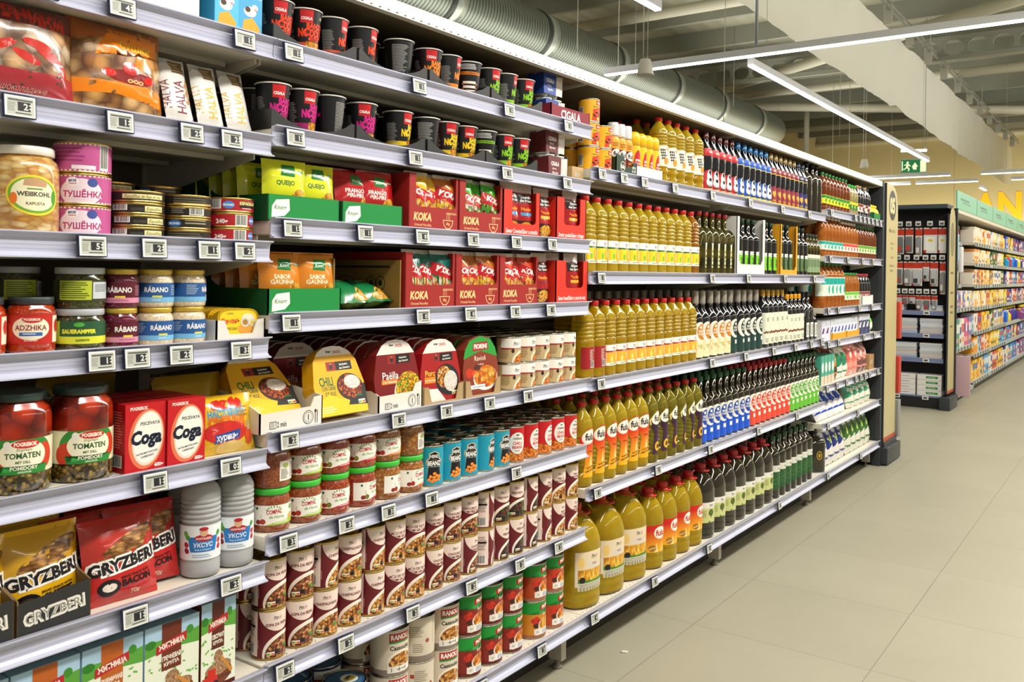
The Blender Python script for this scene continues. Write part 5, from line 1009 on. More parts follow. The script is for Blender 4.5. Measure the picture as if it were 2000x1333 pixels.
def shelf_mesh(L, deep, holes, brackets=True, thick=.03):
    b = MB(); b.rbox(.0015, L-.0015, .004, deep, -.004-thick, -.004, .0015, SHELFW)
    b.box(.02, L-.02, deep*.3, deep*.36, -.034-.01, -.034, SHELFW); b.box(.02, L-.02, deep*.75, deep*.81, -.034-.01, -.034, SHELFW)
    for x in ((.004, L-.0075) if brackets else ()):   # brackets
        b.prism([(.05, -.034), (deep, -.034), (deep, -.11), (deep-.05, -.11), (.05, -.045)], 'x', x, x+.0035, SHELFW)
    if holes:
        n = int(L/.028)
        for i in range(n):
            x = .02+i*(L-.04)/(n-1); b.add([(x+.0022*math.cos(t*PI/3), .018+.0022*math.sin(t*PI/3), -.0037) for t in range(6)], [range(6)], PERF)
    return b.mesh('shelf')
_rm, _sm = {}, {}
def shelf(bay, name, deep=DEPTH):
    a, q = BAY[bay]; L = q-a; z = Z[name]
    holes = name in ('ravioli-can shelf', 'oil-jug shelf', 'near floor shelf', 'navy-bag shelf', 'baked-bean shelf', 'soup-can shelf')
    k = (round(L, 3), holes, deep, z > .3)
    if k not in _sm: _sm[k] = shelf_mesh(L, deep, holes, z > .3)
    if round(L, 3) not in _rm: _rm[round(L, 3)] = rail_mesh(L)
    where = {'L': 'first bay', 'M': 'second bay', 'R1': 'first oil bay', 'R2': 'second oil bay', 'F': 'last bay'}[bay]
    o = thing('shelf', _sm[k], f'cream metal {name} with lilac price rail, {where}', 'shelf', (FX, a, z), PI/2, 'shelves of the long shelving run')
    part(o, 'price_rail', _rm[round(L, 3)], 'lilac-grey plastic price rail')
for n in ZL: shelf('L', n)
for n in ZM: shelf('M', n)
for n in ZR: shelf('R1', n); shelf('R2', n)
for n in ZF: shelf('F', n)
# back panels, posts, base and lamp canopy of each bay
PAN = C('7A6C58', .6)  # pale metal; shade behind the shelves is put into this brown
for i, (bay, (a, q)) in enumerate(BAY.items()):
    nm = ['first', 'second', 'third', 'fourth', 'fifth'][i]
    b = MB().box(.0005, q-a-.0005, DEPTH+.012, DEPTH+.03, .05, 2.0, PAN)
    o = thing('shelving_bay', b.mesh('back_panel'), f'cream {nm} bay frame of the long shelving run', 'shelving', (FX, a, 0), PI/2, 'bays of the long shelving run')
    for s_ in (0, 1):
        x = 0 if s_ == 0 else q-a-.012
        p = MB().box(x, x+.012, DEPTH+.002, DEPTH+.0115, .0, 2.0, C('4A4C50', .5) if bay == 'F' and s_ else SHELFW); part(o, 'post', p.mesh('post'))
    part(o, 'base_panel', MB().box(.001, q-a-.001, .13, .15, 0, .13, C('2C2822', .6)).mesh('base_panel'))
    for x in (q-a-.06,):
        part(o, 'foot', MB().box(x, x+.03, .05, .10, .03, .138, C('B8B2A6')).lathe([(.018, 0), (.018, .008), (.008, .012), (.008, .03)], 12, C('8A8478'), cx=x+.015, cy=.075).mesh('foot'))
    b = MB().prism([(0, 1.953), (0, 1.988), (.004, 1.99), (DEPTH, 2.006), (DEPTH, 2.002), (.02, 1.984), (.006, 1.982), (.006, 1.957), (.022, 1.957), (.022, 1.953)], 'x', .001, q-a-.001, C('E4E0D6', .4))
    n = int((q-a)/.03)
    for k in range(n):
        x = .02+k*(q-a-.04)/(n-1); b.add([(x-.004, -.0003, 1.9565), (x+.004, -.0003, 1.9565), (x+.004, -.0003, 1.9595), (x-.004, -.0003, 1.9595)], [(0, 1, 2, 3)], PERF)
    b.box(.002, q-a-.002, .022, DEPTH-.001, 1.957, 1.9595, C('77694F', .6))  # underside of the white canopy, its shade put into the brown colour
    thing('canopy', b.mesh('canopy'), f'white top canopy over the {nm} shelving bay', 'canopy', (FX, a, 0), PI/2, 'canopies of the long shelving run', parts=[('end_bracket', MB().prism([(.01, 1.951), (.01, 1.975), (.2, 1.99), (DEPTH, 1.99), (DEPTH, 1.92), (.3, 1.925)], 'x', q-a-.004, q-a-.001, SHELFW).mesh('end_bracket'))])
# electronic price tags
def tagk(d):
    b = MB().rbox(-.0265, .0265, -.007, .0, -.0185, .0185, .002, C('242A44', .35)); c = Cv(.0505, .035); c.R(-.0245, .0005, .0245, .0345, 'E8E8E6'); c.R(-.021, .003, .022, .0315, 'C2C4BA')
    c.R(-.019, .026, .020, .029, '5A5C58'); c.R(-.004, .010, .0165, .025, '24262A'); c.T(d, .009, .0175, .0105, 'D8DAD4', .03); c.lines(.0142, .012, .0045, .011, 2, 'D8DAD4', 0); c.lines(-.02, .008, .013, .016, 6, '8A8C84'); c.lines(-.008, .004, .026, .004, 1, '4A4C48')
    return Kind('price_tag', 'price tag', f'white electronic price tag showing {d}', b.mesh('price_tag'), [('display', lab(c, on_flat(0, -.007, -.0175), gu=None, base=.0002))])
TG = {d: tagk(d) for d in '012345'}
def tags(name, ys, ds):
    for y, d in zip(ys, ds):
        o = put(TG[d], y, -.0125, Z[name]-.021, name, lean=-.10)
        o['group'] = 'electronic price tags'
tags('sweets shelf', [0.752,0.893,1.159], '241')
tags('halva shelf', [0.717,0.892,1.039,1.131], '2122')
tags('tinned-fish shelf', [0.844,0.963,1.082,1.167], '5212')
tags('horseradish shelf', [0.864,0.932,1.023,1.161], '1223')
tags('tomato-jar shelf', [0.972,1.14], '10')
tags('bread-snack shelf', [0.936,1.145], '12')
tags('upper noodle-cup shelf', [1.287,1.693,2.082,2.403], '1111')
tags('lower noodle-cup shelf', [1.295,1.682,2.076,2.401], '1111')
tags('cheese-noodle shelf', [1.291,1.51,1.713,1.922,2.127,2.319], '110011')
tags('chicken-noodle shelf', [1.291,1.72,1.916,2.126,2.317], '10001')
tags('ready-meal shelf', [1.291,1.635,1.819,2.008,2.199], '22221')
tags('baked-bean shelf', [1.292,1.463,1.603,1.764,2.144], '33312')
tags('soup-can shelf', [1.288,1.467,1.698,1.938,2.17,2.383], '222222')
tags('ravioli-can shelf', [1.992,2.295], '33')
tags('spray-oil shelf', [2.622,2.775,2.932,3.19,3.559,3.997,4.441,4.879], '24235445')
tags('green-label oil shelf', [2.627,3.567,3.987,4.499,4.989], '14455')
tags('red-label oil shelf', [2.635,3.578,3.97,4.346,4.68,4.949,5.145], '1455354')
tags('swoosh-label oil shelf', [2.624,3.079,3.576,4.149,4.721], '23444')
tags('oil-jug shelf', [2.616,3.064,3.576,4.465], '4345')
tags('lemon-juice shelf', [5.296,5.816,5.925,6.025,6.128,6.234,6.344,6.456], '21122333')
tags('upper vinegar shelf', [5.287,5.656,6.001,6.265], '1121')
tags('lower vinegar shelf', [5.268,5.472,5.934,6.258], '1211')
tags('salt shelf', [5.277,5.482,6.059,6.339], '0121')
tags('rice shelf', [5.262,5.462,5.669,5.883,5.998,6.113,6.219,6.44], '21322113')
tags('blue-bag shelf', [5.291,5.943], '10')
tags('navy-bag shelf', [5.299,6.024], '11')

# ================================================================== products, bay by bay
s = 'sweets shelf'
put(TBX, .86, .02, S[s], s); put(WBX, 1.005, .03, S[s], s); put(COWB, 1.172, .02, S[s], s); put(WBX, .72, .05, S[s], s)
s = 'halva shelf'
put(PRY, .745, .012, S[s], s, lean=-.1); put(SUSH, .925, .012, S[s], s, lean=-.12); put(HV1, 1.047, .016, S[s], s, lean=-.32, rot=.0); put(HV2, 1.118, .016, S[s], s, lean=-.32); put(HV3, 1.188, .016, S[s], s, lean=-.32)
put(PRY, .78, .11, S[s], s, back=True); put(SUSH, .98, .12, S[s], s, back=True)
s = 'tinned-fish shelf'
put(WEIS, .763, .062, S[s], s, rot=-.35)
for i, k in enumerate((TUSF, TUSF, TUSB)): put(k, .866, .06, S[s]+i*.0563, s, ('bottom of its stack', 'middle of its stack', 'top of its stack')[i], rot=-.45)
for i, k in enumerate((SPR[1], SPR[1], SPR[1], SPR[0])): put(k, .972, .058, S[s]+i*.0228, s, f'{ORD[i]} tin up', rot=-.45+.1*(i % 2))
for i, k in enumerate((SPR[2], SPR[4], SPR[3], SPR[2])): put(k, 1.077, .058, S[s]+i*.0228, s, f'{ORD[i]} tin up', rot=-.45+.08*i)
for i, k in enumerate((SPR[6], SPR[6], SPR[5])): put(k, 1.182, .058, S[s]+i*.0313, s, f'{ORD[i]} tin up', rot=-.4+.06*i)
for j, (y, kk) in enumerate(((.972, SPR[0]), (1.077, SPR[4]))):
    for i in range(5): put(kk, y+.004, .165, S[s]+i*.0228, s, f'{ORD[i]} tin up', back=True, rot=-.4)
for i in range(2): put(TUSB, .866, .175, S[s]+i*.0563, s, back=True)
put(WEIS, .763, .18, S[s], s, back=True)
s = 'horseradish shelf'
for y in (.692, .776): put(ADZJ, y, .055, S[s], s, rot=-.45)
put(ADZJ, .61, .055, S[s], s, rot=-.4)
put(SOR, .862, .055, S[s], s, 'lower', rot=-.5); put(SORB, .862, .055, S[s]+.0738, s, 'upper', rot=-.5)
for y in (.70, .79):
    put(SORB, y, .145, S[s], s, 'lower', back=True); put(SORB, y, .145, S[s]+.0738, s, 'upper', back=True)
for t, dz, ro in (('lower', 0, -.1), ('upper', .0728, -.6)): put(RABR, .938, .05, S[s]+dz, s, t, rot=ro)
for y, a in ((1.008, -.1), (1.081, .05)):
    put(RABB, y, .05, S[s], s, 'lower', rot=a); put(RABB, y, .05, S[s]+.0728, s, 'upper', rot=a-.35 if y < 1.05 else .9)
    for dd in (.124, .198): put(RABB, y, dd, S[s], s, 'lower', back=True, slim=True); put(RABB, y, dd, S[s]+.0728, s, 'upper', back=True, slim=True)
    put(RABR, y-.07, .118, S[s], s, 'lower', back=True)
put(wtray(.122, .2, .044, 'white cardboard tray of yellow tins', .014), 1.184, .012, S[s], s)
for i in range(5): put(PATE, 1.184, .018+i*.030, S[s]+.004, s, '' if i == 0 else 'tray', back=i > 0, lean=-.12)
s = 'tomato-jar shelf'
for y, ro in ((.645, -.4), (.758, -.4), (.871, -.35)): put(TOM, y, .062, S[s], s, rot=ro)
put(COGA, .970, .012, S[s], s); put(COGA, 1.055, .008, S[s], s)
for y in (.970, 1.055): put(COGA, y, .071, S[s], s, back=True); put(COGA, y, .13, S[s], s, back=True)
put(SNK, 1.168, .010, S[s], s, lean=-.2, rot=-.05); put(BKB, 1.16, .095, S[s], s, lean=-.3, back=True); put(SNK, 1.1, .19, S[s], s, back=True); put(BKB, .98, .25, S[s], s, back=True)
s = 'bread-snack shelf'
put(GTR, .80, .006, S[s], s); put(GTR, .668, .006, S[s], s)
put(GRC, .80, .03, S[s]+.01, s, lean=-.14, tilt=0); put(GRC, .672, .028, S[s]+.008, s, lean=-.12)
put(GRC, .80, .09, S[s]+.012, s, back=True, lean=-.14); put(GRC, .67, .09, S[s]+.01, s, back=True, lean=-.14)
put(GRB, .938, .012, S[s], s, lean=-.18, rot=-.05); put(GRB, 1.005, .045, S[s]+.006, s, lean=-.2, rot=-.1); put(GRB, .90, .065, S[s]+.004, s, lean=-.2, back=True)
put(GRB, .98, .12, S[s], s, lean=-.3, back=True); put(GRB, 1.05, .16, S[s], s, lean=-.4, back=True)
put(UKS, 1.120, .05, S[s], s, rot=-.5); put(UKS, 1.203, .05, S[s], s, rot=-.5); put(UKS, 1.15, .14, S[s], s, back=True)
s = 'groats shelf'
put(ZO, .668, .012, S[s], s); put(ZO, .790, .012, S[s], s); put(ZO, .912, .012, S[s], s); put(ZB, 1.034, .012, S[s], s); put(ZD, 1.138, .010, S[s], s)
for y in (.668, .790, .912, 1.034): put(ZB, y, .075, S[s], s, back=True); put(ZB, y, .138, S[s], s, back=True)
# ---- second bay
s = 'upper noodle-cup shelf'
M1Y = [1.295, 1.377, 1.459, 1.558, 1.690, 1.803, 1.885, 1.975, 2.070, 2.152, 2.243]; ks = ['r', 'r', 'r', 'r', 'ob', 'o', 'o', 'oi', 'g', 'g', 'g']
ro = [-.25, -.45, .5, .45, -.7, -.4, .5, -.7, .0, .5, -.1]
row([CU[k] for k in ks], M1Y, S[s]+.001, s, .0405, .052, rots=ro)
TR = [cup_tray(.248, 0), cup_tray(.262, 0)]
for y, k in ((1.373, 0), (1.626, 0), (1.888, 1), (2.156, 1)): put(TR[k], y, .0055, S[s], s)
fill(CU['ob'], 1.27, 2.3, S[s]+.001, s, .0405, .14, 3, slim=False)
put(TWB, 2.415, .05, S[s]+.085, s, 'upper'); put(TWB, 2.43, .05, S[s]+.003, s, 'lower')
tr = wtray(.235, .25, .05, 'wine-red cardboard tray lettered CIGALA', .046, '8A2434'); c_ = Cv(.2, .046); c_.T('CIGALA', 0, .023, .027, 'F2E6E0', .03, sx=.9, mw=.12); tr.parts.append(('printed_front', lab(c_, on_flat(), gu=None, base=.0004)))
put(tr, 2.452, .004, S[s], s)
s = 'lower noodle-cup shelf'
M2Y = [1.290, 1.372, 1.453, 1.560, 1.690, 1.797, 1.879, 1.961, 2.052, 2.140, 2.223]; ks = ['p', 'p', 'pb', 'p', 'y', 'yb', 'y', 'y', 'gi', 'g', 'g']
row([CU[k] for k in ks], M2Y, S[s]+.001, s, .0405, .052, rots=[-.15, .0, .35, -.4, .2, -.8, -.2, -.25, -.7, -.15, -.15])
for y, k in ((1.37, 0), (1.622, 0), (1.877, 0), (2.135, 1)): put(TR[k], y, .0055, S[s], s)
fill(CU['ob'], 1.27, 2.3, S[s]+.001, s, .0405, .14, 3, slim=False)
put(TWR, 2.42, .03, S[s], s, 'lower'); put(TWR, 2.41, .035, S[s]+.079, s, 'upper'); put(TWR, 2.41, .11, S[s], s, 'lower', back=True); put(plainbox(.07, .05, .1, 'B89A6A', desc='small open brown carton'), 2.525, .02, S[s], s)
s = 'cheese-noodle shelf'
put(KB, 1.345, .006, S[s], s); put(KB, 1.560, .006, S[s], s)
for y, d, k, l in ((1.31, .02, QUE, -.05), (1.405, .026, QUE2, -.1), (1.535, .03, FRA, -.2), (1.6, .02, FRA, -.12)): put(k, y, d, S[s]+.036, s, lean=l, rot=-.1)
for i in range(4):
    put(QUE, 1.295, .085+i*.05, S[s]+.032, s, back=True, lean=-.1); put(QUE2, 1.40, .085+i*.05, S[s]+.028, s, back=True, lean=-.1); put(FRA, 1.51, .085+i*.05, S[s]+.02, s, back=True, lean=-.1); put(FRA, 1.61, .085+i*.05, S[s]+.02, s, back=True, lean=-.1)
put(KOKA, 1.785, .006, S[s], s); put(KOKA, 1.988, .006, S[s], s); put(SAVC, 2.188, .006, S[s], s); put(SAVP, 2.468, .006, S[s], s)
for y, d, k in ((1.745, .012, NPY), (1.80, .028, NPY), (1.858, .012, NPB), (1.945, .012, NPG), (2.005, .028, NPG), (2.062, .012, NPG)): put(k, y, d, S[s]+.014, s, lean=-.05, rot=random.uniform(-.15, .15))
put(NPOB, 2.158, .012, S[s]+.004, s, lean=-.05); put(NPOB, 2.232, .016, S[s]+.004, s, lean=-.05, rot=-.1); put(NPO, 2.335, .012, S[s], s, lean=-.06); put(NPO, 2.500, .012, S[s]+.003, s, lean=-.04)
for y, k in ((1.79, NPY), (1.99, NPG), (2.18, NPO), (2.46, NPO), (2.33, NPO)):
    for i in range(3): put(k, y, .09+i*.06, S[s]+.006, s, back=True, lean=-.05)
s = 'chicken-noodle shelf'
put(KB2, 1.352, .006, S[s], s)
for y, d, k in ((1.315, .03, GAL), (1.41, .022, GAL)): put(k, y, d, S[s]+.032, s, lean=-.1, rot=-.08)
for i in range(4): put(GAL, 1.31, .09+i*.05, S[s]+.03, s, back=True, lean=-.1); put(GAL, 1.42, .09+i*.05, S[s]+.02, s, back=True, lean=-.1)
b_ = MB(); t_ = .004; KR = C('8E7238', .7); b_.box(-.105, .105, .26, .264, 0, .125, KR); b_.box(-.105, -.101, .02, .26, 0, .125, KR); b_.box(.101, .105, .0, .26, 0, .125, KR); b_.box(-.105, .105, .0, .26, 0, .001, KR)
cb = Cv(.2, .12); K_ = '2A2814'; cb.R(-.1, .105, .1, .11, K_); cb.R(-.1, .012, .1, .032, K_); cb.T('NET WT. 30 x 85g PACKS', .05, .022, .008, 'A08A4A', .02, mw=.09)
for x in (-.055, .035, .068): cb.E(x, .066, .016 if x > 0 else .03, .018, K_, 24); cb.E(x, .066, .014 if x > 0 else .028, .016, KR, 24); cb.E(x, .066, .007, .008, K_, 14)
put(Kind('display_box', 'box', 'open brown cardboard box with printed symbols', b_.mesh('display_box'), [('printed_side', lab(cb, on_left(.101, .135, .0), gu=None, base=.0006))]), 1.563, .012, S[s], s)
put(GRNP, 1.524, .012, S[s]+.001, s, lean=-1.25, rot=.1); put(GRNP, 1.6005, .03, S[s]+.001, s, lean=-1.3, rot=-.08)
for y in (1.776, 1.977, 2.178): put(KOKA, y, .006, S[s], s)
put(SAVB, 2.478, .006, S[s], s)
for y, d, k in ((1.735, .012, NPT), (1.79, .028, NPT), (1.85, .012, NPT), (1.936, .012, NPB), (1.992, .028, NPB), (2.05, .012, NPB), (2.137, .012, NPR), (2.195, .028, NPR), (2.252, .012, NPR)): put(k, y, d, S[s]+.014, s, lean=-.05, rot=random.uniform(-.15, .15))
put(NPOR, 2.330, .012, S[s], s, lean=-.08); put(NPO, 2.515, .012, S[s]+.003, s, lean=-.05); put(NPO, 2.43, .03, S[s]+.003, s, lean=-.05)
for y, k in ((1.78, NPT), (1.98, NPB), (2.18, NPR), (2.46, NPOR), (2.33, NPOR)):
    for i in range(3): put(k, y, .09+i*.06, S[s]+.006, s, back=True, lean=-.05)
s = 'ready-meal shelf'
put(meal_tray(.176, 'torn white tray printed 2 min, with a leaning meal'), 1.318, .006, S[s], s); put(meal_tray(.160, 'white tray printed 2 min under dark red meals'), 1.668, .006, S[s], s)
put(MC, 1.312, .055, S[s]+.006, s, lean=-.72, rot=.0); put(MC, 1.485, .012, S[s]+.002, s, lean=-.32, rot=.02)
put(MP, 1.668, .014, S[s]+.01, s, lean=-.1); put(MO, 1.835, .012, S[s]+.004, s, lean=-.08); put(MF, 2.010, .012, S[s]+.004, s, lean=-.06)
for i in range(8):
    put(MP, 1.665, .058+i*.043, S[s]+.004, s, back=True, lean=-.06); put(MO, 1.833, .056+i*.043, S[s]+.004, s, back=True, lean=-.06); put(MF, 2.005, .056+i*.043, S[s]+.004, s, back=True, lean=-.05)
    if i > 2: put(MP, 1.49, .06+i*.043, S[s]+.004, s, back=True, lean=-.06)
tp = plainbox(.16, .1, .34, 'B49A6A', desc='cut-down brown carton between the meals'); tp = wtray(.165, .34, .05, 'cut-down brown cardboard tray', .008, 'B0966A'); put(tp, 1.835, .004, S[s], s); put(tp, 2.008, .004, S[s], s)
Y5 = [2.171,2.268,2.348,2.431,2.505]
Y5 = [Y5[0]+.018]+Y5[1:]
row(PSMALL, Y5, S[s], s, .0372, tier='lower'); row(PSMALL, Y5, S[s]+.0793, s, .0372, tier='upper')
fill(PSMALL, 2.14, 2.54, S[s], s, .0372, .13, 3, 'lower'); fill(PSMALL, 2.14, 2.54, S[s]+.0793, s, .0372, .13, 4, 'upper')
s = 'baked-bean shelf'
YJ = [1.303, 1.394, 1.483, 1.572, 1.660, 1.749]
for y, lo, up, rl, ru in zip(YJ, (COG, COG, COR, COR, COO, COO), (COB, COG, COR, COR, COO, COBO), (-.5, -.35, -.3, .3, .6, .1), (-.3, -.35, -.3, -.35, -.3, -.2)):
    put(lo, y, .056, S[s], s, 'lower', rot=rl); put(up, y, .056, S[s]+.0942, s, 'upper', rot=ru)
    for j in (1, 2): put(lo, y, .056+j*.0885, S[s], s, 'lower', back=True); put(up, y, .056+j*.0885, S[s]+.0942, s, 'upper', back=True)
row(HEINZ, [1.832, 1.9085, 1.985, 2.0615, 2.138], S[s], s, .0375, rots=[-.5, -.15, -.35, .25, -.1])
row(HILL, [2.2145, 2.291, 2.3675, 2.444, 2.5205], S[s], s, .0374, rots=[-.45, .1, .2, -.15, .1])
fill(HEINZ, 1.80, 2.17, S[s], s, .0376, .1275, 4, slim=False); fill(HILL, 2.18, 2.57, S[s], s, .0376, .1275, 4, slim=False)
s = 'soup-can shelf'
Y7 = [1.297,1.378,1.452,1.53,1.613,1.694,1.768,1.841,1.905,1.996,2.054,2.141,2.221,2.29,2.375,2.456,2.535]
K7 = [SOPA, SOPA, CHIS, CHIS, CHIS, MAO, MAO, CHOU, CHOU, CHOU, CHOU, FEIJA, FEIJA, FEIJA, DOBR, DOBR, DOBR]
R7 = [-.25, -.45, -.55, -.5, -.1, -.3, -.4, -.1, -.35, .1, .8, -.0, -.1, .2, .3, -.1, -.1]
row(K7, Y7, S[s], s, .0374, tier='lower', rots=R7); row(K7, Y7, S[s]+.109, s, .0374, tier='upper', rots=[-.25, -.5, .25, -.5, .0, -.2, -.6, -.5, -.4, -.6, .8, -.5, -.6, .2, -.1, -.5, -.2])
for j in (1, 2, 3):
    for k, y in zip(K7, Y7[:-1]):
        if j == 1: put(k, max(1.285, y), .050+j*.078, S[s], s, 'lower', back=True, slim=False)
        if j < 4: put(k, max(1.285, y), .050+j*.078, S[s]+.109, s, 'upper', back=True, slim=j > 1)
s = 'ravioli-can shelf'
row([RAN, RANB, RAN], [1.700, 1.803, 1.906], S[s], s, .0505, tier='lower', rots=[-.3, .1, -.4]); row([RAN, RANB, RAN], [1.700, 1.803, 1.906], S[s]+.1165, s, .0505, tier='upper', rots=[-.3, -.2, -.35])
YB = [2.010, 2.112, 2.214, 2.283, 2.371, 2.462, 2.520]
for t, dz, kk in (('lower', 0, (FIR, FIR, FIR, FIY, FIO, FIY, FIO)), ('upper', .1165, (FIR, FIR, FIR, FIO, FIO, FIY, FIO))):
    for y, d, k in zip((2.009, 2.112, 2.215, 2.346, 2.449, 2.281, 2.516), (.062, .062, .062, .062, .062, .144, .142), kk): put(k, y, d, S[s]+dz, s, t, rot=-.1+.2*(d > .1))
for dd in (.17, .275):
    for t, dz in (('lower', 0), ('upper', .1165)):
        for i in range(3): put(RAN, 1.70+i*.103, dd, S[s]+dz, s, t, back=True)
        for i in range(5 if dd > .2 else 2): put(FIR, 2.02+i*.105, dd+.004*(dd > .2), S[s]+dz, s, t, back=True)
for i, (y, d, n) in enumerate(((1.32, .07, 2), (1.44, .07, 2), (1.56, .08, 3), (1.37, .19, 3), (1.49, .2, 3), (1.60, .21, 3))):
    for j in range(n): put(TUNA, y, d, S[s]+j*.0455, s, f'tin {ORD[j]} from below', rot=.4*j+i)
# ---- oil bays
s = 'spray-oil shelf'
for i in range(3): put(YCAN, 2.642, .05, S[s]+i*.081, s, f'{ORD[i]} can up', rot=-.2)
for i in range(2): put(YCAN, 2.722, .046, S[s]+i*.081, s, f'{ORD[i]} can up', rot=-.2)
for y in (2.66, 2.74):
    for i in range(2): put(YCAN, y, .13, S[s]+i*.081, s, back=True)
row(SPF, [2.787, 2.836, 2.885], S[s]+.002, s, .0242, .036, rots=[-.3, -.2, -.1]); row(SPY, [2.939, 2.991, 3.043, 3.095], S[s]+.002, s, .0252, .034, rots=[-.4, 0, 0, 0])
b_ = MB(); g_ = C('1E3A28', .5); b_.prism([(-.078, 0), (.078, 0), (.078, .052), (.05, .05), (.045, .034), (-.01, .03), (-.02, .065), (-.078, .07)], 'y', 0, .003, g_); b_.box(-.078, -.075, 0, .1, 0, .06, g_); b_.box(.075, .078, 0, .1, 0, .05, g_); b_.box(-.078, .078, 0, .1, 0, .001, g_)
c_ = Cv(.15, .06); c_.E(-.03, .03, .018, .018, 'E8E0C8', 24); c_.E(-.03, .03, .016, .016, '1E3A28', 24); c_.T('fula', -.03, .03, .014, 'F0ECE0', .03, mw=.028); c_.T('SPRAY', .056, .032, .009, 'E0DCCC', .03, mw=.03); c_.T('& GO', .056, .02, .009, 'E0DCCC', .03)
put(Kind('display_tray', 'tray', 'dark green tray of aerosol cans', b_.mesh('display_tray'), [('printed_front', lab(c_, on_flat(), gu=None, base=.0003))]), 2.838, .006, S[s], s)
put(wtray(.215, .1, .045, 'plain white cardboard tray of yellow cans', .044), 3.018, .005, S[s], s)
for y in (2.80, 2.86, 2.93, 3.0, 3.06): put(SPF if y < 2.9 else SPY, y, .125, S[s]+.002, s, back=True)
YV = [3.18,3.275,3.318,3.426,3.52]
row(VQ, YV, S[s], s, .0395, rots=[-.2, -.2, -.1, -.2, -.15]); fill(VQ, 3.14, 3.56, S[s], s, .0395, .15, 2, slim=False)
YG = [3.618,3.696,3.764,3.838,3.904,3.986,4.069,4.142,4.216,4.28,4.363,4.44,4.507,4.571,4.624,4.715,4.766,4.877,4.933,4.983,5.129,5.168]
row([GAR]*5+[GAB]*6+[GAM]*6+[GAN]*2+[ODK]*3, YG, S[s], s, .0355, jit=.12, face=-.35)
fill(lambda y: GAR if y < 3.95 else GAB if y < 4.4 else GAM if y < 4.85 else ODK, 3.6, 5.2, S[s], s, .0355, .13, 2, slim=False)
s = 'green-label oil shelf'
YO = [2.565,2.644,2.747,2.805,2.89,2.968,3.039,3.129,3.213,3.282,3.352,3.461]
YO = [2.622+(3.482-2.622)*i/11 for i in range(12)]
row([OG]*11+[OAM], YO, S[s], s, .0380, .05, jit=.05); fill(OG, 2.60, 3.5, S[s], s, .0385, .13, 2, slim=False, jit=.04)
YR = [3.566,3.632,3.705,3.772,3.823,3.892]
row(OLR, YR, S[s], s, .0345, jit=.08, face=-.1); fill(OLR, 3.55, 3.92, S[s], s, .0345, .13, 2, slim=False)
def frame_box(w, h, col, desc, bot=.045, sd=.022):
    b = MB(); k = C(col, .55); b.prism([(-w/2, 0), (w/2, 0), (w/2, h), (w/2-sd, h), (w/2-sd, bot+.02), (w/2-sd-.02, bot), (-w/2+sd+.02, bot), (-w/2+sd, bot+.02), (-w/2+sd, h), (-w/2, h)], 'y', 0, .003, k)
    b.box(-w/2, -w/2+.003, 0, .3, 0, h, k); b.box(w/2-.003, w/2, 0, .3, 0, h, k); b.box(-w/2, w/2, 0, .3, 0, .001, k); return Kind('display_box', 'box', desc, b.mesh('display_box'))
put(frame_box(.365, .268, 'DCDAD4', 'white cut-out box of green-label bottles', .05, .03), 4.075, .004, S[s], s); row(OGR, [3.975, 4.047, 4.119, 4.191], S[s]+.002, s, .034, .045, jit=.1)
row(OGR, [4.300, 4.370, 4.440], S[s], s, .034, .045, jit=.1)
put(frame_box(.272, .262, 'E0A01E', 'yellow cut-out box of moss-label bottles', .03, .022), 4.614, .004, S[s], s); row(OGR2, [4.540, 4.612, 4.684], S[s]+.002, s, .034, .045, jit=.1)
row(OGR2, [4.800, 4.872, 4.944], S[s], s, .034, .045, jit=.1); row(OPL, [5.010, 5.066, 5.122, 5.178], S[s], s, .0272, .04, jit=.1)
fill(OGR, 3.935, 4.22, S[s]+.002, s, .034, .13, 2); fill(OGR, 4.285, 4.465, S[s], s, .034, .13, 2); fill(OGR2, 4.505, 4.72, S[s]+.002, s, .034, .13, 2); fill(OGR2, 4.765, 4.97, S[s], s, .034, .13, 2); fill(OPL, 4.98, 5.21, S[s], s, .0272, .11, 3)
s = 'red-label oil shelf'
YO = [2.595,2.687,2.729,2.801,2.888,2.958,3.046,3.12,3.196,3.272,3.345,3.432]
YO = [2.625+(3.46-2.625)*i/11 for i in range(12)]
row(ORD_, YO, S[s], s, .0379, .05, rots=[PI/2, PI/2, .04, 0, .04, 0, .0, .05, .04, 0, .05, 0]); fill(ORD_, 2.60, 3.49, S[s], s, .0385, .13, 1, slim=False, jit=.04)
YW = [3.541,3.606,3.693,3.771,3.859,3.91,4.017,4.087,4.167,4.251]
row([SC_]*5+[SD_]*5, YW, S[s], s, .0352, jit=.12, face=-.2); fill(lambda y: SC_ if y < 3.95 else SD_, 2.9, 4.28, S[s], s, .0355, .222, 2, slim=False); fill(lambda y: SC_ if y < 3.95 else SD_, 3.52, 4.28, S[s], s, .0355, .13, 1, slim=False)
row(WG, [4.345, 4.416, 4.487, 4.558, 4.629], S[s], s, .0342, jit=.1); row(WY, [4.703, 4.769, 4.835, 4.901], S[s], s, .0322, jit=.1); row([WD, WD, WDS], [4.985, 5.058, 5.145], S[s], s, .0348, jit=.1)
fill(lambda y: WG if y < 4.66 else WY if y < 4.94 else WD, 4.31, 5.2, S[s], s, .035, .13, 2, slim=False)
s = 'swoosh-label oil shelf'
row([FUO]*6+[FUP]*6, [2.632, 2.716, 2.799, 2.882, 2.965, 3.052, 3.150, 3.214, 3.290, 3.362, 3.438, 3.507], S[s], s, .0412, .052, rots=[-.2, -.25, -.15, -.25, -.3, -.35, .0, -.1, .1, .3, .2, -.1])
fill(FUO, 2.59, 3.55, S[s], s, .0412, .16, 3, slim=False)
YS = [3.558,3.607,3.688,3.76,3.836,3.916,3.987,4.065,4.158,4.227,4.298,4.366,4.434,4.509,4.582,4.654,4.708,4.779,4.845,4.912,4.993,5.054,5.098,5.181]
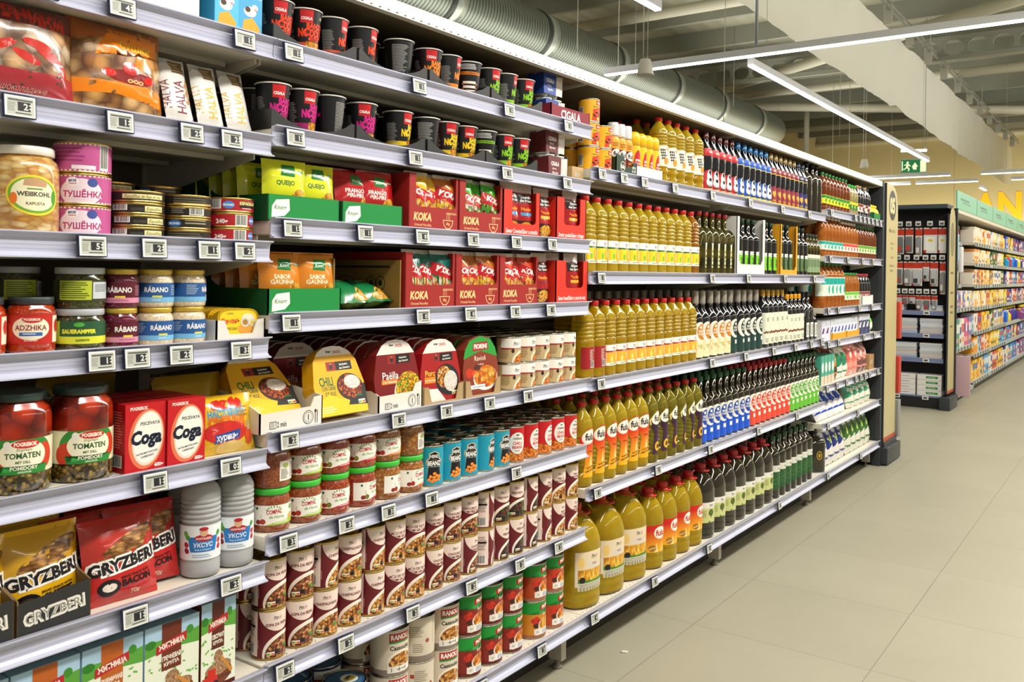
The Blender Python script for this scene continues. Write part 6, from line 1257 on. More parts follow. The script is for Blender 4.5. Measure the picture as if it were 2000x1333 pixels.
YS = [3.592+(5.190-3.592)*i/22 for i in range(23)]
row([SB_]*8+[SR_]*8+[SG_]*7, YS, S[s], s, .0346, jit=.1, face=-.3)
fill(lambda y: SB_ if y < 4.13 else SR_ if y < 4.7 else SG_, 3.57, 5.22, S[s], s, .0355, .125, 4, slim=False)
s = 'oil-jug shelf'
row(JBIG, [2.668, 2.842, 3.016], S[s], s, .086, .098, rots=[-.15, -.15, -.3]); row(JFU, [3.172, 3.297, 3.422, 3.547], S[s], s, .061, .072, rots=[-.5, -.3, -.3, -.25])
for i in range(3): put(JBIG, 2.70+i*.175, .28, S[s], s, back=True)
for i in range(4): put(JFU, 3.2+i*.125, .2, S[s], s, back=True)
row(JOL, [3.678, 3.803, 3.928, 4.053, 4.178, 4.303, 4.428], S[s], s, .0615, .072, rots=[-.3, -.3, -.3, -.2, -.2, -.2, -.1])
for i in range(7): put(JOL, 3.69+i*.125, .2, S[s], s, back=True); put(JOL, 3.69+i*.125, .33, S[s], s, back=True)
row(JGC, [4.545, 4.636, 4.727, 4.818, 4.909, 5.000, 5.091], S[s], s, .0448, .058, jit=.15)
for i in range(7): put(JGC, 4.55+i*.092, .155, S[s], s, back=True)
pass
# ---- last bay
s = 'navy-bag shelf'
put(JTN, 5.318, .075, S[s], s, rot=-.7)
for i, (k, y) in enumerate([(FB3, 5.45+i*.120) for i in range(4)]+[(FB4, 5.95+i*.12) for i in range(5)]): put(k, y, .014, S[s]+.003, s, lean=-.25)
for i in range(4): put(FB3, 5.43+i*.12, .14, S[s]+.003, s, back=True, lean=-.2); put(FB4, 5.95+i*.12, .14, S[s]+.003, s, back=True, lean=-.2)
s = 'blue-bag shelf'
for i in range(5): put(FB1, 5.32+i*.122, .014, S[s]+.003, s, lean=-.55)
for i in range(4): put(FB2, 5.99+i*.135, .014, S[s]+.003, s, lean=-.25, rot=-.1); put(FB2, 5.98+i*.135, .13, S[s]+.003, s, back=True, lean=-.15)
for i in range(4): put(FB1, 5.32+i*.125, .17, S[s]+.003, s, back=True, lean=-.3)
s = 'rice shelf'
for i in range(4): put(TEAL, 5.29+i*.068, .02, S[s], s)
for k, y in ((FB8, 5.60), (FB7, 5.71), (FB7, 5.82), (FB5, 5.94), (FB5, 6.06), (FB6, 6.18), (FB6, 6.30)): put(k, y, .016, S[s]+.002, s, lean=-.14, rot=random.uniform(-.1, .2))
put(plainbox(.13, .1, .12, 'B08A5A', desc='small brown carton at the row end'), 6.46, .03, S[s], s)
for i in range(6): put(FB5 if i % 2 else FB6, 5.62+i*.125, .12, S[s]+.002, s, back=True, lean=-.05)
s = 'salt shelf'
for i in range(2): put(SL2, 5.30+i*.084, .02, S[s]+.001, s)
for i in range(8): put(SL1, 5.465+i*.075, .018, S[s]+.003, s)
yt = wtray(.295, .2, .042, 'yellow cardboard tray of salt packs', .036, 'D8A01E'); put(yt, 5.578, .006, S[s], s); put(yt, 5.885, .006, S[s], s)
for i in range(3): put(SL3, 6.12+i*.093, .02, S[s], s)
put(NETG, 6.43, .02, S[s], s, lean=-.1)
for i in range(12): put(SL1, 5.32+i*.085, .09, S[s]+.002, s, back=True, slim=True)
s = 'lower vinegar shelf'
row(V7, [5.300+i*.08 for i in range(6)], S[s], s, .0385, rots=[.6, .1, 0, .1, 0, .1]); row(V8, [5.78+i*.066 for i in range(5)], S[s], s, .031); row(V9, [6.115+i*.068 for i in range(4)], S[s], s, .032)
put(wtray(.28, .2, .065, 'white cardboard tray under red-capped bottles', .06), 6.217, .002, S[s], s)
fill(V7, 5.26, 5.74, S[s], s, .0385, .14, 2, slim=False); fill(V9, 5.78, 6.4, S[s], s, .032, .12, 2)
s = 'upper vinegar shelf'
row(V4, [5.290+i*.071 for i in range(6)], S[s], s, .0345, jit=.1); row(V5, [5.716+i*.069 for i in range(5)], S[s], s, .0335, jit=.1); row(V6, [6.062+i*.067 for i in range(7)], S[s], s, .0325, jit=.1)
fill(lambda y: V4 if y < 5.7 else V6, 5.26, 6.5, S[s], s, .035, .125, 2, slim=False)
s = 'lemon-juice shelf'
row(V1, [5.292+i*.070 for i in range(8)], S[s], s, .034, jit=.1); row(V2, [5.850+i*.064 for i in range(3)], S[s], s, .0305); row([V3, V3, V3b, V3, V3b], [6.045+i*.063 for i in range(5)], S[s], s, .0305)
for i in range(3): put(LEM, 6.440-.056+i*.0575, .036, S[s]+.02, s)
b_ = wtray(.18, .1, .055, 'green cardboard tray of lemon bottles', .05, '1E7A3A'); b_.parts.append(('lift', MB().box(-.055, .055, .006, .09, .002, .019, '1E7A3A').mesh('lift'))); put(b_, 6.443, .004, S[s], s)
fill(V1, 5.26, 5.84, S[s], s, .034, .12, 2, slim=False); fill(V3, 5.86, 6.4, S[s], s, .031, .11, 2)
flush_labels()

# ================================================================== the hall
def floor_mat():
    m, n, l, b = mat('large_grey_tiles'); tc = n.new('ShaderNodeTexCoord'); mp = n.new('ShaderNodeMapping'); mp.inputs['Location'].default_value = (1.384, -5.019, 0)
    br = n.new('ShaderNodeTexBrick'); br.offset = 0; br.inputs['Scale'].default_value = 1; br.inputs['Brick Width'].default_value = .6385; br.inputs['Row Height'].default_value = .622; br.inputs['Mortar Size'].default_value = .0016; br.inputs['Mortar Smooth'].default_value = .2; br.inputs['Bias'].default_value = 0
    br.inputs['Color1'].default_value = lin('A19D8B'); br.inputs['Color2'].default_value = lin('A5A18F'); br.inputs['Mortar'].default_value = lin('827E6F')
    nz = n.new('ShaderNodeTexNoise'); nz.inputs['Scale'].default_value = 2.2; nz.inputs['Detail'].default_value = 6; mx = n.new('ShaderNodeMixRGB'); mx.blend_type = 'MULTIPLY'; mx.inputs[0].default_value = .35
    cr = n.new('ShaderNodeValToRGB'); cr.color_ramp.elements[0].position = .3; cr.color_ramp.elements[0].color = (.82, .82, .8, 1); cr.color_ramp.elements[1].position = .7
    l.new(tc.outputs['Object'], mp.inputs[0]); l.new(mp.outputs[0], br.inputs['Vector']); l.new(tc.outputs['Object'], nz.inputs['Vector']); l.new(nz.outputs[0], cr.inputs[0]); l.new(br.outputs[0], mx.inputs[1]); l.new(cr.outputs[0], mx.inputs[2]); l.new(mx.outputs[0], b.inputs['Base Color'])
    n2 = n.new('ShaderNodeTexNoise'); n2.inputs['Scale'].default_value = 240; bp = n.new('ShaderNodeBump'); bp.inputs['Strength'].default_value = .06; l.new(tc.outputs['Object'], n2.inputs['Vector']); l.new(n2.outputs[0], bp.inputs['Height']); l.new(bp.outputs[0], b.inputs['Normal'])
    b.inputs['Roughness'].default_value = .38; return m
struct('floor', MB().box(-9, 9, -4, 32, -.05, 0, floor_mat()).mesh('floor'))
CREAM = C('B9AD8C', .7)
struct('wall_far', MB().box(-9.2, 9, 30, 30.2, 0, 6.1, C('C2B68E', .7)).mesh('wall'))
struct('wall_left', MB().box(-9.2, -9, -4, 30, 0, 6.1, CREAM).mesh('wall'))
def roof_mat():
    m, n, l, b = mat('ribbed_roof_sheet'); tc = n.new('ShaderNodeTexCoord'); w = n.new('ShaderNodeTexWave'); w.inputs['Scale'].default_value = 1.0; w.bands_direction = 'X'; bp = n.new('ShaderNodeBump'); bp.inputs['Strength'].default_value = .5; bp.inputs['Distance'].default_value = .03
    l.new(tc.outputs['Object'], w.inputs['Vector']); l.new(w.outputs['Fac'], bp.inputs['Height']); l.new(bp.outputs[0], b.inputs['Normal']); b.inputs['Base Color'].default_value = lin('A5A28F'); b.inputs['Roughness'].default_value = .6; return m
struct('ceiling', MB().box(-9, 9, -4, 30, 5.95, 6.0, roof_mat()).mesh('ceiling'))
GREYB = C('8E9084', .5); WHT = C('C6C3B0', .5)
for i in range(13):
    y = 7.3+i*1.72
    b = MB().prism([(y, 5.62), (y+.09, 5.62), (y+.09, 5.635), (y+.015, 5.635), (y+.015, 5.905), (y+.09, 5.905), (y+.09, 5.95), (y, 5.95)], 'x', -9, 9, GREYB)
    o = thing('roof_purlin', b.mesh('roof_purlin'), f'grey steel roof purlin, {ORD[i]} counting away from the noodle bay', 'roof beam', group='roof purlins')
def pipe(name, path, r, label, cat, m=WHT, seg=12, **k): return thing(name, MB().tube(path, r, m, seg).mesh(name), label, cat, **k)
for i, (a, q) in enumerate((((-9, 12.4, 5.3), (9, 12.4, 5.3)), ((-9, 19.3, 5.35), (9, 19.3, 5.35)), ((-9, 29.75, 5.62), (9, 29.75, 5.62)), ((-9, 24.9, 5.4), (9, 24.9, 5.4)))):
    pipe('roof_tube', [a, q], .085, ['cream round roof tube nearest the silver duct top', 'cream round roof tube crossing behind the draped sheet', 'cream round roof tube against the far wall top', 'cream round roof tube in the far roof bay'][i], 'roof beam', group='round roof tubes')
pipe('roof_tube', [(-8.0, 18.7, 5.35), (-1.5, 14.6, 5.35), (4, 11, 5.35)], .1, 'slanting cream roof brace passing behind the sheet', 'roof beam', group='round roof tubes')
pipe('roof_tube', [(-8.2, 20.2, 5.32), (-2.4, 24.2, 5.32), (3, 28, 5.32)], .1, 'slanting cream roof brace running to the far wall', 'roof beam', group='round roof tubes')
pipe('roof_tube', [(-7.2, 23.0, 4.3), (-7.2, 23.0, 5.9)], .07, 'short upright cream post above the dark olive-oil bottles', 'roof post')
b = MB().box(-9, 9, 17.3, 17.36, 5.18, 5.26, GREYB).box(-9, 9, 17.3, 17.36, 5.52, 5.6, GREYB)
for i in range(46):
    x = -8.9+i*.39; b.prism([(x-.14, 5.25), (x+.14, 5.25), (x+.05, 5.32), (x+.03, 5.39), (x+.05, 5.46), (x+.14, 5.53), (x-.14, 5.53), (x-.05, 5.46), (x-.03, 5.39), (x-.05, 5.32)], 'y', 17.315, 17.345, GREYB)
thing('cellular_beam', b.mesh('cellular_beam'), 'grey steel roof beam with a row of round openings', 'roof beam')
# spiral duct
def duct_mat():
    m, n, l, b = mat('galvanised_spiral_duct'); tc = n.new('ShaderNodeTexCoord'); w = n.new('ShaderNodeTexWave'); w.bands_direction = 'Y'; w.inputs['Scale'].default_value = 5.5; w.inputs['Distortion'].default_value = .4; w.inputs['Detail'].default_value = 1
    cr = n.new('ShaderNodeValToRGB'); cr.color_ramp.elements[0].color = lin('4A504A'); cr.color_ramp.elements[1].color = lin('7C8278'); cr.color_ramp.elements[0].position = .05; cr.color_ramp.elements[1].position = .5
    bp = n.new('ShaderNodeBump'); bp.inputs['Strength'].default_value = .3; bp.inputs['Distance'].default_value = .01
    l.new(tc.outputs['Object'], w.inputs['Vector']); l.new(w.outputs['Fac'], cr.inputs[0]); l.new(cr.outputs[0], b.inputs['Base Color']); l.new(w.outputs['Fac'], bp.inputs['Height']); l.new(bp.outputs[0], b.inputs['Normal']); b.inputs['Metallic'].default_value = .75; b.inputs['Roughness'].default_value = .42; return m
R_ = .32; dx, dz = -6.66, 4.45
P = [(dx, -3.5+.9*i, dz) for i in range(26)]; P = [p for p in P if p[1] < 18.4]+[(dx, 18.6, dz), (dx-.05, 18.95, dz), (dx-.2, 19.25, dz), (dx-.5, 19.4, dz), (dx-2.2, 19.42, dz)]
DM = duct_mat()
dk = thing('air_duct', MB().tube(P, R_, DM, 36).mesh('air_duct'), 'round silver spiral air duct running above the shelves', 'air duct')
for i in range(11):
    y = -2+i*1.95; j = MB(); j.tube([(dx, y-.03, dz), (dx, y+.03, dz)], R_+.012, C('3E423E', .4, .6), 32); j.tube([(dx, y+.05, dz), (dx, y+.2, dz)], R_+.006, C('9AA098', .35, .7), 32); part(dk, 'joint_ring', j.mesh('joint_ring'))
for y in (4.2, 8.1, 12.0, 15.9):
    part(dk, 'hanger', MB().tube([(dx+R_, y, dz), (dx+R_, y, 5.95)], .004, C('9A9A90'), 5).mesh('hanger'))
# LED lines
LEDM = emis('led_diffuser', 'FFF8F0', 9.0); LEDW = emis('warm_led_diffuser', 'FFF1C8', 6.0); HOUS = C('E8ECF4', .4)
def led(a, q, label, m=LEDM, w=.055, h=.07, hang=True):
    a, q = Vector(a), Vector(q); L = (q-a).length; ang = math.atan2(q.y-a.y, q.x-a.x)
    o = thing('pendant_strip_light', MB().box(0, L, -w/2, w/2, .012, h, HOUS).mesh('housing'), label, 'strip light', a, ang, 'suspended strip lights')
    part(o, 'diffuser', MB().box(.005, L-.005, -w/2+.004, w/2-.004, 0, .012, m).mesh('diffuser'), 'glowing white diffuser')
    if hang:
        for i in range(max(2, int(L/3))):
            x = .4+(L-.8)*i/max(1, max(2, int(L/3))-1); part(o, 'suspension_wire', MB().tube([(x, 0, h), (x, 0, 5.94-a.z)], .0025, C('A8A89C'), 4).mesh('wire'))
led((-4.25, 7.44, 3.2), (6, 7.44, 3.2), 'long white strip light crossing above the shelves')
led((-2.88, 7.6, 3.16), (-2.88, 15.35, 3.16), 'white strip light running away towards the exit sign')
led((-2.88, -1.5, 3.2), (-2.88, 5.79, 3.2), 'white strip light whose end shows above the duct')
led((-2.88, 20.75, 3.2), (-2.88, 21.5, 3.2), 'short far strip light end near the sheet', LEDW, hang=False)
led((-7.5, 18.05, 3.2), (-3.0, 18.05, 3.2), 'far warm strip light above the end panel', LEDW); led((-2.5, 18.05, 3.2), (5, 18.05, 3.2), 'far warm strip light above the mint header', LEDW)
led((-7.5, 20.6, 3.32), (-4.2, 20.6, 3.32), 'lower of the far warm strip lights', LEDW); led((-4.1, 20.6, 3.32), (-2.9, 20.6, 3.32), 'short far warm strip light beneath the draped sheet', LEDW, hang=False); led((-2.3, 20.6, 3.32), (5, 20.6, 3.32), 'farthest warm strip light by the yellow letters', LEDW)
pipe('suspension_pole', [(-2.77, 7.44, 3.27), (-2.77, 7.44, 5.95)], .014, 'pale steel pole holding the crossing strip light', 'pole', C('B8C0C8', .3, .5))
# pendants
def pendant(x, y, z, label):
    b = MB().lathe([(.075, 0), (.078, .004), (.07, .02), (.05, .13), (.04, .14), (.0, .142)], 24, C('E4E2DC', .4)); o = thing('pendant_lamp', b.mesh('shade'), label, 'pendant', (x, y, z), group='white cone pendants')
    for d in (-.02, .02): part(o, 'cord', MB().tube([(d, 0, .14), (d, 0, 5.95-z)], .003, C('D0CCC0'), 4).mesh('cord'))
pendant(-3.6, 7.0, 3.05, 'white cone pendant just above the crossing strip light'); pendant(-4.01, 16., 3.2, 'small white cone pendant before the far wall')
for i, (x, y, z0) in enumerate(((-4.42, 8.0, 3.3), (-4.91, 8.0, 2.2), (-3.9, 9.5, 2.2), (-5.4, 19.0, 2.4), (-4.4, 16.5, 2.4), (-3.6, 13.0, 3.3), (-3.9, 24, 3.0))):
    pipe('hanging_wire', [(x, y, z0), (x, y, 5.95)], .004, f'thin hanging wire from the roof, {ORD[i]} from the duct', 'wire', C('A8A698'), 4, group='thin wires hanging from the roof')
# draped smoke curtain with its tray
def sheet():
    b = MB(); V = []; n = 170; m = 10
    for i in range(n+1):
        y = 4+25.7*i/n
        for j in range(m+1):
            z = 3.98+1.14*j/m; k = 1-j/m; z += .03*noise.noise(Vector((y*.7, 0, 0)))*k+(.10*math.exp(-((y-15.2)/.35)**2)*k)+.45*k*max(0, (y-28.6)/1.1)**2
            x = -3.3+.05*noise.noise(Vector((y*1.3, z*1.5, 0)))+.02*noise.noise(Vector((y*5, z*3, 4)))+.05*k*noise.noise(Vector((y*.5, 8, 0))); V.append((x, y, z))
    m2, nn, l, p = mat('thin_white_sheet'); p.inputs['Base Color'].default_value = lin('DEDDD2'); p.inputs['Roughness'].default_value = .5; p.inputs['Transmission Weight'].default_value = 0
    tr = nn.new('ShaderNodeBsdfTranslucent'); tr.inputs[0].default_value = lin('F0EEE2'); mx = nn.new('ShaderNodeMixShader'); mx.inputs[0].default_value = .4; out = nn['Material Output']; l.new(p.outputs[0], mx.inputs[1]); l.new(tr.outputs[0], mx.inputs[2]); l.new(mx.outputs[0], out.inputs[0])
    b.add(V, [(i*(m+1)+j, (i+1)*(m+1)+j, (i+1)*(m+1)+j+1, i*(m+1)+j+1) for i in range(n) for j in range(m)], m2, True); return b.mesh('sheet')
thing('draped_sheet', sheet(), 'long translucent white plastic sheet hung under the roof', 'hanging sheet')
b = MB().box(-3.12, -3.09, 4, 29.4, 5.20, 5.225, C('9A9C94', .4, .3)).box(-3.12, -3.09, 4, 29.4, 5.29, 5.30, C('9A9C94', .4, .3)); o = thing('rail_over_sheet', b.mesh('rail'), 'thin steel double rail above the white sheet', 'rail')
for i in range(17): part(o, 'strut', MB().box(-3.2, -3.08, 5+i*1.45, 5.025+i*1.45, 5.0, 5.29, C('B8B8AC')).mesh('strut'))
for i in range(9): part(o, 'hanger_rod', MB().tube([(-3.1, 5+i*2.9, 5.3), (-3.1, 5+i*2.9, 5.95)], .006, C('A0A096'), 5).mesh('rod'))
# exit sign
GS = emis('exit_sign_green', '1E7A4A', .5); WS = emis('exit_sign_white', 'E4ECC0', .8)
b = MB().box(-.205, .205, 0, .03, 0, .235, C('D8DCD0', .4)); c = Cv(.39, .215, GS); c.R(.10, .012, .19, .203, WS)
c.P([(-.005, .05), (.045, .05), (.045, .10), (.068, .10), (.02, .17), (-.028, .10), (-.005, .10)], WS)
c.E(-.095, .165, .020, .020, WS, 14); c.P([(-.15, .13), (-.10, .145), (-.07, .14), (-.045, .11), (-.055, .10), (-.08, .118), (-.085, .09), (-.06, .065), (-.075, .02), (-.09, .025), (-.082, .06), (-.11, .075), (-.13, .05), (-.165, .05), (-.165, .065), (-.137, .067), (-.115, .1), (-.12, .125), (-.145, .115)], WS); c.R(-.185, .03, -.168, .19, WS)
o = thing('exit_sign', b.mesh('exit_sign'), 'green and white exit sign with running figure and arrow', 'exit sign', (-3.22, 16, 3.06), .35); part(o, 'sign_face', lab(c, on_flat(0, 0, .01), gu=None))
part(o, 'mounting_bar', MB().box(-.2, .2, 0, .03, .36, .40, emis('sign_lamp', 'FFF6E0', 3)).box(-.01, .01, .01, .02, .235, .36, C('C0C0B8')).tube([(.17, .015, .4), (.17, .015, 2.89)], .006, C('A8A89C'), 5).mesh('mounting_bar'))
# wall lettering
YL = emis('yellow_letter', 'F7B01E', .3)
def wall_text(t, x, z, h, m, label, sx=1.):
    V, F, w = text2d(t, .04); k = h/.7; sx = sx/(w*k); b = MB().add([(p[0]*k*sx, 0, p[1]*k) for p in V], F, m); thing('wall_letter', b.mesh('wall_letter'), label, 'letter', (x, 29.985, z), 0)
wall_text('A', -4.02, 3.1, .77, YL, 'big yellow letter A on the far wall', .62); wall_text('N', -3.38, 3.1, .77, YL, 'big yellow letter N on the far wall', .62)
wall_text('m', -3.12, 2.93, .13, C('C83A1E'), 'small red letter m under the yellow letters', .22)
struct('trim_1', MB().box(-9, 9, 29.9, 30, 5.55, 5.95, WHT).mesh('trim'))

# ---- end unit of the long run with its aisle number
DARK = C('34383C', .45)
o = thing('end_unit', MB().box(-1.97, -1.54, 6.585, 6.97, .0, 1.96, C('1E1F20', .7)).mesh('core'), 'tall cream end panel numbered 05 on a dark base', 'end panel')
part(o, 'upright', MB().rbox(-1.57, -1.515, 6.568, 6.612, 0, 1.99, .002, DARK).mesh('upright')); part(o, 'plinth', MB().rbox(-1.56, -1.47, 6.60, 7.0, .01, .125, .004, DARK).box(-1.545, -1.495, 6.615, 6.98, .125, .16, DARK).mesh('plinth'))
PN = [(0, 0), (.335, 0), (.345, .02), (.345, 1.62), (.335, 1.70), (.30, 1.77), (.24, 1.81), (.17, 1.825), (0, 1.83)]
c = Cv(.355, 1.84, None, 0); c.P(PN, 'BDB184'); c.R(0, 0, .345, .035, 'B84A2E'); c.E(.172, 1.68, .108, .108, '3A3D3E', 40); c.T('05', .172, 1.68, .105, 'D9CD9C', .05, mw=.16)
for t, z, h in (('Mercearia', 1.50, .030), ('Azeite e', 1.41, .021), ('Óleo', 1.375, .021), ('Cereais', 1.31, .021), ('Cozinhas do', 1.25, .021), ('Mundo', 1.215, .021)): c.T(t, .172, z, h, '5A5640', .005, mw=.24)
b = MB(); b.prism(PN, 'y', .004, .02, DARK); c.to(b, on_flat(0, .003), gu=None); sp = part(o, 'sign_panel', b.mesh('sign_panel'), 'cream sign panel numbered 05'); sp.location = (-1.502, 6.625, .155); sp.rotation_euler = (0, 0, PI/2)
b = MB().box(-1.75, -1.73, 6.52, 6.56, 0, 2., DARK)
for i in range(60): b.box(-1.7295, -1.729, 6.528, 6.552, .1+i*.031, .118+i*.031, '0E0F10')
part(o, 'slotted_upright', b.mesh('slotted_upright'))
part(o, 'side_plate', MB().box(-1.97, -1.545, 6.567, 6.572, .02, 1.98, C('2A2D30', .6)).mesh('side_plate'))
for i, (z, q) in enumerate(((1.02, 'B8382A'), (.62, 'B8382A'), (.30, '8A8A88'))):
    thing('end_pack', MB().rbox(-1.62, -1.485, 6.985, 7.06, z-.15, z+.12, .004, q).mesh('end_pack'), ['red pack peeping past the end panel, highest', 'red pack peeping past the end panel, middle', 'grey pack peeping past the end panel, lowest'][i], 'pack')

# ---- far shelving: end unit facing us
GX = -1.64
BLK = C('17181A', .6)
b = MB().box(-2.65, GX-.01, 10.02, 10.06, .05, 2.04, BLK).box(-2.65, GX, 9.74, 10.06, 2.02, 2.06, C('3A4650', .5)).box(-2.65, -2.63, 9.78, 10.04, 0, 2.03, BLK).box(-2.64, GX, 9.80, 10.03, 0, .11, BLK)
o = thing('far_end_unit', b.mesh('far_end_unit'), 'black display unit of hanging packs, notebooks and paper', 'display unit')
c = Cv(.36, 1.9, None, 0); c.P([(0, 0), (.34, 0), (.35, .02), (.34, 1.72), (.28, 1.84), (.18, 1.88), (.06, 1.84), (0, 1.72)], 'BDB184'); c.R(0, 0, .34, .03, 'B84A2E'); c.E(.17, 1.55, .10, .17, '5A5A48', 30); c.E(.17, 1.55, .09, .155, '8A8668', 30)
for z in (1.2, 1.0, .86, .8, .66): c.R(.10, z, .24, z+.022, '6A664A')
b = MB(); b.box(0, .34, .003, .02, 0, 1.8, DARK); c.to(b, on_flat(0, .003), gu=None); sp = part(o, 'sign_panel', b.mesh('sign_panel'), 'cream sign panel'); sp.location = (GX+.02, 9.76, .16); sp.rotation_euler = (0, 0, PI/2)
part(o, 'plinth', MB().rbox(GX-.05, GX+.05, 9.72, 10.14, 0, .13, .004, DARK).mesh('plinth')); part(o, 'upright', MB().box(GX-.02, GX+.03, 10.13, 10.17, 0, 2.04, DARK).mesh('upright'))
FS = {'paper-ream shelf': .125, 'lowest notebook shelf': .505, 'middle notebook shelf': .755, 'top notebook shelf': .985}
for nm, z in FS.items():
    k = thing('shelf', MB().box(-2.62, GX-.03, 9.82, 10.02, z-.03, z-.003, C('A8A8A0')).mesh('shelf'), f'black unit\'s {nm} with price strip', 'shelf')
    part(k, 'price_rail', MB().box(-2.62, GX-.03, 9.805, 9.82, z-.045, z, C('7A86A8', .35)).mesh('price_rail'))
    for x in (-2.10, -1.83): part(k, 'price_tag', MB().box(x-.03, x+.03, 9.798, 9.805, z-.04, z-.004, 'E0E0DC').box(x-.018, x+.018, 9.797, 9.798, z-.03, z-.014, '3A3C3A').mesh('price_tag'))
rn = random.Random(5)
def fthing(name, me, label, cat, loc, rz=0, group=None): return thing(name, me, label, cat, loc, rz, group)
nb = {q: MB().box(-.105, .105, 0, .15, 0, .011, C(q, .5)).box(-.106, -.104, 0, .15, 0, .0112, '3A3A3A').mesh('notebook') for q in ('D8DCE4', 'C8D0DC', 'E0DCD8', 'B8C4D8', 'D8CCC8', 'C4C8CC')}
for sh, n, xs in (('top notebook shelf', 5, (-2.16, -1.93, -1.78)), ('middle notebook shelf', 13, (-2.03, -1.79)), ('lowest notebook shelf', 13, (-2.03, -1.79))):
    for j, x in enumerate(xs):
        for i in range(n):
            if x == -1.78 and sh[0] == 't': x = -1.79
            q = list(nb)[(i//3+j+len(sh)) % 6]
            if sh[0] == 't' and j == 1: continue
            fthing('notebook', nb[q], f'notebook {ORD[i]} from the bottom of the {("spiral-side", "middle", "panel-side")[j] if len(xs) == 3 else ("inner", "panel-side")[j]} stack, {sh}', 'notebook', (x+rn.uniform(-.004, .004), 9.825+rn.uniform(0, .006), FS[sh]-.002+i*.0118), 0, f'notebooks on the {sh}')
def ream(q, w_):
    c = Cv(.22, .05, 'E4E2E0'); c.R(-.03, .014, .08, .036, q) if w_ else c.R(-.06, .022, -.02, .032, q); c.lines(-.015, .02, .08, .01, 1, 'D8E0D0' if w_ else '6A6A70'); return MB().rbox(-.115, .115, 0, .18, 0, .052, .002, 'DCD8D8').mesh('paper_ream'), lab(c, on_flat(0, 0, .001), gu=None)
RM = (ream('C8308A', 0), ream('1E8A3A', 1))
for i in range(4):
    for j, x in enumerate((-2.045, -1.80)):
        o = fthing('paper_ream', RM[j][0], f'white paper ream with {("pink", "green")[j]} print, {ORD[i]} from the bottom', 'paper ream', (x, 9.822, .124+i*.0535), 0, 'paper reams in the black unit'); part(o, 'wrapper_print', RM[j][1])
def blister(w, h, k):
    b = MB().box(-w/2, w/2, 0, .004, 0, h, 'D8D4D0'); c = Cv(w, h, 'E4E0DC'); c.R(-w/2, h*.72, w/2, h*.95, 'C8381E'); c.R(-w*.1, h*.96, w*.1, h, '26262A')
    if k == 0: c.R(-w*.3, h*.15, w*.25, h*.6, '2A2A2E')
    elif k == 1: c.R(-w*.35, h*.1, w*.35, h*.65, 'F0F0EE'); c.E(0, h*.5, w*.2, h*.05, 'E8C81E', 12)
    elif k == 2: c.R(-w*.12, h*.05, w*.12, h*.68, '6A6A70')
    else: c.E(0, h*.35, w*.3, h*.25, 'A8ACB0', 16); c.R(w*.1, h*.1, w*.4, h*.3, 'C8381E')
    c.R(-w/2, 0, -w*.3, h*.12, 'C8381E'); s_ = MB().rbox(-w*.38, w*.38, -.022, -.001, h*.06, h*.66, .006, C(('6A6C70', 'C4C8CC', '8E9094', 'B8BCC0')[k], .15, 0, .6)).box(-w*.3, w*.1, -.0235, -.0215, h*.12, h*.3, ('C8381E', 'E4E0DC', 'D8D4D0', '3A3A3E')[k])
    m = MB(); c.to(m, on_flat(0, 0, 0), gu=None); return b.mesh('blister_pack'), m.mesh('printed_card'), s_.mesh('bubble') if k != 1 else None
n_ = 0
for r_, (z, xs) in enumerate(((1.545, ((-2.10, .07, .27, 0), (-2.015, .075, .26, 0), (-1.925, .065, .29, 2), (-1.815, .13, .26, 1), (-1.705, .075, .26, 1))), (1.205, ((-2.11, .075, .24, 0), (-2.025, .075, .25, 2), (-1.935, .10, .25, 3), (-1.85, .06, .2, 3), (-1.775, .075, .25, 3), (-1.695, .055, .33, 2))), (1.03, ((-2.11, .07, .1, 3), (-2.04, .055, .09, 0), (-1.975, .06, .09, 3), (-1.905, .065, .15, 2), (-1.835, .065, .15, 0), (-1.765, .055, .15, 2))))):
    for i, (x, w, h, k) in enumerate(xs):
        top = (1.83, 1.485, 1.14)[r_]; me = blister(w, h, k); y = 9.86-.01*r_
        o = fthing('blister_pack', me[0], f'red-and-white hanging pack, {ORD[i]} across the {("top", "middle", "bottom")[r_]} hook row', 'hanging pack', (x, y, top-h), 0, 'hanging packs in the black unit'); part(o, 'printed_card', me[1])
        if me[2]: part(o, 'bubble', me[2])
        hk = fthing('display_hook', MB().tube([(0, 10.02-y, 0), (0, -.03, 0), (0, -.035, .02)], .0025, C('8A8C90', .3, .8), 6).mesh('hook'), f'steel hook with white tag, {ORD[i]} across the {("top", "middle", "bottom")[r_]} hook row', 'hook', (x, y, top+.006), 0, 'hooks of the black unit'); part(hk, 'price_tag', MB().box(-.026, .026, -.04, -.036, .012, .06, 'DADAD6').box(-.016, .016, -.041, -.04, .02, .042, '5A5C5A').mesh('price_tag'))
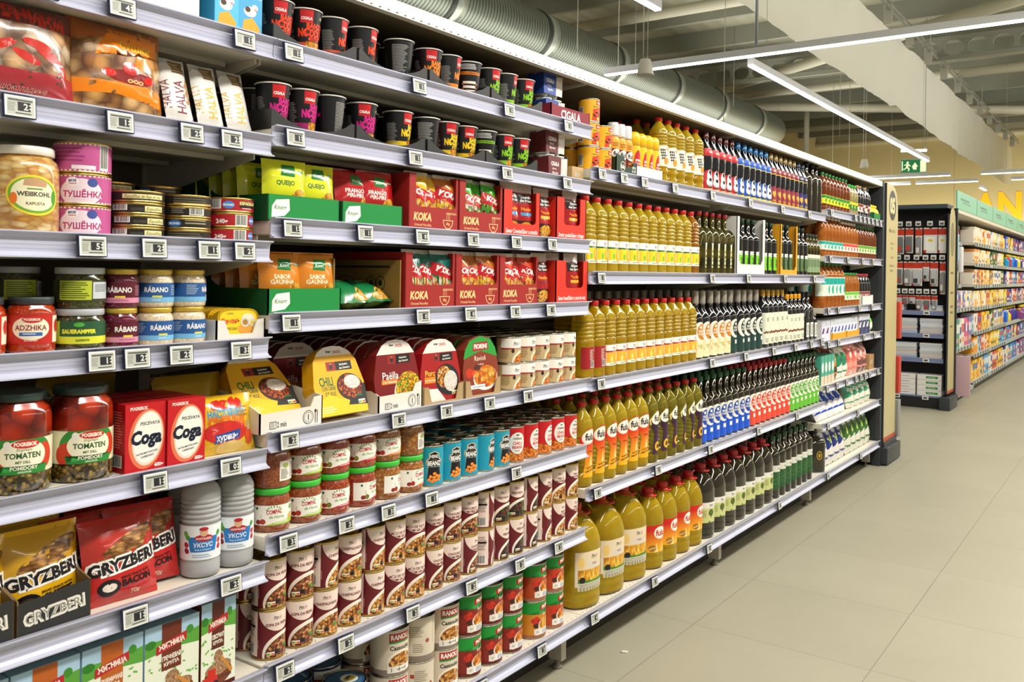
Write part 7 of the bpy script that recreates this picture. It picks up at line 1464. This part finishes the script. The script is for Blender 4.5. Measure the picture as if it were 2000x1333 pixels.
# ---- far shelving: aisle side
A_Z = [1.0, .575, .09]; B_Z = [1.74, 1.50, 1.25, .985, .70, .44, .13]
YS0, YS1 = 10.2, 25.8
o = thing('far_shelving', MB().box(-2.15, -2.12, YS0, YS1, 0, 2.03, C('A8A294')).box(-2.12, GX-.06, YS0, YS1, 0, .05, '3A3834').mesh('far_shelving'), 'long far shelving unit under a mint header', 'shelving')
part(o, 'canopy', MB().box(-2.14, GX+.02, YS0, YS1, 2.0, 2.035, C('DAD4C4')).mesh('canopy'))
MINT = C('8CC4A8', .5)
for i in range(12):
    y = YS0+.02+i*1.3; c = Cv(1.27, .19, MINT, 0); c.R(.2+.05*(i % 3), .10, .75, .125, '5A8A78'); c.R(.3, .07, .85-.06*(i % 2), .09, '6A9A88')
    b = MB().box(0, 1.27, .001, .015, 0, .19, MINT); c.to(b, on_flat(0, 0, 0), gu=None); k = part(o, 'header_sign', b.mesh('header_sign')); k.location = (GX+.01, y, 2.045); k.rotation_euler = (0, 0, PI/2)
PALS = {'a': ['E8A0B8', 'D8D4D0', '4A9A8A', 'E4E0D8', 'D8608A', '8A7AB0', 'E8E4DC', 'C8C4C0'], 'b': ['E8D8B8', 'E8B84A', 'F0E4CC', 'D8A878', 'E89A4A', 'F0D08A', 'E4DCC8'], 'c': ['E8C030', 'E8E4DC', '3A6A2A', 'D8D4CC', 'F0D84A', 'C8CCD0', 'D8A850'],
        'd': ['1E5AC8', '3A8AD8', 'E8D02A', '5A2A8A', '2A3A9A', 'E4E0E4', 'C83A4A', '2AA0D8'], 'e': ['6A4A9A', 'D8D4D8', 'B83A6A', '2A6AC0', 'E4E0E0', '8A4A8A', '3A9AC8'], 'y': ['F0C81E', 'E8B01E', 'F0D84A', 'E8A01E', '5AA8D8', 'E4E0D8', 'D8502A']}
fb = {}
def farbox(w, h, q, kind):
    k = (w, h, q, kind)
    if k not in fb:
        b = MB()
        if kind == 'bottle': b.lathe([(w*.42, 0), (w*.45, .01), (w*.45, h*.6), (w*.25, h*.78), (w*.16, h*.82), (w*.16, h)], 12, C(q, .3)); b.lathe([(w*.2, h*.86), (w*.2, h*1.0), (w*.1, h*1.01)], 10, 'E8D02A')
        else:
            b.rbox(-w/2, w/2, 0, .14, 0, h, .003, C(q, .45)); r_ = random.Random(int(w*1000)+int(h*1000)+ord(q[1]))
            b.box(-w*.36, w*.36, -.0012, 0, h*.5, h*.82, C(r_.choice(['F0ECE4', 'E8E4D8', 'C8402A', '2A5AA8', 'F0D84A']), .45)); b.box(-w*.25, w*.3, -.0012, 0, h*.15, h*.32, C(r_.choice(['D8C8A8', 'F4F0E8', '3A3A4A', 'E89A3A']), .45))
        fb[k] = b.mesh('carton' if kind != 'bottle' else 'bottle')
    return fb[k]
cnt = 0; REST = MB(); secs = [(10.2, 11.55, 'A'), (11.55, 12.95, 'B'), (12.95, 14.35, 'C'), (14.35, 16.0, 'D'), (16.0, 18.0, 'E'), (18.0, 21.0, 'F'), (21.0, 25.7, 'G')]
COLN = {'A': 'pink', 'B': 'cream', 'C': 'yellow-green', 'D': 'blue', 'E': 'violet', 'F': 'mixed', 'G': 'farthest'}
for (ya, yb, sec) in secs:
    zs = ([1.74, 1.48, 1.25]+A_Z) if sec == 'A' else B_Z
    for si, z in enumerate(sorted(zs)):
        zn = sorted(zs)[si+1] if si+1 < len(zs) else 2.0; gap = zn-z-.05; setback = .14 if sec == 'A' and z > 1.1 else .0
        k = thing('shelf', MB().box(-2.117, GX-.0105-setback, ya+.005, yb-.005, z-.03, z-.003, C('C8C4B8')).mesh('shelf'), f'{ORD[si]} shelf from the floor in the {COLN[sec]} section of far shelving', 'shelf', group='far shelves')
        part(k, 'price_rail', MB().box(GX-.01-setback, GX-setback, ya+.005, yb-.005, z-.045, z, C('A8B0B0', .4)).mesh('price_rail'))
        nt = int((yb-ya)/.2)
        if sec in 'ABC':
            t = MB(); [t.box(GX-setback, GX+.003-setback, ya+.06+i*.2, ya+.10+i*.2, z-.04, z-.004, '3E4446') for i in range(nt)]; part(k, 'price_tags', t.mesh('price_tags'))['kind'] = 'stuff'
        y = ya+.02; i = 0
        while y < yb-.06:
            w = rn.choice([.075, .09, .11]) if sec in 'AB' else rn.choice([.11, .14]) if sec in 'CD' else rn.choice([.17, .22]) if sec in 'EF' else rn.choice([.3, .36])
            pal = {'A': 'a', 'B': 'y' if z < .9 else 'b', 'C': 'y' if z < .6 else 'c', 'D': 'd', 'E': 'e', 'F': 'e', 'G': 'd'}[sec]
            q = PALS[pal][(int(y*3.1)+si*2+(rn.random() < .3)) % len(PALS[pal])]
            if (sec == 'A' and z > 1.1) or (sec == 'B' and i == 0 and z > .9): q = 'DAD4C8'
            if sec == 'A' and z < .3: y += w; i += 1; continue
            h = round(min(.3, gap*(.9 if i % 5 else .7)), 2); kd = 'bottle' if sec in 'DE' and (si % 3 == 2) else 'box'
            if y+w > yb: break
            if cnt >= 285:
                me = farbox(w, h, q, kd); ox, oy, oz = GX-.03-setback, y+w/2, z-.002
                for p in me.polygons: REST.add([(ox-me.vertices[v].co.y, oy+me.vertices[v].co.x, oz+me.vertices[v].co.z) for v in p.vertices], [range(len(p.vertices))], me.materials[p.material_index])
                y += w+.004; i += 1; cnt += 1; continue
            o = fthing('carton' if kd == 'box' else 'cleaner_bottle', farbox(w, h, q, kd), f'{"carton" if kd == "box" else "bottle"}, {ORD[min(i, 23)]} along {ORD[si]} shelf up, {COLN[sec]} section of far shelving', 'carton' if kd == 'box' else 'bottle', (GX-.03-setback-(.05 if kd == 'bottle' else 0), y+w/2, z-.002), PI/2, f'cartons in the {COLN[sec]} section of the far shelving')
            y += w+.004; i += 1; cnt += 1
REST and thing('cartons_beyond', REST.mesh('cartons'), 'mass of small bright packages on the farthest shelves', 'cartons', kind='stuff')
print('far items', cnt)
# wrapped basket and pink board on the lowest shelf
b = MB().lathe([(.15, 0), (.19, .05), (.21, .2), (.19, .34), (.12, .40), (.05, .42)], 28, C('BDB8A4', .25, 0, .5)); thing('wrapped_basket', b.mesh('wrapped_basket'), 'big basket wrapped in clear film on the lowest far shelf', 'basket', (-1.86, 11.1, .088)); thing('storage_board', MB().rbox(-.2, .2, 0, .04, 0, .42, .003, 'C8A8B0').mesh('board'), 'pinkish flat pack standing beside the wrapped basket', 'board', (-1.70, 10.30, .088), 0)
for i in range(2): thing('shoulder_bag', MB().rbox(-.06, .06, -.02, .02, 0, .28, .015, ['9AC4D8', 'D8D8DC'][i]).mesh('bag'), ['pale blue hanging bag high in the pink section', 'clear hanging bag high in the pink section'][i], 'bag', (-1.66, 10.4+i*.28, 1.5-.12*i), PI/2)
# litter on the floor
thing('paper_scrap', MB().rbox(-.011, .011, -.005, .005, 0, .006, .002, 'E0DCD4').mesh('scrap'), 'tiny white scrap on the floor near the shelf foot', 'scrap', (-1.47, 2.77, 0), .4); thing('paper_scrap', MB().rbox(-.006, .006, -.005, .005, 0, .004, .0015, 'E4E0D8').mesh('scrap'), 'tiny white crumb out on the open floor', 'scrap', (-.33, 3.88, 0), .9)

# ================================================================== camera
f_, yaw, rol = 1744.1, math.radians(35.51), math.radians(.869)
F_ = Vector((-math.sin(yaw), math.cos(yaw), 0)); Rr = Vector((math.cos(yaw), math.sin(yaw), 0)); U_ = Vector((0, 0, 1))
R2 = Rr*math.cos(rol)+U_*math.sin(rol); U2 = -Rr*math.sin(rol)+U_*math.cos(rol)
cd = D.cameras.new('camera'); co = D.objects.new('camera', cd); COL.objects.link(co)
m4 = Matrix.Identity(4)
for i in range(3): m4[i][0] = R2[i]; m4[i][1] = U2[i]; m4[i][2] = -F_[i]
m4[2][3] = 1.323; co.matrix_world = m4
cd.sensor_width = 36; cd.lens = f_/2000*36; cd.shift_y = (530-666.5)/2000; cd.clip_start = .05; cd.clip_end = 100
cd.dof.use_dof = True; cd.dof.focus_distance = 3.0; cd.dof.aperture_fstop = 16
SC.camera = co
# ================================================================== light
def area(x, y, z, sx, sy, power, col=(1, .95, .87), rx=0, ry=0):
    l = D.lights.new('area_light', 'AREA'); l.shape = 'RECTANGLE'; l.size = sx; l.size_y = sy; l.energy = power; l.color = col
    o = D.objects.new('area_light', l); COL.objects.link(o); o.location = (x, y, z); o.rotation_euler = (rx, ry, 0); return o
area(.25, 3.5, 3.3, .35, 8, 290, (1, .96, .90)); area(.25, 13., 3.3, .35, 10, 210, (1, .95, .86)); area(-2.88, 11.5, 3.14, .06, 7.6, 40); area(-.5, 24, 3.4, .5, 8, 160, (1, .93, .8)); area(4.5, 8, 3.4, .4, 16, 260)
area(-5.5, 12, 3.0, 2, 18, 430, (1, .97, .88), rx=PI); area(1.5, 14, 3.35, 2, 24, 640, (1, .97, .88), rx=PI); area(1.8, 16, 4.7, .5, 22, 170, (1, .96, .9), ry=PI/2); area(-3, 27.8, 1.7, 12, .6, 420, (1, .9, .66), rx=PI*.5)  # added fills, no real fixtures: roof from below, white sheet, far wall
w = D.worlds.new('hall_light'); SC.world = w; w.use_nodes = True; bg = w.node_tree.nodes['Background']; bg.inputs[0].default_value = (1.0, .93, .82, 1); bg.inputs[1].default_value = .38
SC.view_settings.view_transform = 'Standard'; SC.view_settings.look = 'None'; SC.view_settings.exposure = 0; SC.view_settings.gamma = .94
SC.cycles.max_bounces = 10; SC.cycles.transmission_bounces = 8; SC.cycles.diffuse_bounces = 3; SC.cycles.glossy_bounces = 3; SC.cycles.caustics_refractive = False; SC.cycles.caustics_reflective = False; SC.cycles.sample_clamp_indirect = 4; SC.cycles.use_denoising = True
